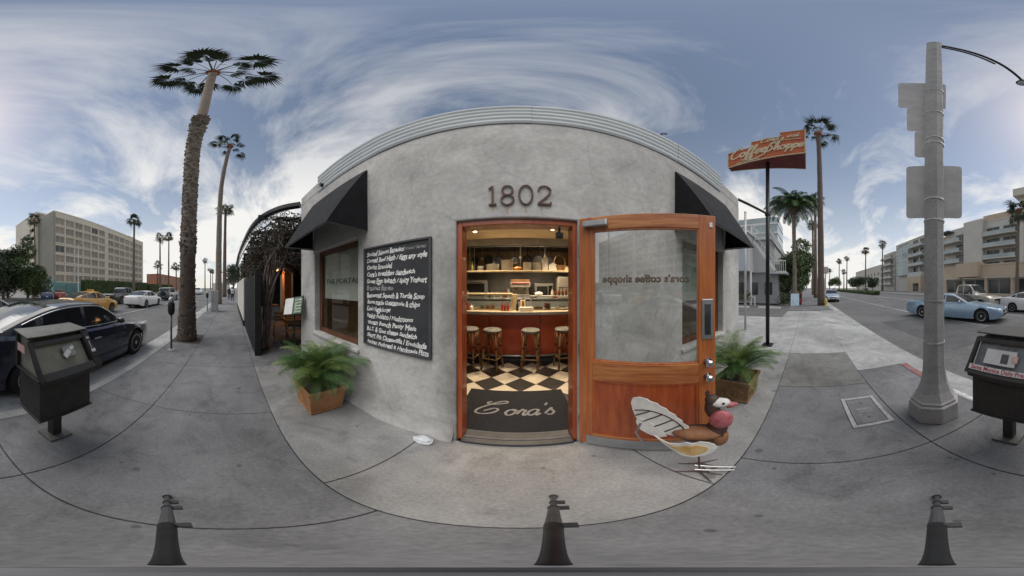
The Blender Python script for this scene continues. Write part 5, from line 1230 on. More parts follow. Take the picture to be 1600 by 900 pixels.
def car(name, label, cat, x, y, head, spec, pmat, group=None, detail=True, z=-0.13, front='clear', trim=None, cat2=None):
    L, W, H = spec['L'], spec['W'], spec['H']; wr = spec['wr']; sf, sr = spec['sf'], spec['sr']; deck = spec['deck']; sc_, srf, srr, sd = spec['cab']; tum = spec.get('tum', 0.30)
    t = thing(name, label, cat, (x, y, z), R(head), group)
    zs_pts = [(0,.32),(.2,.24),(.6,.19),(L-.6,.19),(L-.2,.27),(L,.36)]
    e = spec.get('round', 1.0)
    w_pts = [(0,1-.26*e),(.06,1-.17*e),(.18,1-.09*e),(.45,1-.03*e),(.95,1),(L-.9,1),(L-.4,1-.03*e),(L-.12,1-.08*e),(L-.03,1-.14*e),(L,1-.20*e)]
    st = {0,.02,.05,.1,.16,.24,.32,L,L-.015,L-.04,L-.09,L-.16,L-.25,L-.35, sc_, sd}
    ra = wr+0.055
    for c in (sf, sr):
        for k in range(13): st.add(round(c - ra*math.cos(math.pi*k/12), 4))
        st.add(c-ra-0.002); st.add(c+ra+0.002)
    k = 0.4
    while k < L-.4: st.add(round(k,3)); k += 0.16
    st = sorted(s for s in st if 0 <= s <= L)
    def wv(s): return interp(w_pts, s)*W/2
    def zd(s): return interp(deck, s)
    B = MB(); rings = []
    for s in st:
        w = wv(s); zs = interp(zs_pts, s); zk = zd(s); h = zk-zs; z0 = zs
        for c in (sf, sr):
            if abs(s-c) < ra: z0 = max(z0, wr + math.sqrt(ra*ra-(s-c)**2))
        X = L/2-s; half = [(w*.965, z0), (w*.995, max(zs+.28*h, z0+.012)), (w, max(zs+.52*h, z0+.024)), (w*.992, max(zs+.76*h, z0+.036)), (w*.965, max(zk-.045, z0+.046)), (w*.90, zk), (w*.45, zk+.025), (0, zk+.032)]
        rings.append([(X, a, b) for a, b in half] + [(X, -a, b) for a, b in half[-2::-1]])
    n = len(rings[0])
    vs = [p for r_ in rings for p in r_]; fs = []
    for i in range(len(rings)-1):
        for k in range(n-1): fs.append((i*n+k, i*n+k+1, (i+1)*n+k+1, (i+1)*n+k))
    fs.append(tuple(range(n))); fs.append(tuple((len(rings)-1)*n+k for k in range(n))[::-1])
    B.add(vs, fs)
    # cabin
    roof = [(sc_, zd(sc_)+.01), (sc_+(srf-sc_)*.5, zd(sc_)+(H-zd(sc_))*.55), (srf, H-.035), ((srf+srr)/2, H), (srr, H-.04), (srr+(sd-srr)*.5, zd(sd)+(H-zd(sd))*.56), (sd, zd(sd)+.01)]
    cs = sorted({round(sc_+(sd-sc_)*k/40,4) for k in range(41)} | {srf, srr} | {a for r_ in spec['win'] for a in r_})
    cr_ = []
    for s in cs:
        zk = zd(s); zt = max(interp(roof, s), zk+.012); wb = wv(s)*.905
        if s < srf: wb *= 1-.10*((srf-s)/(srf-sc_))**2
        if s > srr: wb *= 1-.10*((s-srr)/(sd-srr))**2
        def ww(q): return wb - tum*(q-zk)
        z1 = min(zk+.045, zt-.004); z2 = max(z1, zt-.075); z3 = max(z2, zt-.03); X = L/2-s
        cr_.append([(X, wb+.012, zk-.03), (X, ww(z1), z1), (X, ww(z2), z2), (X, ww(z3)-.01, z3), (X, max(ww(zt)-.09, .1), zt), (X, .32*W/2, zt+.012), (X, 0, zt+.016)])
    G = {}
    def surf(key): return G.setdefault(key, MB())
    for i in range(len(cs)-1):
        m_ = (cs[i]+cs[i+1])/2
        for sgn in (1, -1):
            for k in range(6):
                q = [cr_[i][k], cr_[i+1][k], cr_[i+1][k+1], cr_[i][k+1]]; q = [(a, b*sgn, c) for a, b, c in q]
                if sgn < 0: q = q[::-1]
                tgt = B
                if k == 1:
                    for wi, (a, b) in enumerate(spec['win']):
                        if a <= m_ <= b: tgt = surf(('side_window', wi, sgn))
                elif k >= 3:
                    if sc_+.07 < m_ < srf-.02: tgt = surf(('windscreen', 0, 0))
                    elif srr+.02 < m_ < sd-.07 and spec.get('rear', True): tgt = surf(('rear_window', 0, 0))
                tgt.add(q, [(0,1,2,3)])
    bo = B.build('body', M[pmat], t, smooth='auto', fixn=False)
    import bmesh
    bm = bmesh.new(); bm.from_mesh(bo.data); bmesh.ops.remove_doubles(bm, verts=bm.verts, dist=0.0008); bmesh.ops.recalc_face_normals(bm, faces=bm.faces); bm.to_mesh(bo.data); bm.free()
    for p in bo.data.polygons: p.use_smooth = True
    try: bo.data.set_sharp_from_angle(angle=R(32))
    except Exception: pass
    for (nm, wi, sg), g in G.items(): g.build(nm, M['car_glass'], t, smooth=True)
    if trim:
        for sg in (1, -1):
            pts = [(r_[2][0], r_[2][1]*sg*1.004, r_[2][2]+.006) for r_, s in zip(cr_, cs) if spec['win'][0][0] <= s <= spec['win'][-1][1]]
            pts = [(pts[0][0]+.02, pts[0][1], pts[0][2]-.02)] + pts
            MB().tube(pts, 0.011, 5).build('window_trim', M[trim], t, smooth=True)
            pts = [(r_[1][0], r_[1][1]*sg*1.006, r_[1][2]-.006) for r_, s in zip(cr_, cs) if spec['win'][0][0] <= s <= spec['win'][-1][1]]
            MB().tube(pts, 0.008, 5).build('window_trim', M[trim], t, smooth=True)
    MB().box(-L/2+.35, L/2-.35, -W/2+.22, W/2-.22, .17, .62).build('underbody', M['car_black'], t)
    wm = wheel_meshes(wr, .21, spec.get('spokes', 7))
    for s in (sf, sr):
        for sg in (1, -1):
            wo = inst('wheel', wm[0], t, (L/2-s, sg*(W/2-.115), wr), (0, 0, 0 if sg > 0 else math.pi))
            inst('rim', wm[1], wo); inst('brake_disc', wm[2], wo)
    for sg in (1, -1):
        MB().ball((L/2-.14, sg*W/2*.66, spec.get('zl', zd(.25)-.09)), .1, (1.15,1.5,.62), 12, 8).build('headlight', M['lamp_clear'], t, smooth=True)
        MB().ball((-L/2+.10, sg*W/2*.72, spec.get('zt', zd(L-.2)-.12)), .1, (.9,1.5,.75), 12, 8).build('tail_light', M['lamp_red'], t, smooth=True)
        m_ = MB(); m_.ball((L/2-sc_-.42, sg*(W/2+.06), zd(sc_+.4)+.09), .09, (.75,1.0,.72), 10, 6); m_.bar((L/2-sc_-.42, sg*(W/2-.06), zd(sc_+.4)+.03),(L/2-sc_-.42, sg*(W/2+.03), zd(sc_+.4)+.06),.03)
        m_.build('door_mirror', M[pmat], t, smooth='auto')
        if detail:
            for a, b in spec['win'][:2]:
                q = b-.2; MB().box(L/2-q-.09, L/2-q+.09, sg*wv(q)*.99-.012, sg*wv(q)*.99+.014*1.0, zd(q)-.20, zd(q)-.175).build('door_handle', M[trim or pmat], t, bevel=.005)
                MB().box(L/2-b-.05, L/2-b-.044, sg*wv(b)*.985-.01, sg*wv(b)*.985+.016*.5, .30, zd(b)-.05).build('door_seam', M['car_black'], t)
    MB().box(L/2-.06, L/2-.012+.03, -W*.20, W*.20, zd(.1)-.20, zd(.1)-.07).build('grille', M['car_black'], t, bevel=.01)
    MB().box(L/2-.05, L/2+.012, -W*.30, W*.30, .33, .42).build('air_intake', M['car_black'], t, bevel=.01)
    MB().box(-L/2-.012, -L/2+.03, -.16, .16, .55, .66).build('number_plate', M['plate'], t)
    MB().box(L/2-.01, L/2+.022, -.16, .16, .44, .55).build('number_plate', M['plate'], t)
    return t
SEDAN = dict(L=4.85, W=1.84, H=1.46, wr=.33, sf=.95, sr=3.75, deck=[(0,.52),(.06,.66),(.35,.76),(.9,.85),(1.35,.93),(2.2,.96),(3.3,1.0),(4.0,1.04),(4.5,1.05),(4.78,1.0),(4.85,.82)], cab=(1.30,2.15,3.25,4.28), win=[(1.62,2.58),(2.66,3.48),(3.53,3.85)], spokes=7)
LONG = dict(L=5.9, W=1.90, H=1.42, wr=.345, sf=1.0, sr=4.55, deck=[(0,.50),(.06,.66),(.35,.76),(1.0,.86),(1.6,.92),(2.6,.94),(4.0,.95),(4.9,.97),(5.6,.93),(5.83,.86),(5.9,.70)], cab=(1.72,2.62,4.0,5.02), win=[(2.05,3.02),(3.10,4.12),(4.17,4.5)], spokes=10)
HATCH = dict(L=4.46, W=1.75, H=1.50, wr=.32, sf=.90, sr=3.60, deck=[(0,.50),(.06,.66),(.35,.80),(.8,.92),(1.15,1.0),(2.2,1.02),(3.3,1.07),(4.1,1.12),(4.40,1.05),(4.46,.8)], cab=(.98,2.0,2.9,4.36), win=[(1.45,2.35),(2.43,3.25),(3.30,3.75)], spokes=9, tum=.34)
SUV = dict(L=4.4, W=1.82, H=1.80, wr=.37, sf=.85, sr=3.45, deck=[(0,.6),(.06,.82),(.3,.98),(.9,1.04),(1.2,1.08),(2.5,1.10),(4.2,1.12),(4.36,1.1),(4.4,.9)], cab=(1.15,1.75,4.05,4.36), win=[(1.4,2.3),(2.38,3.1),(3.2,4.0)], spokes=6, tum=.16, round=.6)
PICK = dict(L=5.5, W=1.9, H=1.80, wr=.39, sf=.95, sr=4.25, deck=[(0,.62),(.06,.84),(.35,1.0),(1.2,1.08),(1.6,1.1),(3.0,1.10),(4.0,1.10),(5.4,1.10),(5.5,.95)], cab=(1.45,2.1,3.25,3.55), win=[(1.75,2.6),(2.68,3.2)], spokes=6, tum=.2, round=.55)
CG = 'cars in the street'
car('parked_car', 'dark navy sedan parked at the kerb behind the newspaper box', 'car', -2.52, -3.20, 180, SEDAN, 'paint_navy', CG, trim='chrome')
jg = car('moving_car', 'long light blue sedan passing behind the street light column', 'car', 7.35, -7.55, 197, LONG, 'paint_lightblue', CG, trim='chrome')
tx = car('taxi', 'yellow taxi with a roof sign driving on the left', 'taxi', -9.0, -8.75, 180, HATCH, 'paint_yellow', CG)
s_ = MB().prism([(-.28,1.505),(.28,1.505),(.22,1.63),(-.22,1.63)],'yz',-.10,.10); s_.build('roof_sign', M['paint_yellow'], tx, bevel=.01)
MB().box(.55,.95,.872,.884,.62,.82).build('door_emblem', M['paint_white'], tx)
car('moving_car', 'white sedan ahead of the yellow taxi', 'car', -15.7, -8.1, 180, SEDAN, 'paint_white', CG, detail=False)
car('pickup_truck', 'black pickup truck beyond the white sedan', 'truck', -18.0, -12.2, 180, PICK, 'paint_black', CG, detail=False)
sv_ = car('off_road_car', 'dark grey off road car with a spare wheel on its tailgate', 'car', -25.4, -9.1, 180, SUV, 'paint_grey', CG, detail=False)
MB().lathe([(.2,0),(.34,.02),(.36,.08),(.36,.16),(.32,.20),(.2,.21)],20,(2.21,0,.98),'x').build('spare_wheel', M['tyre'], sv_, smooth='auto').rotation_euler = (0,0,math.pi)
car('moving_car', 'white car at the extreme left edge behind the navy sedan', 'car', -1.6, -7.2, 180, SEDAN, 'paint_white', CG, detail=False)
car('moving_car', 'dark blue hatchback across the street behind the taxi', 'car', -13.9, -22.0, -122, HATCH, 'paint_blue', CG, detail=False)
car('moving_car', 'red hatchback across the street behind the taxi', 'car', -16.6, -22.6, -126, HATCH, 'paint_red', CG, detail=False)
vn = car('moving_car', 'white car with a blue rear far down the street on the left', 'car', -48, -8.8, 180, SUV, 'paint_white', CG, detail=False)
car('taxi', 'distant yellow taxi beside the leaning palm trunk', 'taxi', -47, -12.4, 180, HATCH, 'paint_yellow', CG, detail=False)
car('parked_car', 'silver blue hatchback parked beyond the street palm on the right', 'car', 24.0, -3.05, 180, HATCH, 'paint_silver', CG, detail=False)
car('pickup_truck', 'champagne pickup truck beyond the light blue sedan', 'truck', 9.6, -11.6, 180, dict(PICK, H=2.0, wr=.43, deck=[(a, z_+.13) for a, z_ in PICK['deck']]), 'paint_champagne', CG, detail=True)
car('moving_car', 'white car at the extreme right edge beyond the pickup', 'car', 4.4, -12.6, 180, SEDAN, 'paint_white', CG, detail=False)
car('parked_car', 'black car parked far along the right side of the street', 'car', 70, -22.5, 0, SUV, 'paint_black', CG, detail=False)
car('parked_car', 'red car parked beyond the distant street trees', 'car', 88, -12.3, 180, HATCH, 'paint_red', CG, detail=False)

# ------------------------------------------------------------------ street furniture
# newspaper boxes: built round the pedestal foot, front towards the shop
def news_box(label, loc, rz, worn, kind):
    t = thing('newspaper_box', label, 'newspaper box', loc, R(rz), 'newspaper boxes on the kerb side')
    MB().box(-.11,.11,-.11,.11,0,.018).build('base_plate', M['box_top'], t, bevel=.004)
    MB().box(-.045,.045,-.045,.045,.018,.44).build('pedestal', M['box_paint'], t, bevel=.006)
    bm_ = 'box_paint_worn' if worn else 'box_paint'
    MB().box(-.25,.25,-.18,.18,.44,.86).build('lower_case', M[bm_], t, bevel=.008)
    MB().box(-.262,.262,-.192,.192,.425,.447).build('bottom_flange', M[bm_], t, bevel=.004)
    # upper case: side cheeks, window, top
    prof = [(-.20,.862),(.25,.862),(.255,.895),(.065,1.165),(.04,1.20),(-.20,1.215)]
    c = MB(); c.prism([(-.198,.864),(.21,.864),(.022,1.16),(-.198,1.18)],'yz',-.245,.245); c.build('inner_case', M['acrylic_grey' if worn else 'acrylic_old'], t)
    fr = MB()
    for x0, x1 in ((-.33,-.255),(.255,.28)):
        if x0 < -.3: fr.prism(prof,'yz',x0,x1)
    fr.prism([(.205,.895),(.255,.895),(.065,1.165),(.022,1.165)],'yz',.248,.28); fr.prism([(-.20,.862),(-.165,.862),(-.165,1.20),(-.20,1.20)],'yz',.248,.28)
    fr.prism([(.205,.862),(.25,.862),(.258,.90),(.208,.945),(.205,.90)],'yz',-.25,.247); fr.prism([(.022,1.13),(.086,1.135),(.065,1.165),(.03,1.165)],'yz',-.25,.247)
    fr.box(.248,.279,-.165,.205,.862,.885)
    fr.build('window_frame', M[bm_], t, bevel=.003)
    MB().prism([(-.215,1.21),(.05,1.195),(.05,1.207),(-.215,1.228)],'yz',-.34,.29).build('top_plate', M['box_top' if not worn else bm_], t, bevel=.003)
    # sloping window frame matrix
    a = math.atan2(1.165-.895, .065-.255); nrm = Vector((0, math.sin(a), -math.cos(a)))
    mid = Vector((0, .150, 1.04)); up = Vector((0, math.cos(a), math.sin(a)))
    if nrm.y < 0: nrm = -nrm
    Mw = Matrix(((-1,up.x,nrm.x,mid.x),(0,up.y,nrm.y,mid.y),(0,up.z,nrm.z,mid.z),(0,0,0,1)))
    def onwin(x, yy, w, h, rot=0, off=0.0): return Mw @ Matrix.Translation((x,yy,off)) @ Matrix.Rotation(R(rot),4,'Z'), w, h
    def sheet(nm, x, yy, w, h, mt, rot=0, off=-0.012):
        m_, w, h = onwin(x,yy,w,h,rot,off); MB().mbox(m_, w, h, .002).build(nm, M[mt], t)
    if not worn:
        sheet('torn_notice', .06, .03, .12, .10, 'acrylic_grey', 6); sheet('torn_notice', .03, .01, .08, .045, 'paper', 35, -.008); sheet('torn_notice', .09, .05, .05, .03, 'paper', 20, -.008)
        MB().box(.2805,.2825,-.15,-.01,1.05,1.12).build('side_sticker', M['sticker_pink'], t)
    else:
        sheet('front_page', -.02, .0, .26, .13, 'paper', 0); sheet('photo', .02, -.005, .06, .08, 'grey_print', 0, -.0095); sheet('photo', .10, .0, .05, .06, 'sticker_pink', 0, -.0095)
        m_ = Mw @ Matrix.Translation((-.0,-.118,.004)); MB().mbox(m_, .50, .045, .003).build('title_strip', M['paper'], t)
        text('Santa Monica Daily Press', .05, M['red_print'], 'title', t, Mw @ Matrix.Translation((0,-.118,.0060)), .0004, 0, .46, .0008)
    # coin slot on the right-hand cheek
    m_ = Mw @ Matrix.Translation((.292, .03, .004))
    MB().mbox(m_, .066, .24, .012).build('coin_unit', M['box_paint'], t, bevel=.003)
    MB().mbox(m_ @ Matrix.Translation((0,.07,.008)), .035, .02, .006).build('coin_slot', M['steel'], t)
    MB().mbox(m_ @ Matrix.Translation((-.005,.0,.008)), .010, .07, .006).build('coin_lever', M['steel'], t); MB().mbox(m_ @ Matrix.Translation((.005,-.06,.008)), .045, .03, .006).build('coin_return', M['paper'], t)
    if worn: MB().box(-.20,.20,.181,.183,.50,.80).build('door_panel', M[bm_], t, bevel=.003)
    return t
news_box('black newspaper box with a clouded window in front of the navy sedan', (-.90,-1.30,.003), 0, False, 0)
news_box('black newspaper box with a red lettered paper strip near the street light', (.69,-1.36,.003), 4, True, 1)
# parking meters
def meter(label, x, y):
    t = thing('parking_meter', label, 'parking meter', (x, y, .003), 0, 'parking meters')
    MB().lathe([(.09,0),(.09,.012),(.045,.02),(.03,.05)],14).build('foot', M['kerb'], t)
    MB().cyl((0,0,.02),(0,0,.92),.026,n=10).build('post', M['meter_grey'], t, smooth=True)
    MB().lathe([(.035,.92),(.075,.96),(.09,1.05),(.088,1.20),(.07,1.24),(.05,1.25)],16).build('case', M['black_metal'], t, smooth='auto')
    b = MB(); b.ball((0,0,1.30),.085,(1.25,.75,1.0),14,10); b.lathe([(.06,1.24),(.07,1.25),(.06,1.27)],14); b.build('dome', M['meter_dome'], t, smooth=True)
    MB().box(-.05,.05,.058,.072,1.27,1.33).build('display', M['dark_pane'], t)
meter('nearest parking meter in front of the leaning palm', -4.3, -1.47); meter('distant parking meter beside the grey cabinet', -12.1, -1.62)
ub = thing('utility_cabinet', 'pale grey utility cabinet on the left pavement', 'cabinet', (-12.4, -1.15, 0))
MB().box(-.3,.3,-.22,.22,.06,1.42).build('case', M['steel_matt'], ub, bevel=.015); MB().box(-.34,.34,-.26,.26,0,.06).build('base', M['kerb'], ub); MB().box(.301,.312,-.18,.18,.15,1.35).build('door', M['steel_matt'], ub, bevel=.004); MB().box(.312,.325,-.14,-.10,.7,.82).build('handle', M['black_metal'], ub)
# street light column
sl = thing('street_light', 'speckled concrete street light column with an octagonal flared base', 'street light', (1.54, -1.27, .002))
c8 = math.pi/8
MB().lathe([(.275,0),(.278,.02),(.278,.24),(.265,.255)],8,a0=c8).build('plinth', M['granite'], sl, bevel=.006)
MB().lathe([(.250,.2555),(.252,.285),(.235,.30),(.185,.40),(.150,.52),(.130,.66),(.122,.80),(.120,.98),(.126,.99),(.126,1.005),(.117,1.012)],8,a0=c8).build('flare', M['granite'], sl)
MB().lathe([(.116,1.013),(.104,4.0),(.085,9.75),(.088,9.76),(.088,9.86),(.06,9.9)],8,a0=c8).build('shaft', M['granite'], sl)
for z in (1.46,2.35,2.62,3.55,3.66,4.35,5.2):
    MB().lathe([(.119-.0035*z,-.010),(.124-.0035*z,-.008),(.124-.0035*z,.008),(.119-.0035*z,.010)],16,(0,0,z)).build('band', M['band_white'] if z > 2 else M['granite'], sl)
am = MB(); am.tube(spline([(0,-.05,9.66),(0,-.7,9.98),(0,-1.5,10.1),(0,-2.3,10.0)],6), .035, 8); am.build('arm', M['black_metal'], sl, smooth=True)
am = MB(); am.tube(spline([(0,-.05,9.38),(0,-.6,9.62),(0,-1.25,9.70)],6), .025, 8); am.build('brace', M['black_metal'], sl, smooth=True)
lh = MB(); lh.lathe([(.05,.05),(.13,.0),(.17,-.12),(.16,-.16)],12,(0,-2.42,9.98)); lh.bar((0,-2.25,10.0),(0,-2.45,10.02),.07,.05); lh.build('lamp_head', M['black_metal'], sl)
MB().lathe([(.02,-.20),(.10,-.19),(.14,-.161),(.1,-.161)],12,(0,-2.42,9.98)).build('lens', M['meter_dome'], sl, smooth=True)
out_ = Vector((1.54,-1.27,0)).normalized(); tan_ = Vector((-out_.y, out_.x, 0))
def plate(label, u0, u1, z0, z1, off, rz=0):
    t = thing('road_sign', label, 'sign', (1.54+out_.x*off, -1.27+out_.y*off, z0), math.atan2(tan_.y, tan_.x)+R(rz), 'signs on the street light seen from behind')
    r_ = .045; H_ = z1-z0; pg = []
    for cx, cz, a0_ in ((u1-r_,H_-r_,0),(u0+r_,H_-r_,90),(u0+r_,r_,180),(u1-r_,r_,270)):
        for q in range(5): pg.append((cx+r_*math.cos(R(a0_+q*22.5)), cz+r_*math.sin(R(a0_+q*22.5))))
    MB().prism(pg, 'xz', -.003, .003).build('panel', M['sign_back'], t)
    for z in (H_*.2, H_*.8):
        for q in (-.05,.05): MB().cyl((q,-.0032,z),(q,-.008,z),.008,n=8).build('bolt', M['steel'], t)
    for z in ((z1-z0)*.25, (z1-z0)*.75): MB().box(-.09,.09,.0045 if False else -.020,-.0045,z-.02,z+.02).build('bracket', M['steel_matt'], t)
    return t
# the tangential axis points back along the image, so left in view is +u
plate('large square sign back strapped at eye level of the street light', -.33, .33, 2.47, 3.30, .165)
plate('lowest of the three stepped sign backs on the street light', -.10, .23, 3.45, 4.05, .16, 8)
plate('middle one of the three stepped sign backs on the street light', -.11, .32, 4.06, 4.80, .16, 8)
plate('widest topmost sign back on the street light', -.14, .42, 4.81, 5.98, .16, 8)
# shop sign on its post
sg = thing('shop_sign', 'stepped orange neon script sign on a tall black post', 'sign', (4.86, 1.08, .002))
MB().cyl((0,0,0),(0,0,5.62),.055,n=12).build('post', M['black_metal'], sg, smooth=True)
MB().box(-.16,.16,-.14,.14,0,.02).build('base_plate', M['black_metal'], sg)
MB().cyl((0,0,3.72),(-1.35,.32,3.58),.032,n=8).build('stay', M['black_metal'], sg); MB().lathe([(.075,-.05),(.08,0),(.075,.05)],12,(0,0,3.72)).build('collar', M['black_metal'], sg)
# wedge plan: narrow at the shop end, wide at the street end; faces -X (towards the shop door side) and +X
y0, y1, yb, yc = -1.02, 1.12, -.38, .28
zb = 5.62
stp = [(y1,zb),(y1,zb+.66),(yc+.12,zb+.66),(yc+.12,zb+.92),(yb,zb+.92),(yb,zb+1.14),(y0,zb+1.14),(y0,zb)]
def xa(y, s): return s*(.10 + .32*(y1-y)/(y1-y0))
for s in (-1, 1):
    fc = MB(); fc.add([(xa(y,s),y,z) for y,z in stp], [tuple(range(len(stp)))]); o = fc.build('sign_face', M['sign_orange'], sg, fixn=False)
    so = o.modifiers.new('solid','SOLIDIFY'); so.thickness = .02; so.offset = 0
    ed = MB()
    for i in range(len(stp)):
        (ya, za_), (yb_, zb_) = stp[i], stp[(i+1)%len(stp)]; ed.bar((xa(ya,s)+s*.012,ya,za_),(xa(yb_,s)+s*.012,yb_,zb_),.03)
    ed.build('face_edging', M['sign_cream'], sg)
bt = MB()
for i in range(len(stp)):
    (ya, za_), (yb_, zb_) = stp[i], stp[(i+1)%len(stp)]
    bt.add([(xa(ya,-1),ya,za_),(xa(ya,1),ya,za_),(xa(yb_,1),yb_,zb_),(xa(yb_,-1),yb_,zb_)],[(0,1,2,3)])
bt.build('sign_casing', M['sign_maroon'], sg, fixn=False)
def face_matrix(s, y, z):
    # text runs from shop end to street end on the -X face (read by the camera)
    d = Vector((xa(y0,s)-xa(y1,s), y0-y1, 0)).normalized()
    if s > 0: d = -d
    up = Vector((0,0,1)); n_ = d.cross(up)
    return Matrix(((d.x,up.x,n_.x,xa(y,s)+n_.x*.014),(d.y,up.y,n_.y,y+n_.y*.014),(d.z,up.z,n_.z,z),(0,0,0,1)))
for s in (-1, 1):
    fm_ = face_matrix(s, y1-.08 if s < 0 else y0+.08, zb+.30)
    mb, w = script('Coffee', .20, .075, Matrix.Identity(4), .3, .022); mb.v = [tuple(fm_ @ Vector((x*1.08/w, y, z))) for x, y, z in mb.v]; mb.build('neon_script', M['sign_cream'], sg)
    mb, w = script('Shoppe', .19, .070, Matrix.Identity(4), .3, .022); mb.v = [tuple(fm_ @ Vector((1.06+x*.98/w, y-.02, z))) for x, y, z in mb.v]; mb.build('neon_script', M['sign_cream'], sg)
    mb, w = script("Cora's", .105, .042, Matrix.Identity(4), .3, .020); mb.v = [tuple(fm_ @ Vector((.92+x*.62/w, y+.46, z))) for x, y, z in mb.v]; mb.build('neon_script', M['sign_cream'], sg)
    mb, w = script("est.", .10, .032, Matrix.Identity(4), .3, .020); mb.v = [tuple(fm_ @ Vector((1.62+x*.34/w, y+.52, z))) for x, y, z in mb.v]; mb.build('neon_script', M['sign_cream'], sg)
    sw = MB(); sw.ribbon(spline([(.35,-.14,0),(.7,-.22,0),(1.02,-.10,0),(1.16,.22,0),(1.28,.34,0)],6), .05, Matrix.Identity(4), .02); sw.ribbon([(.22,-.25),(.9,-.25)], .03, Matrix.Identity(4), .02, False); sw.ribbon([(1.36,.40),(2.0,.40)], .03, Matrix.Identity(4), .02, False)
    sw.v = [tuple(fm_ @ Vector(p)) for p in sw.v]; sw.build('swash', M['sign_cream'], sg)
np_ = thing('sign_post', 'thin pale grey post behind the black sign post', 'post', (6.5, 2.3, 0))
MB().cyl((0,0,0),(0,0,4.6),.045,n=10).build('pole', M['sign_back'], np_, smooth=True); MB().lathe([(.05,4.6),(.05,4.63),(.02,4.66)],10).build('cap', M['sign_back'], np_)
# no-turn sign, hydrant, sandwich board, red box
nt_ = thing('traffic_sign', 'white traffic sign with red ring and barred black arrow at the right', 'sign', (20.5,-1.95,0), R(0))
MB().cyl((0,0,0),(0,0,3.3),.03,n=8).build('post', M['sign_back'], nt_); MB().box(-.035,-.03,-.38,.38,3.2,4.0).build('panel', M['sign_white'], nt_, bevel=.0)
rg = MB(); rg.tube([(-.042,.29*math.cos(a),3.6+.29*math.sin(a)) for a in [k*math.pi/12 for k in range(25)]], .03, 6); rg.bar((-.05,.2,3.8),(-.05,-.2,3.4),.05,.02); rg.build('red_ring', M['sign_red'], nt_)
ar = MB(); ar.bar((-.044,-.10,3.45),(-.044,-.10,3.68),.05,.01); ar.bar((-.044,-.10,3.68),(-.044,.12,3.68),.05,.01); ar.build('arrow', M['black_metal'], nt_)
hy = thing('fire_hydrant', 'small yellow fire hydrant beside the street palm', 'hydrant', (16.2,-1.62,0))
MB().lathe([(.16,0),(.16,.05),(.11,.06),(.105,.45),(.13,.47),(.13,.52),(.10,.56),(.06,.64),(.03,.70)],12).build('barrel', M['hydrant_yellow'], hy, smooth='auto')
for d in ((-.16,0),(0,.15),(0,-.15)): MB().cyl((0,0,.38),(d[0],d[1],.38),.055,n=8).build('outlet', M['hydrant_yellow'], hy)
sb = thing('sandwich_board', 'pale blue sandwich board on the right pavement before the apartments', 'board', (16.6,1.15,0))
for s in (-1,1): MB().mbox(Matrix.Translation((s*.16,0,.55)) @ Matrix.Rotation(R(-s*14),4,'Y'), .03, .75, 1.1).build('panel', M['board_blue' if s < 0 else 'white_paint'], sb)
rb = thing('flyer_box', 'red flyer box next to the pale blue sandwich board', 'flyer box', (17.6,.75,0))
MB().box(-.2,.2,-.22,.22,.15,1.15).build('case', M['paint_red'], rb, bevel=.02); MB().box(-.206,-.201,-.16,.16,.6,1.0).build('window', M['dark_pane'], rb); MB().box(-.16,.16,-.16,.16,0,.15).build('leg', M['black_metal'], rb)
for k, (x, y) in enumerate(((-22.5,.1),(-25.0,-.35),(-30,.0))):
    # far pedestrians on the left pavement
    t = thing('person', ('pedestrian in a white shirt walking far down the left pavement','pedestrian in dark clothes far down the left pavement','second pedestrian in a white shirt farther down the left pavement')[k], 'person', (x,y,.0), R(90), 'pedestrians far down the left pavement')
    bm_ = MB(); s = 1 if k % 2 else -1
    bm_.lathe([(.10,.80),(.17,.92),(.16,1.10),(.20,1.32),(.19,1.42),(.07,1.47),(.055,1.52),(.08,1.58),(.095,1.66),(.085,1.73),(.03,1.77)],12)
    for q in (-1,1): bm_.tube([(q*.09,0,.86),(q*.10,q*s*.14,.46),(q*.10,q*s*.20-.04,.04)],[.085,.06,.04],8); bm_.tube([(q*.19,0,1.38),(q*.24,-q*s*.05,1.1),(q*.24,-q*s*.14,.86)],[.055,.045,.03],7); bm_.ball((q*.10,q*s*.20+.02,.03),.05,(.8,2.0,.6),8,5)
    bm_.build('body', M['cloth_dark'], t, smooth=True)
    MB().lathe([(.185,.90),(.19,1.0),(.19,1.2),(.22,1.33),(.205,1.43),(.08,1.48)],12).build('shirt', M['cloth_white' if k != 1 else 'cloth_dark'], t, smooth=True)
    MB().ball((0,0,1.65),.10,(.9,1.0,1.2),10,8).build('head', M['skin'], t, smooth=True)

# ------------------------------------------------------------------ metal turkey
tk = thing('turkey_sculpture', 'painted metal turkey sculpture standing before the open door', 'sculpture', (.88, .60, .002), R(-55.6))
b = MB(); b.ball((.01,0,.52),.13,(1.1,.58,.60),18,12)
b.tube(spline([(.10,0,.55),(.13,0,.66),(.085,0,.76),(.09,0,.83)],6), [.075,.07,.065,.062,.060,.058,.055,.052,.050,.048,.047,.046,.046,.046,.046,.046,.046,.046,.046], 12)
b.build('body', M['turkey_dark'], tk, smooth=True)
MB().ball((.0,-.03,.55),.125,(1.2,.55,.45),14,8).build('back', M['turkey_rust'], tk, smooth=True)
MB().ball((.120,-.005,.49),.085,(.70,.80,1.25),14,10).build('breast', M['turkey_rust'], tk, smooth=True)
hd = MB(); hd.ball((.128,-.02,.838),.042,(1.45,.8,.85),14,10,.04); hd.build('head', M['turkey_white'], tk, smooth=True)
MB().ball((.082,-.004,.855),.044,(1.0,.9,1.0),12,8).build('nape', M['turkey_dark'], tk, smooth=True)
MB().lathe([(.026,0),(.024,.03),(.012,.062),(.004,.066)],10,(.165,-.015,.812),'x').build('beak', M['turkey_red'], tk, smooth=True)
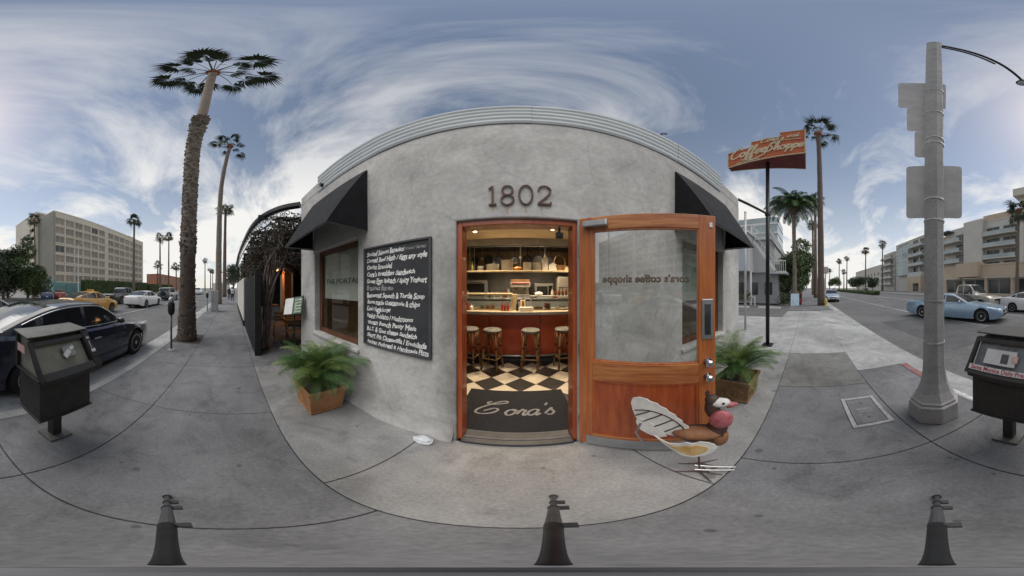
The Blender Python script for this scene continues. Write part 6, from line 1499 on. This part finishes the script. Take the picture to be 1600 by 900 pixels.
w_ = MB(); w_.ball((.130,-.045,.70),.082,(.85,.45,1.05),16,12,.03); w_.build('wattle', M['turkey_red'], tk, smooth=True)
for q in (-1,1): MB().ball((.142,-.02+q*.032,.850),.009,(1,.6,1),8,6).build('eye', M['black_metal'], tk)
MB().tube([(.06,0,.88),(.05,0,.91),(.065,0,.925)],.012,6).build('crest', M['turkey_dark'], tk)
def tailpts(k, n=20):
    pts = [(-.08,.47)]
    for i in range(n+1):
        a = R(38+124*i/n); r = k*(.32+.012*(i % 2))*(1-.10*abs(i/n-.35)); pts.append((-.10+r*math.cos(a)*1.0-.03, .50+r*math.sin(a)*1.15))
    return pts
def fan(k, y, mat, th=.006):
    f_ = MB(); pts = []
    n = 18
    outer = [(-.02,.55),(-.05,.60),(-.052,.625),(-.085,.655),(-.088,.68),(-.12,.71),(-.128,.735),(-.165,.76),(-.178,.785),(-.215,.803),(-.232,.825),(-.275,.838),(-.295,.855),(-.345,.862),(-.385,.845),(-.395,.80),(-.385,.74),(-.365,.67),(-.33,.62),(-.27,.575),(-.20,.535),(-.12,.50)]
    cx, cz = -.13, .55
    pts = [(cx+(a-cx)*k, cz+(c-cz)*k) for a, c in outer]
    f_.prism(pts, 'xz', y-th/2, y+th/2)
    return f_
fan(1.0, -.03, 'w').build('tail_fan', M['turkey_white'], tk)
ln = MB()
arc = spline([(-.065,.56,0),(-.10,.64,0),(-.18,.72,0),(-.28,.755,0),(-.37,.74,0)],6)
FT = Matrix(((1,0,0,0),(0,0,-1,-.034),(0,1,0,0),(0,0,0,1)))
ln.ribbon(arc, .006, FT, .003, False)
for (a, c) in (((-.14,.69),(-.25,.60)),((-.20,.735),(-.32,.64)),((-.27,.755),(-.365,.69)),((-.10,.635),(-.19,.555))): ln.ribbon([a, c], .008, FT, .003, False)
ln.build('feather_line', M['turkey_dark'], tk)
MB().tube([(-.33,-.04,.62),(-.36,-.05,.52),(-.31,-.05,.40)],.008,6).build('tail_strut', M['steel'], tk)
fan(.50, -.045, 'w').build('tail_inner', M['turkey_white'], tk).location = (-.10,0.012,-.045)
wg = MB(); wp = [(-.23,.585),(-.15,.53),(-.10,.545),(-.06,.57),(-.03,.555),(.01,.57),(.05,.55),(.085,.52),(.10,.48),(.085,.44),(.04,.40),(-.02,.385),(-.08,.41),(-.14,.47)]
wg.prism(wp,'xz',-.155,-.148); wg.v = [(x, y+.03*abs(x+.05)/.15, z) for x,y,z in wg.v]; wg.build('wing', M['turkey_white'], tk)
wi = MB(); wi.prism([(-.05+(a+.05)*.68, .475+(c-.475)*.66) for a, c in wp],'xz',-.160,-.156); wi.v = [(x, y+.03*abs(x+.05)/.15, z) for x,y,z in wi.v]; wi.build('wing_feathers', M['turkey_gold'], tk)
for q in (-1,1):
    lg = MB(); lg.tube([(.0,q*.05,.42),(.01,q*.05,.02)],.007,6)
    for a in (-65,-20,25,180): lg.tube([(.01,q*.05,.02),(.01+.13*math.cos(R(a)),q*.05+.13*math.sin(R(a)),.006)],[.007,.004],5)
    lg.build('leg', M['rust_iron'], tk)
MB().tube([(-.02,-.08,.10),(.20,-.06,.03)],.008,6).build('stake', M['steel'], tk); MB().tube([(-.02,-.05,.13),(.21,-.04,.05)],.008,6).build('stake', M['steel'], tk)
random.seed(3)
ws = MB().ball((0,0,.035),.06,(1.35,.9,.75),10,7,.18); tag(ws.build('white_stone', M['white_stone'], loc=(-.72,1.24,.002)), 'white painted stone on the pavement left of the doorway', 'stone')

# ------------------------------------------------------------------ the tripod under the camera
tp = thing('tripod', 'black camera tripod with three legs standing on the pavement', 'tripod', (0,0,.002))
for az in (10.6, -110.2, 130.4):
    a = R(az); d = Vector((math.sin(a), math.cos(a), 0)); side = Vector((math.cos(a), -math.sin(a), 0))
    foot = d*.74; top = d*.026 + Vector((0,0,.96))
    def pt(t): return foot.lerp(top, t) + Vector((0,0,0))
    lg = MB(); lg.tube([pt(.02), pt(.36)], [.011,.011], 10); lo = lg.build('leg', M['tripod_grey'], tp, smooth='auto')
    MB().tube([pt(0), pt(.025)], [.020,.018], 10).build('foot', M['tripod_dark'], lo)
    MB().tube([pt(.34), pt(.66)], [.015,.015], 10).build('middle_section', M['tripod_grey'], lo, smooth='auto')
    MB().tube([pt(.64), pt(.98)], [.016,.0045], 12).build('upper_section', M['tripod_dark'], lo, smooth='auto')
    for tt, w in ((.20,.030),(.345,.034),(.65,.030)):
        p = pt(tt); c_ = MB(); c_.tube([pt(tt-.014), pt(tt+.014)], [w*.52,w*.52], 10); c_.bar(p+side*.01, p+side*w*1.25, .022, .026); c_.build('lock_clamp', M['tripod_dark'], lo)
hb = MB(); hb.lathe([(.022,.925),(.028,.93),(.030,.945),(.030,.965),(.028,.975),(.02,.978),(.012,.982),(.010,1.0),(.010,1.10),(.0,1.102)],18); hb.build('hub', M['tripod_grey'], tp, smooth='auto')
# ------------------------------------------------------------------ far buildings
PANES = {}
def pane_mesh(w, h, mat, fr=.12, frm='hotel_wall'):
    k = (round(w,2), round(h,2), mat)
    if k not in PANES:
        f = MB(); f.box(-w/2,w/2,-.05,.05,0,fr); f.box(-w/2,w/2,-.05,.05,h-fr,h); f.box(-w/2,-w/2+fr,-.05,.05,fr,h-fr); f.box(w/2-fr,w/2,-.05,.05,fr,h-fr); f.box(-fr/3,fr/3,-.05,.05,fr,h-fr)
        me = f.mesh('window'); me.materials.append(M[frm])
        p = MB(); p.box(-w/2+fr,w/2-fr,-.02,.02,fr,h-fr); mp_ = p.mesh('pane'); mp_.materials.append(M[mat])
        PANES[k] = (me, mp_)
    return PANES[k]
def window(parent, x, y, z, w, h, mat, rz=0, frm='hotel_wall'):
    a, b = pane_mesh(w, h, mat, min(.12, w*.1), frm)
    o = inst('window', a, parent, (x,y,z), (0,0,rz)); inst('pane', b, o)
random.seed(9)
# hotel
ht = thing('hotel', 'eight storey beige hotel slab with a grid of windows across the street', 'building', (-53, -46, -.1))
def hp(mb, nm, mt, **k): return mb.build(nm, M[mt], ht, **k)
X0, X1 = -25.0, 25.0
holes = []
rows = [3.4+2.78*k for k in range(7)]
for z in rows:
    for k in range(6): holes.append((24.3-3.55*(k+1)+.35, 24.3-3.55*k, z, z+2.0))
    for k in range(7): holes.append((1.6-3.70*(k+1)+.35, 1.6-3.70*k, z, z+2.0))
hp(wall_mesh(X0, X1, 0, 23.6, holes, 4.4, 5.0), 'front_wall', 'hotel_wall')
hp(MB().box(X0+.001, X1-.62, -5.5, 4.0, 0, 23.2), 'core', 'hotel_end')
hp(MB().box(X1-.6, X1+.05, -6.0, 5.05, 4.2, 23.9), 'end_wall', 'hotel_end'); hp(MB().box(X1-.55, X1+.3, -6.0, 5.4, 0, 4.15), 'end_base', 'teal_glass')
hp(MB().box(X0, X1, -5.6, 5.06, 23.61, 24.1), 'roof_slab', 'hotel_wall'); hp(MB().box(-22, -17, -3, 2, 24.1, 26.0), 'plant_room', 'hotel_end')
hp(MB().box(12, X1-.6, 5.02, 5.45, 0, 3.3), 'glazed_base', 'teal_glass')
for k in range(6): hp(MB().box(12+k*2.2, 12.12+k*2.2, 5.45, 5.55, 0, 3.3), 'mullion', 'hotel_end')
for z in (5.9,8.7,11.5,14.2,17.0,19.8): hp(MB().box(X0, X1-.7, 5.001, 5.12, z+.05, z+.25), 'floor_band', 'hotel_wall')
for (a, b, c, d) in holes: window(ht, (a+b)/2, 4.7, c, b-a, d-c, random.choice(['hotel_pane','curtain','curtain','hotel_pane','curtain','dark_pane'] if random.random() < .35 else ['hotel_pane','curtain']))
hw = thing('hotel_wing', 'pale hotel wing with a strip of dark balconies behind the left trees', 'building', (-30, -57, -.1))
bh = [(3.6,7.2,2.2+2.85*k,4.2+2.85*k) for k in range(8)]
wall_mesh(-8, 8, 0, 26, bh, 2.2, 3.0, 'yz').build('side_wall', M['hotel_wall'], hw)
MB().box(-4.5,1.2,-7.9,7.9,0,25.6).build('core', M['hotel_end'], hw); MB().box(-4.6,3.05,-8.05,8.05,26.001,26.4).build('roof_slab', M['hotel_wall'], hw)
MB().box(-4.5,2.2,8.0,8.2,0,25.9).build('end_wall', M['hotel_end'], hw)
for h_ in bh: MB().box(2.5,2.6,h_[0],h_[1],h_[2],h_[2]+.9).build('balcony_rail', M['hotel_wall'], hw)
lpz = thing('lamp_post', 'thin white lamp post in front of the hotel', 'lamp post', (-22.3, -24.7, 0))
MB().cyl((0,0,0),(0,0,9.6),.10,.06,n=8).build('pole', M['white_paint'], lpz); MB().tube([(0,0,9.5),(0,.8,9.9),(0,1.6,9.9)],.05,6).build('arm', M['white_paint'], lpz); MB().box(-.12,.12,1.3,1.9,9.82,9.95).build('lamp_head', M['steel_matt'], lpz)
# generic blocks
def block(name, label, x0, x1, y0, y1, H, mat, holes, pane='dark_pane', frm='hotel_wall', z0=-.1, roof=None):
    t = thing(name, label, 'building', ((x0+x1)/2, (y0+y1)/2, z0)); w, d = (x1-x0)/2, (y1-y0)/2
    wall_mesh(-w, w, 0, H, holes, d-.5, d).build('front_wall', M[mat], t)
    MB().box(-w+.001, w-.001, -d, d-.501 if not holes else d-.9, 0, H-.02).build('core', M[mat], t)
    if holes: MB().box(-w+.6, w-.6, d-.89, d-.6, 0.1, H-.3).build('inner_wall', M['apt_grey'], t); MB().box(-w,-w+.5,d-.91,d-.505,0,H-.01).build('return_wall', M[mat], t); MB().box(w-.5,w,d-.91,d-.505,0,H-.01).build('return_wall', M[mat], t)
    MB().box(-w-.1, w+.1, -d-.1, d+.1, H+.001, H+.35).build('roof_edge', M[roof or mat], t)
    for (a, b, c, e) in holes: window(t, (a+b)/2, d-.28, c, b-a, e-c, pane, 0, frm)
    return t, w, d
def grid(xs_, zs_, w, h): return [(x, x+w, z, z+h) for z in zs_ for x in xs_]
block('brick_building', 'low terracotta coloured building far down the left side', -190, -96, -48, -40, 9.5, 'bldg_brick', grid([-40+7*k for k in range(12)], [5.6], 3.0, 2.4))
block('white_building', 'small white building at the end of the left street', -330, -290, -30, -4, 9, 'bldg_pale', grid([-16+7*k for k in range(5)], [2,5.5], 3.0, 2.0))
# right: low beige shop building
t, w, d = block('shop_building', 'low beige shop building with dark shop windows across the street', 2, 34, -42, -30.5, 6.2, 'bldg_beige', grid([-14.5+5.9*k for k in range(5)], [.5], 5.2, 3.0), 'dark_pane', 'bldg_grey')
for k in range(5): MB().box(-14.5+5.9*k, -9.3+5.9*k, d+.01, d+1.0, 3.62, 3.75).build('canopy', M['bldg_grey'], t)
MB().box(4, 10, d-1.0, d+1.2, 4.0, 7.0).build('fascia_block', M['bldg_beige'], t)
# right: tall grey apartment block with balconies
def balconies(t, xa_, xb_, yf, zs_, dep, mat='bldg_grey'):
    for z in zs_:
        MB().box(xa_, xb_, yf, yf+dep, z, z+.28).build('balcony', M[mat], t)
        g = MB(); g.box(xa_+.05, xb_-.05, yf+dep-.08, yf+dep-.03, z+.281, z+1.25); g.build('balcony_glass', M['pale_glass'], t)
t, w, d = block('apartment_block', 'grey apartment block with stacked balconies across the street on the right', 19.5, 47, -58, -44, 21.5, 'bldg_grey', grid([-13.3,-7.8,-.6,4.4], [6.8,10.2,13.6,17.0], 4.4, 2.5), 'dark_pane', 'bldg_grey')
balconies(t, -13.6, -3.0, d, [6.3,9.7,13.1,16.5], 2.2); balconies(t, 5.0, 13.7, d, [6.3,9.7,13.1,16.5], 2.6)
MB().box(-3.0,4.2,d,d+1.4,0,22.6).build('stair_tower', M['bldg_grey'], t); MB().box(9.5,14.5,d-4,d+2.8,20.6,21.0).build('roof_canopy', M['rail_dark'], t); MB().box(-13,-2,d-6,d-.4,21.9,24.0).build('penthouse', M['bldg_beige'], t)
t, w, d = block('glass_block', 'taller pale glass fronted block at the right edge', 0, 19, -56, -43, 26.5, 'bldg_grey', grid([-8.8+4.4*k for k in range(4)], [6.4,10.3,14.2,18.1,22.0], 4.0, 3.4), 'pale_glass', 'white_paint')
MB().box(-9.8,10.6,d-3,d+1.6,26.9,29.2).build('roof_box', M['bldg_pale'], t)
# middle: glass corner building
t, w, d = block('corner_building', 'grey corner building with a tall glass bay beside the street light', 58, 84, -62, -44, 23.5, 'bldg_grey', grid([-12.5,-7.2,.5,5.5], [8,12,16,20], 4.2, 2.8), 'dark_pane', 'bldg_grey')
MB().box(-1.5,9.0,d,d+1.8,7.5,21.5).build('glass_bay', M['pale_glass'], t)
for z in (11.0,14.5,18.0): MB().box(-1.6,9.1,d+.1,d+1.9,z,z+.3).build('transom', M['white_paint'], t)
for x in (-1.6,3.6,8.9): MB().box(x,x+.25,d+.1,d+1.95,7.4,21.6).build('mullion', M['white_paint'], t)
balconies(t, -13, -2, d, [7,11,15,19], 2.4); MB().box(-13,-3,d,d+3.0,0,6.4).build('podium', M['bldg_beige'], t); 
for k in range(1): MB().box(-11.5+6*k,-7.5+6*k,d+3.01,d+3.06,.4,3.6).build('shop_window', M['dark_pane'], t)
for z in (7.5,): MB().box(-12.9,-3.1,d,d+2.9,6.401,7.0).build('terrace', M['bldg_grey'], t)
t, w, d = block('balcony_block', 'balconied block left of the glass corner building', 86, 100, -60, -44, 21, 'bldg_grey', grid([-6,-.5], [4,7.5,11,14.5,17.5], 4.5, 2.4), 'dark_pane', 'bldg_grey')
balconies(t, -6.8, 6.8, d, [3.4,6.9,10.4,13.9,17.4], 2.2, 'bldg_pale')
block('tan_building', 'long pale yellow building far along the right side', 102, 160, -58, -43, 15.5, 'bldg_pale', grid([-26+6.4*k for k in range(8)], [2.5,6.0,9.5], 2.2, 2.0), 'dark_pane', 'bldg_pale')
block('tan_building', 'brown recess block seen just right of the street light', 47.5, 56, -60, -47, 21, 'bldg_tan', grid([-3.5,.5], [7,10.5,14,17.3], 3.0, 2.2), 'dark_pane', 'bldg_tan')
block('distant_building', 'hazy white building closing the street on the right', 300, 340, -30, -6, 17, 'bldg_pale', grid([-16+7*k for k in range(5)], [3,7,11], 3.0, 2.4))
# ------------------------------------------------------------------ apartments beyond the car park
ap = thing('apartments', 'pale two storey apartments with white pergola frame beyond the car park', 'building', (18.0, 7.0, 0))
def apb(*a, nm='wall', mt='apt_wall', **k): return MB().box(*a).build(nm, M[mt], ap, **k)
apb(0.4,14,-4.0,9,0,3.2, nm='ground_floor', mt='apt_grey'); apb(0.2,14,-3.2,9,3.2,6.6, nm='upper_floor', mt='apt_wall'); apb(-.1,14.1,-3.4,9,6.6,6.85, nm='roof', mt='white_paint')
apb(-2.2,.19,-1.6,4.5,3.2,6.8, nm='projecting_room', mt='apt_wall'); apb(-2.21,-2.0,-1.61,-.6,3.25,6.0, nm='side_panel', mt='apt_blue')
apb(-2.4,.3,-1.75,4.7,6.801,7.0, nm='roof', mt='white_paint')
for (y, z) in ((.4,4.3),(2.6,4.3)): apb(-2.26,-2.205,y,y+1.0,z,z+1.3, nm='window', mt='pale_glass')
for y in (-1.9,.6,3.2): apb(-1.9,-1.75,y,y+.15,0,3.2, nm='post', mt='white_paint')
# balcony and rail towards the street
apb(-.6,2.2,-4.9,-3.201,3.0,3.25, nm='balcony', mt='apt_wall')
for k in range(9): apb(-.6,-.56,-4.9+k*.205,-4.86+k*.205,3.251,4.2, nm='baluster', mt='white_paint')
apb(-.62,-.53,-4.92,-3.2,4.2,4.28, nm='handrail', mt='white_paint'); apb(.2,.25,-4.4,-3.6,3.4,4.0, nm='sign_board', mt='rail_dark')
# stair with railing and the white roof frame
MB().bar((-.7,-1.75,6.3),(-.7,-3.9,3.3),.10,.28).build('stair_stringer', M['white_paint'], ap); MB().bar((-.7,-1.75,7.2),(-.7,-3.9,4.2),.06).build('stair_handrail', M['white_paint'], ap)
for k in range(7): MB().bar((-.7,-1.9-k*.32,6.1-k*.446),(-.7,-1.9-k*.32,7.0-k*.446),.035).build('stair_baluster', M['white_paint'], ap)
fr = MB()
for (p, q) in (((-.2,-1.4,8.2),(-.2,-3.0,8.2)),((-.2,-3.0,8.2),(-.2,-4.6,5.0)),((2.6,-1.4,8.2),(2.6,-3.0,8.2)),((2.6,-3.0,8.2),(2.6,-4.6,5.0)),((-.2,-1.4,8.2),(-.2,-1.4,6.9)),((-.2,-3.0,8.2),(2.6,-3.0,8.2)),((-.2,-1.4,8.2),(2.6,-1.4,8.2)),((-.2,-3.4,7.4),(2.6,-3.4,7.4)),((-.2,-3.8,6.6),(2.6,-3.8,6.6)),((-.2,-4.2,5.8),(2.6,-4.2,5.8))): fr.bar(p, q, .16)
fr.build('roof_frame', M['white_paint'], ap)
for k in range(4): apb(.38,.399,-3.4+k*1.5,-2.6+k*1.5,.9,2.2, nm='window', mt='dark_pane')
apb(-2.1,-2.0,-2.3,3.5,.75,.83, nm='rail', mt='white_paint'); 
for y in (-2.3,-.4,1.5,3.4): apb(-2.1,-2.0,y,y+.08,0,.75, nm='rail_post', mt='white_paint')
for k in range(2): 
    tag(MB().box(-.9,.9,-.08,.08,0,.13).build('wheel_stop', M['white_paint'], loc=(14.2, 3.0+k*2.6, -.012)), ('right hand white wheel stop in the car park','left hand white wheel stop in the car park')[k], 'wheel stop', 'car park wheel stops').rotation_euler = (0,0,R(90))
gt = thing('glass_tower', 'distant pale glass tower behind the apartments', 'building', (60, 16, 0))
MB().box(-6,6,-7,7,0,24).build('core', M['pale_glass'], gt)
for k in range(7): MB().box(-6.15,6.15,-7.15,7.15,3+k*3.1,3.5+k*3.1).build('floor_band', M['white_paint'], gt)
random.seed(12)
for k in range(3):
    tree('low_shrub', ('round shrub left of the sandwich board','tall shrub beside the apartment balcony','low shrub by the car park rail')[k], ((16.9,2.2,0),(18.3,1.8,0),(15.6,5.6,0))[k], clumps(5,.4,.4,.4,1.1,.35,.5), 700, .07, 'leaf_dark', .4, .04, 'shrubs by the car park', 'shrub')
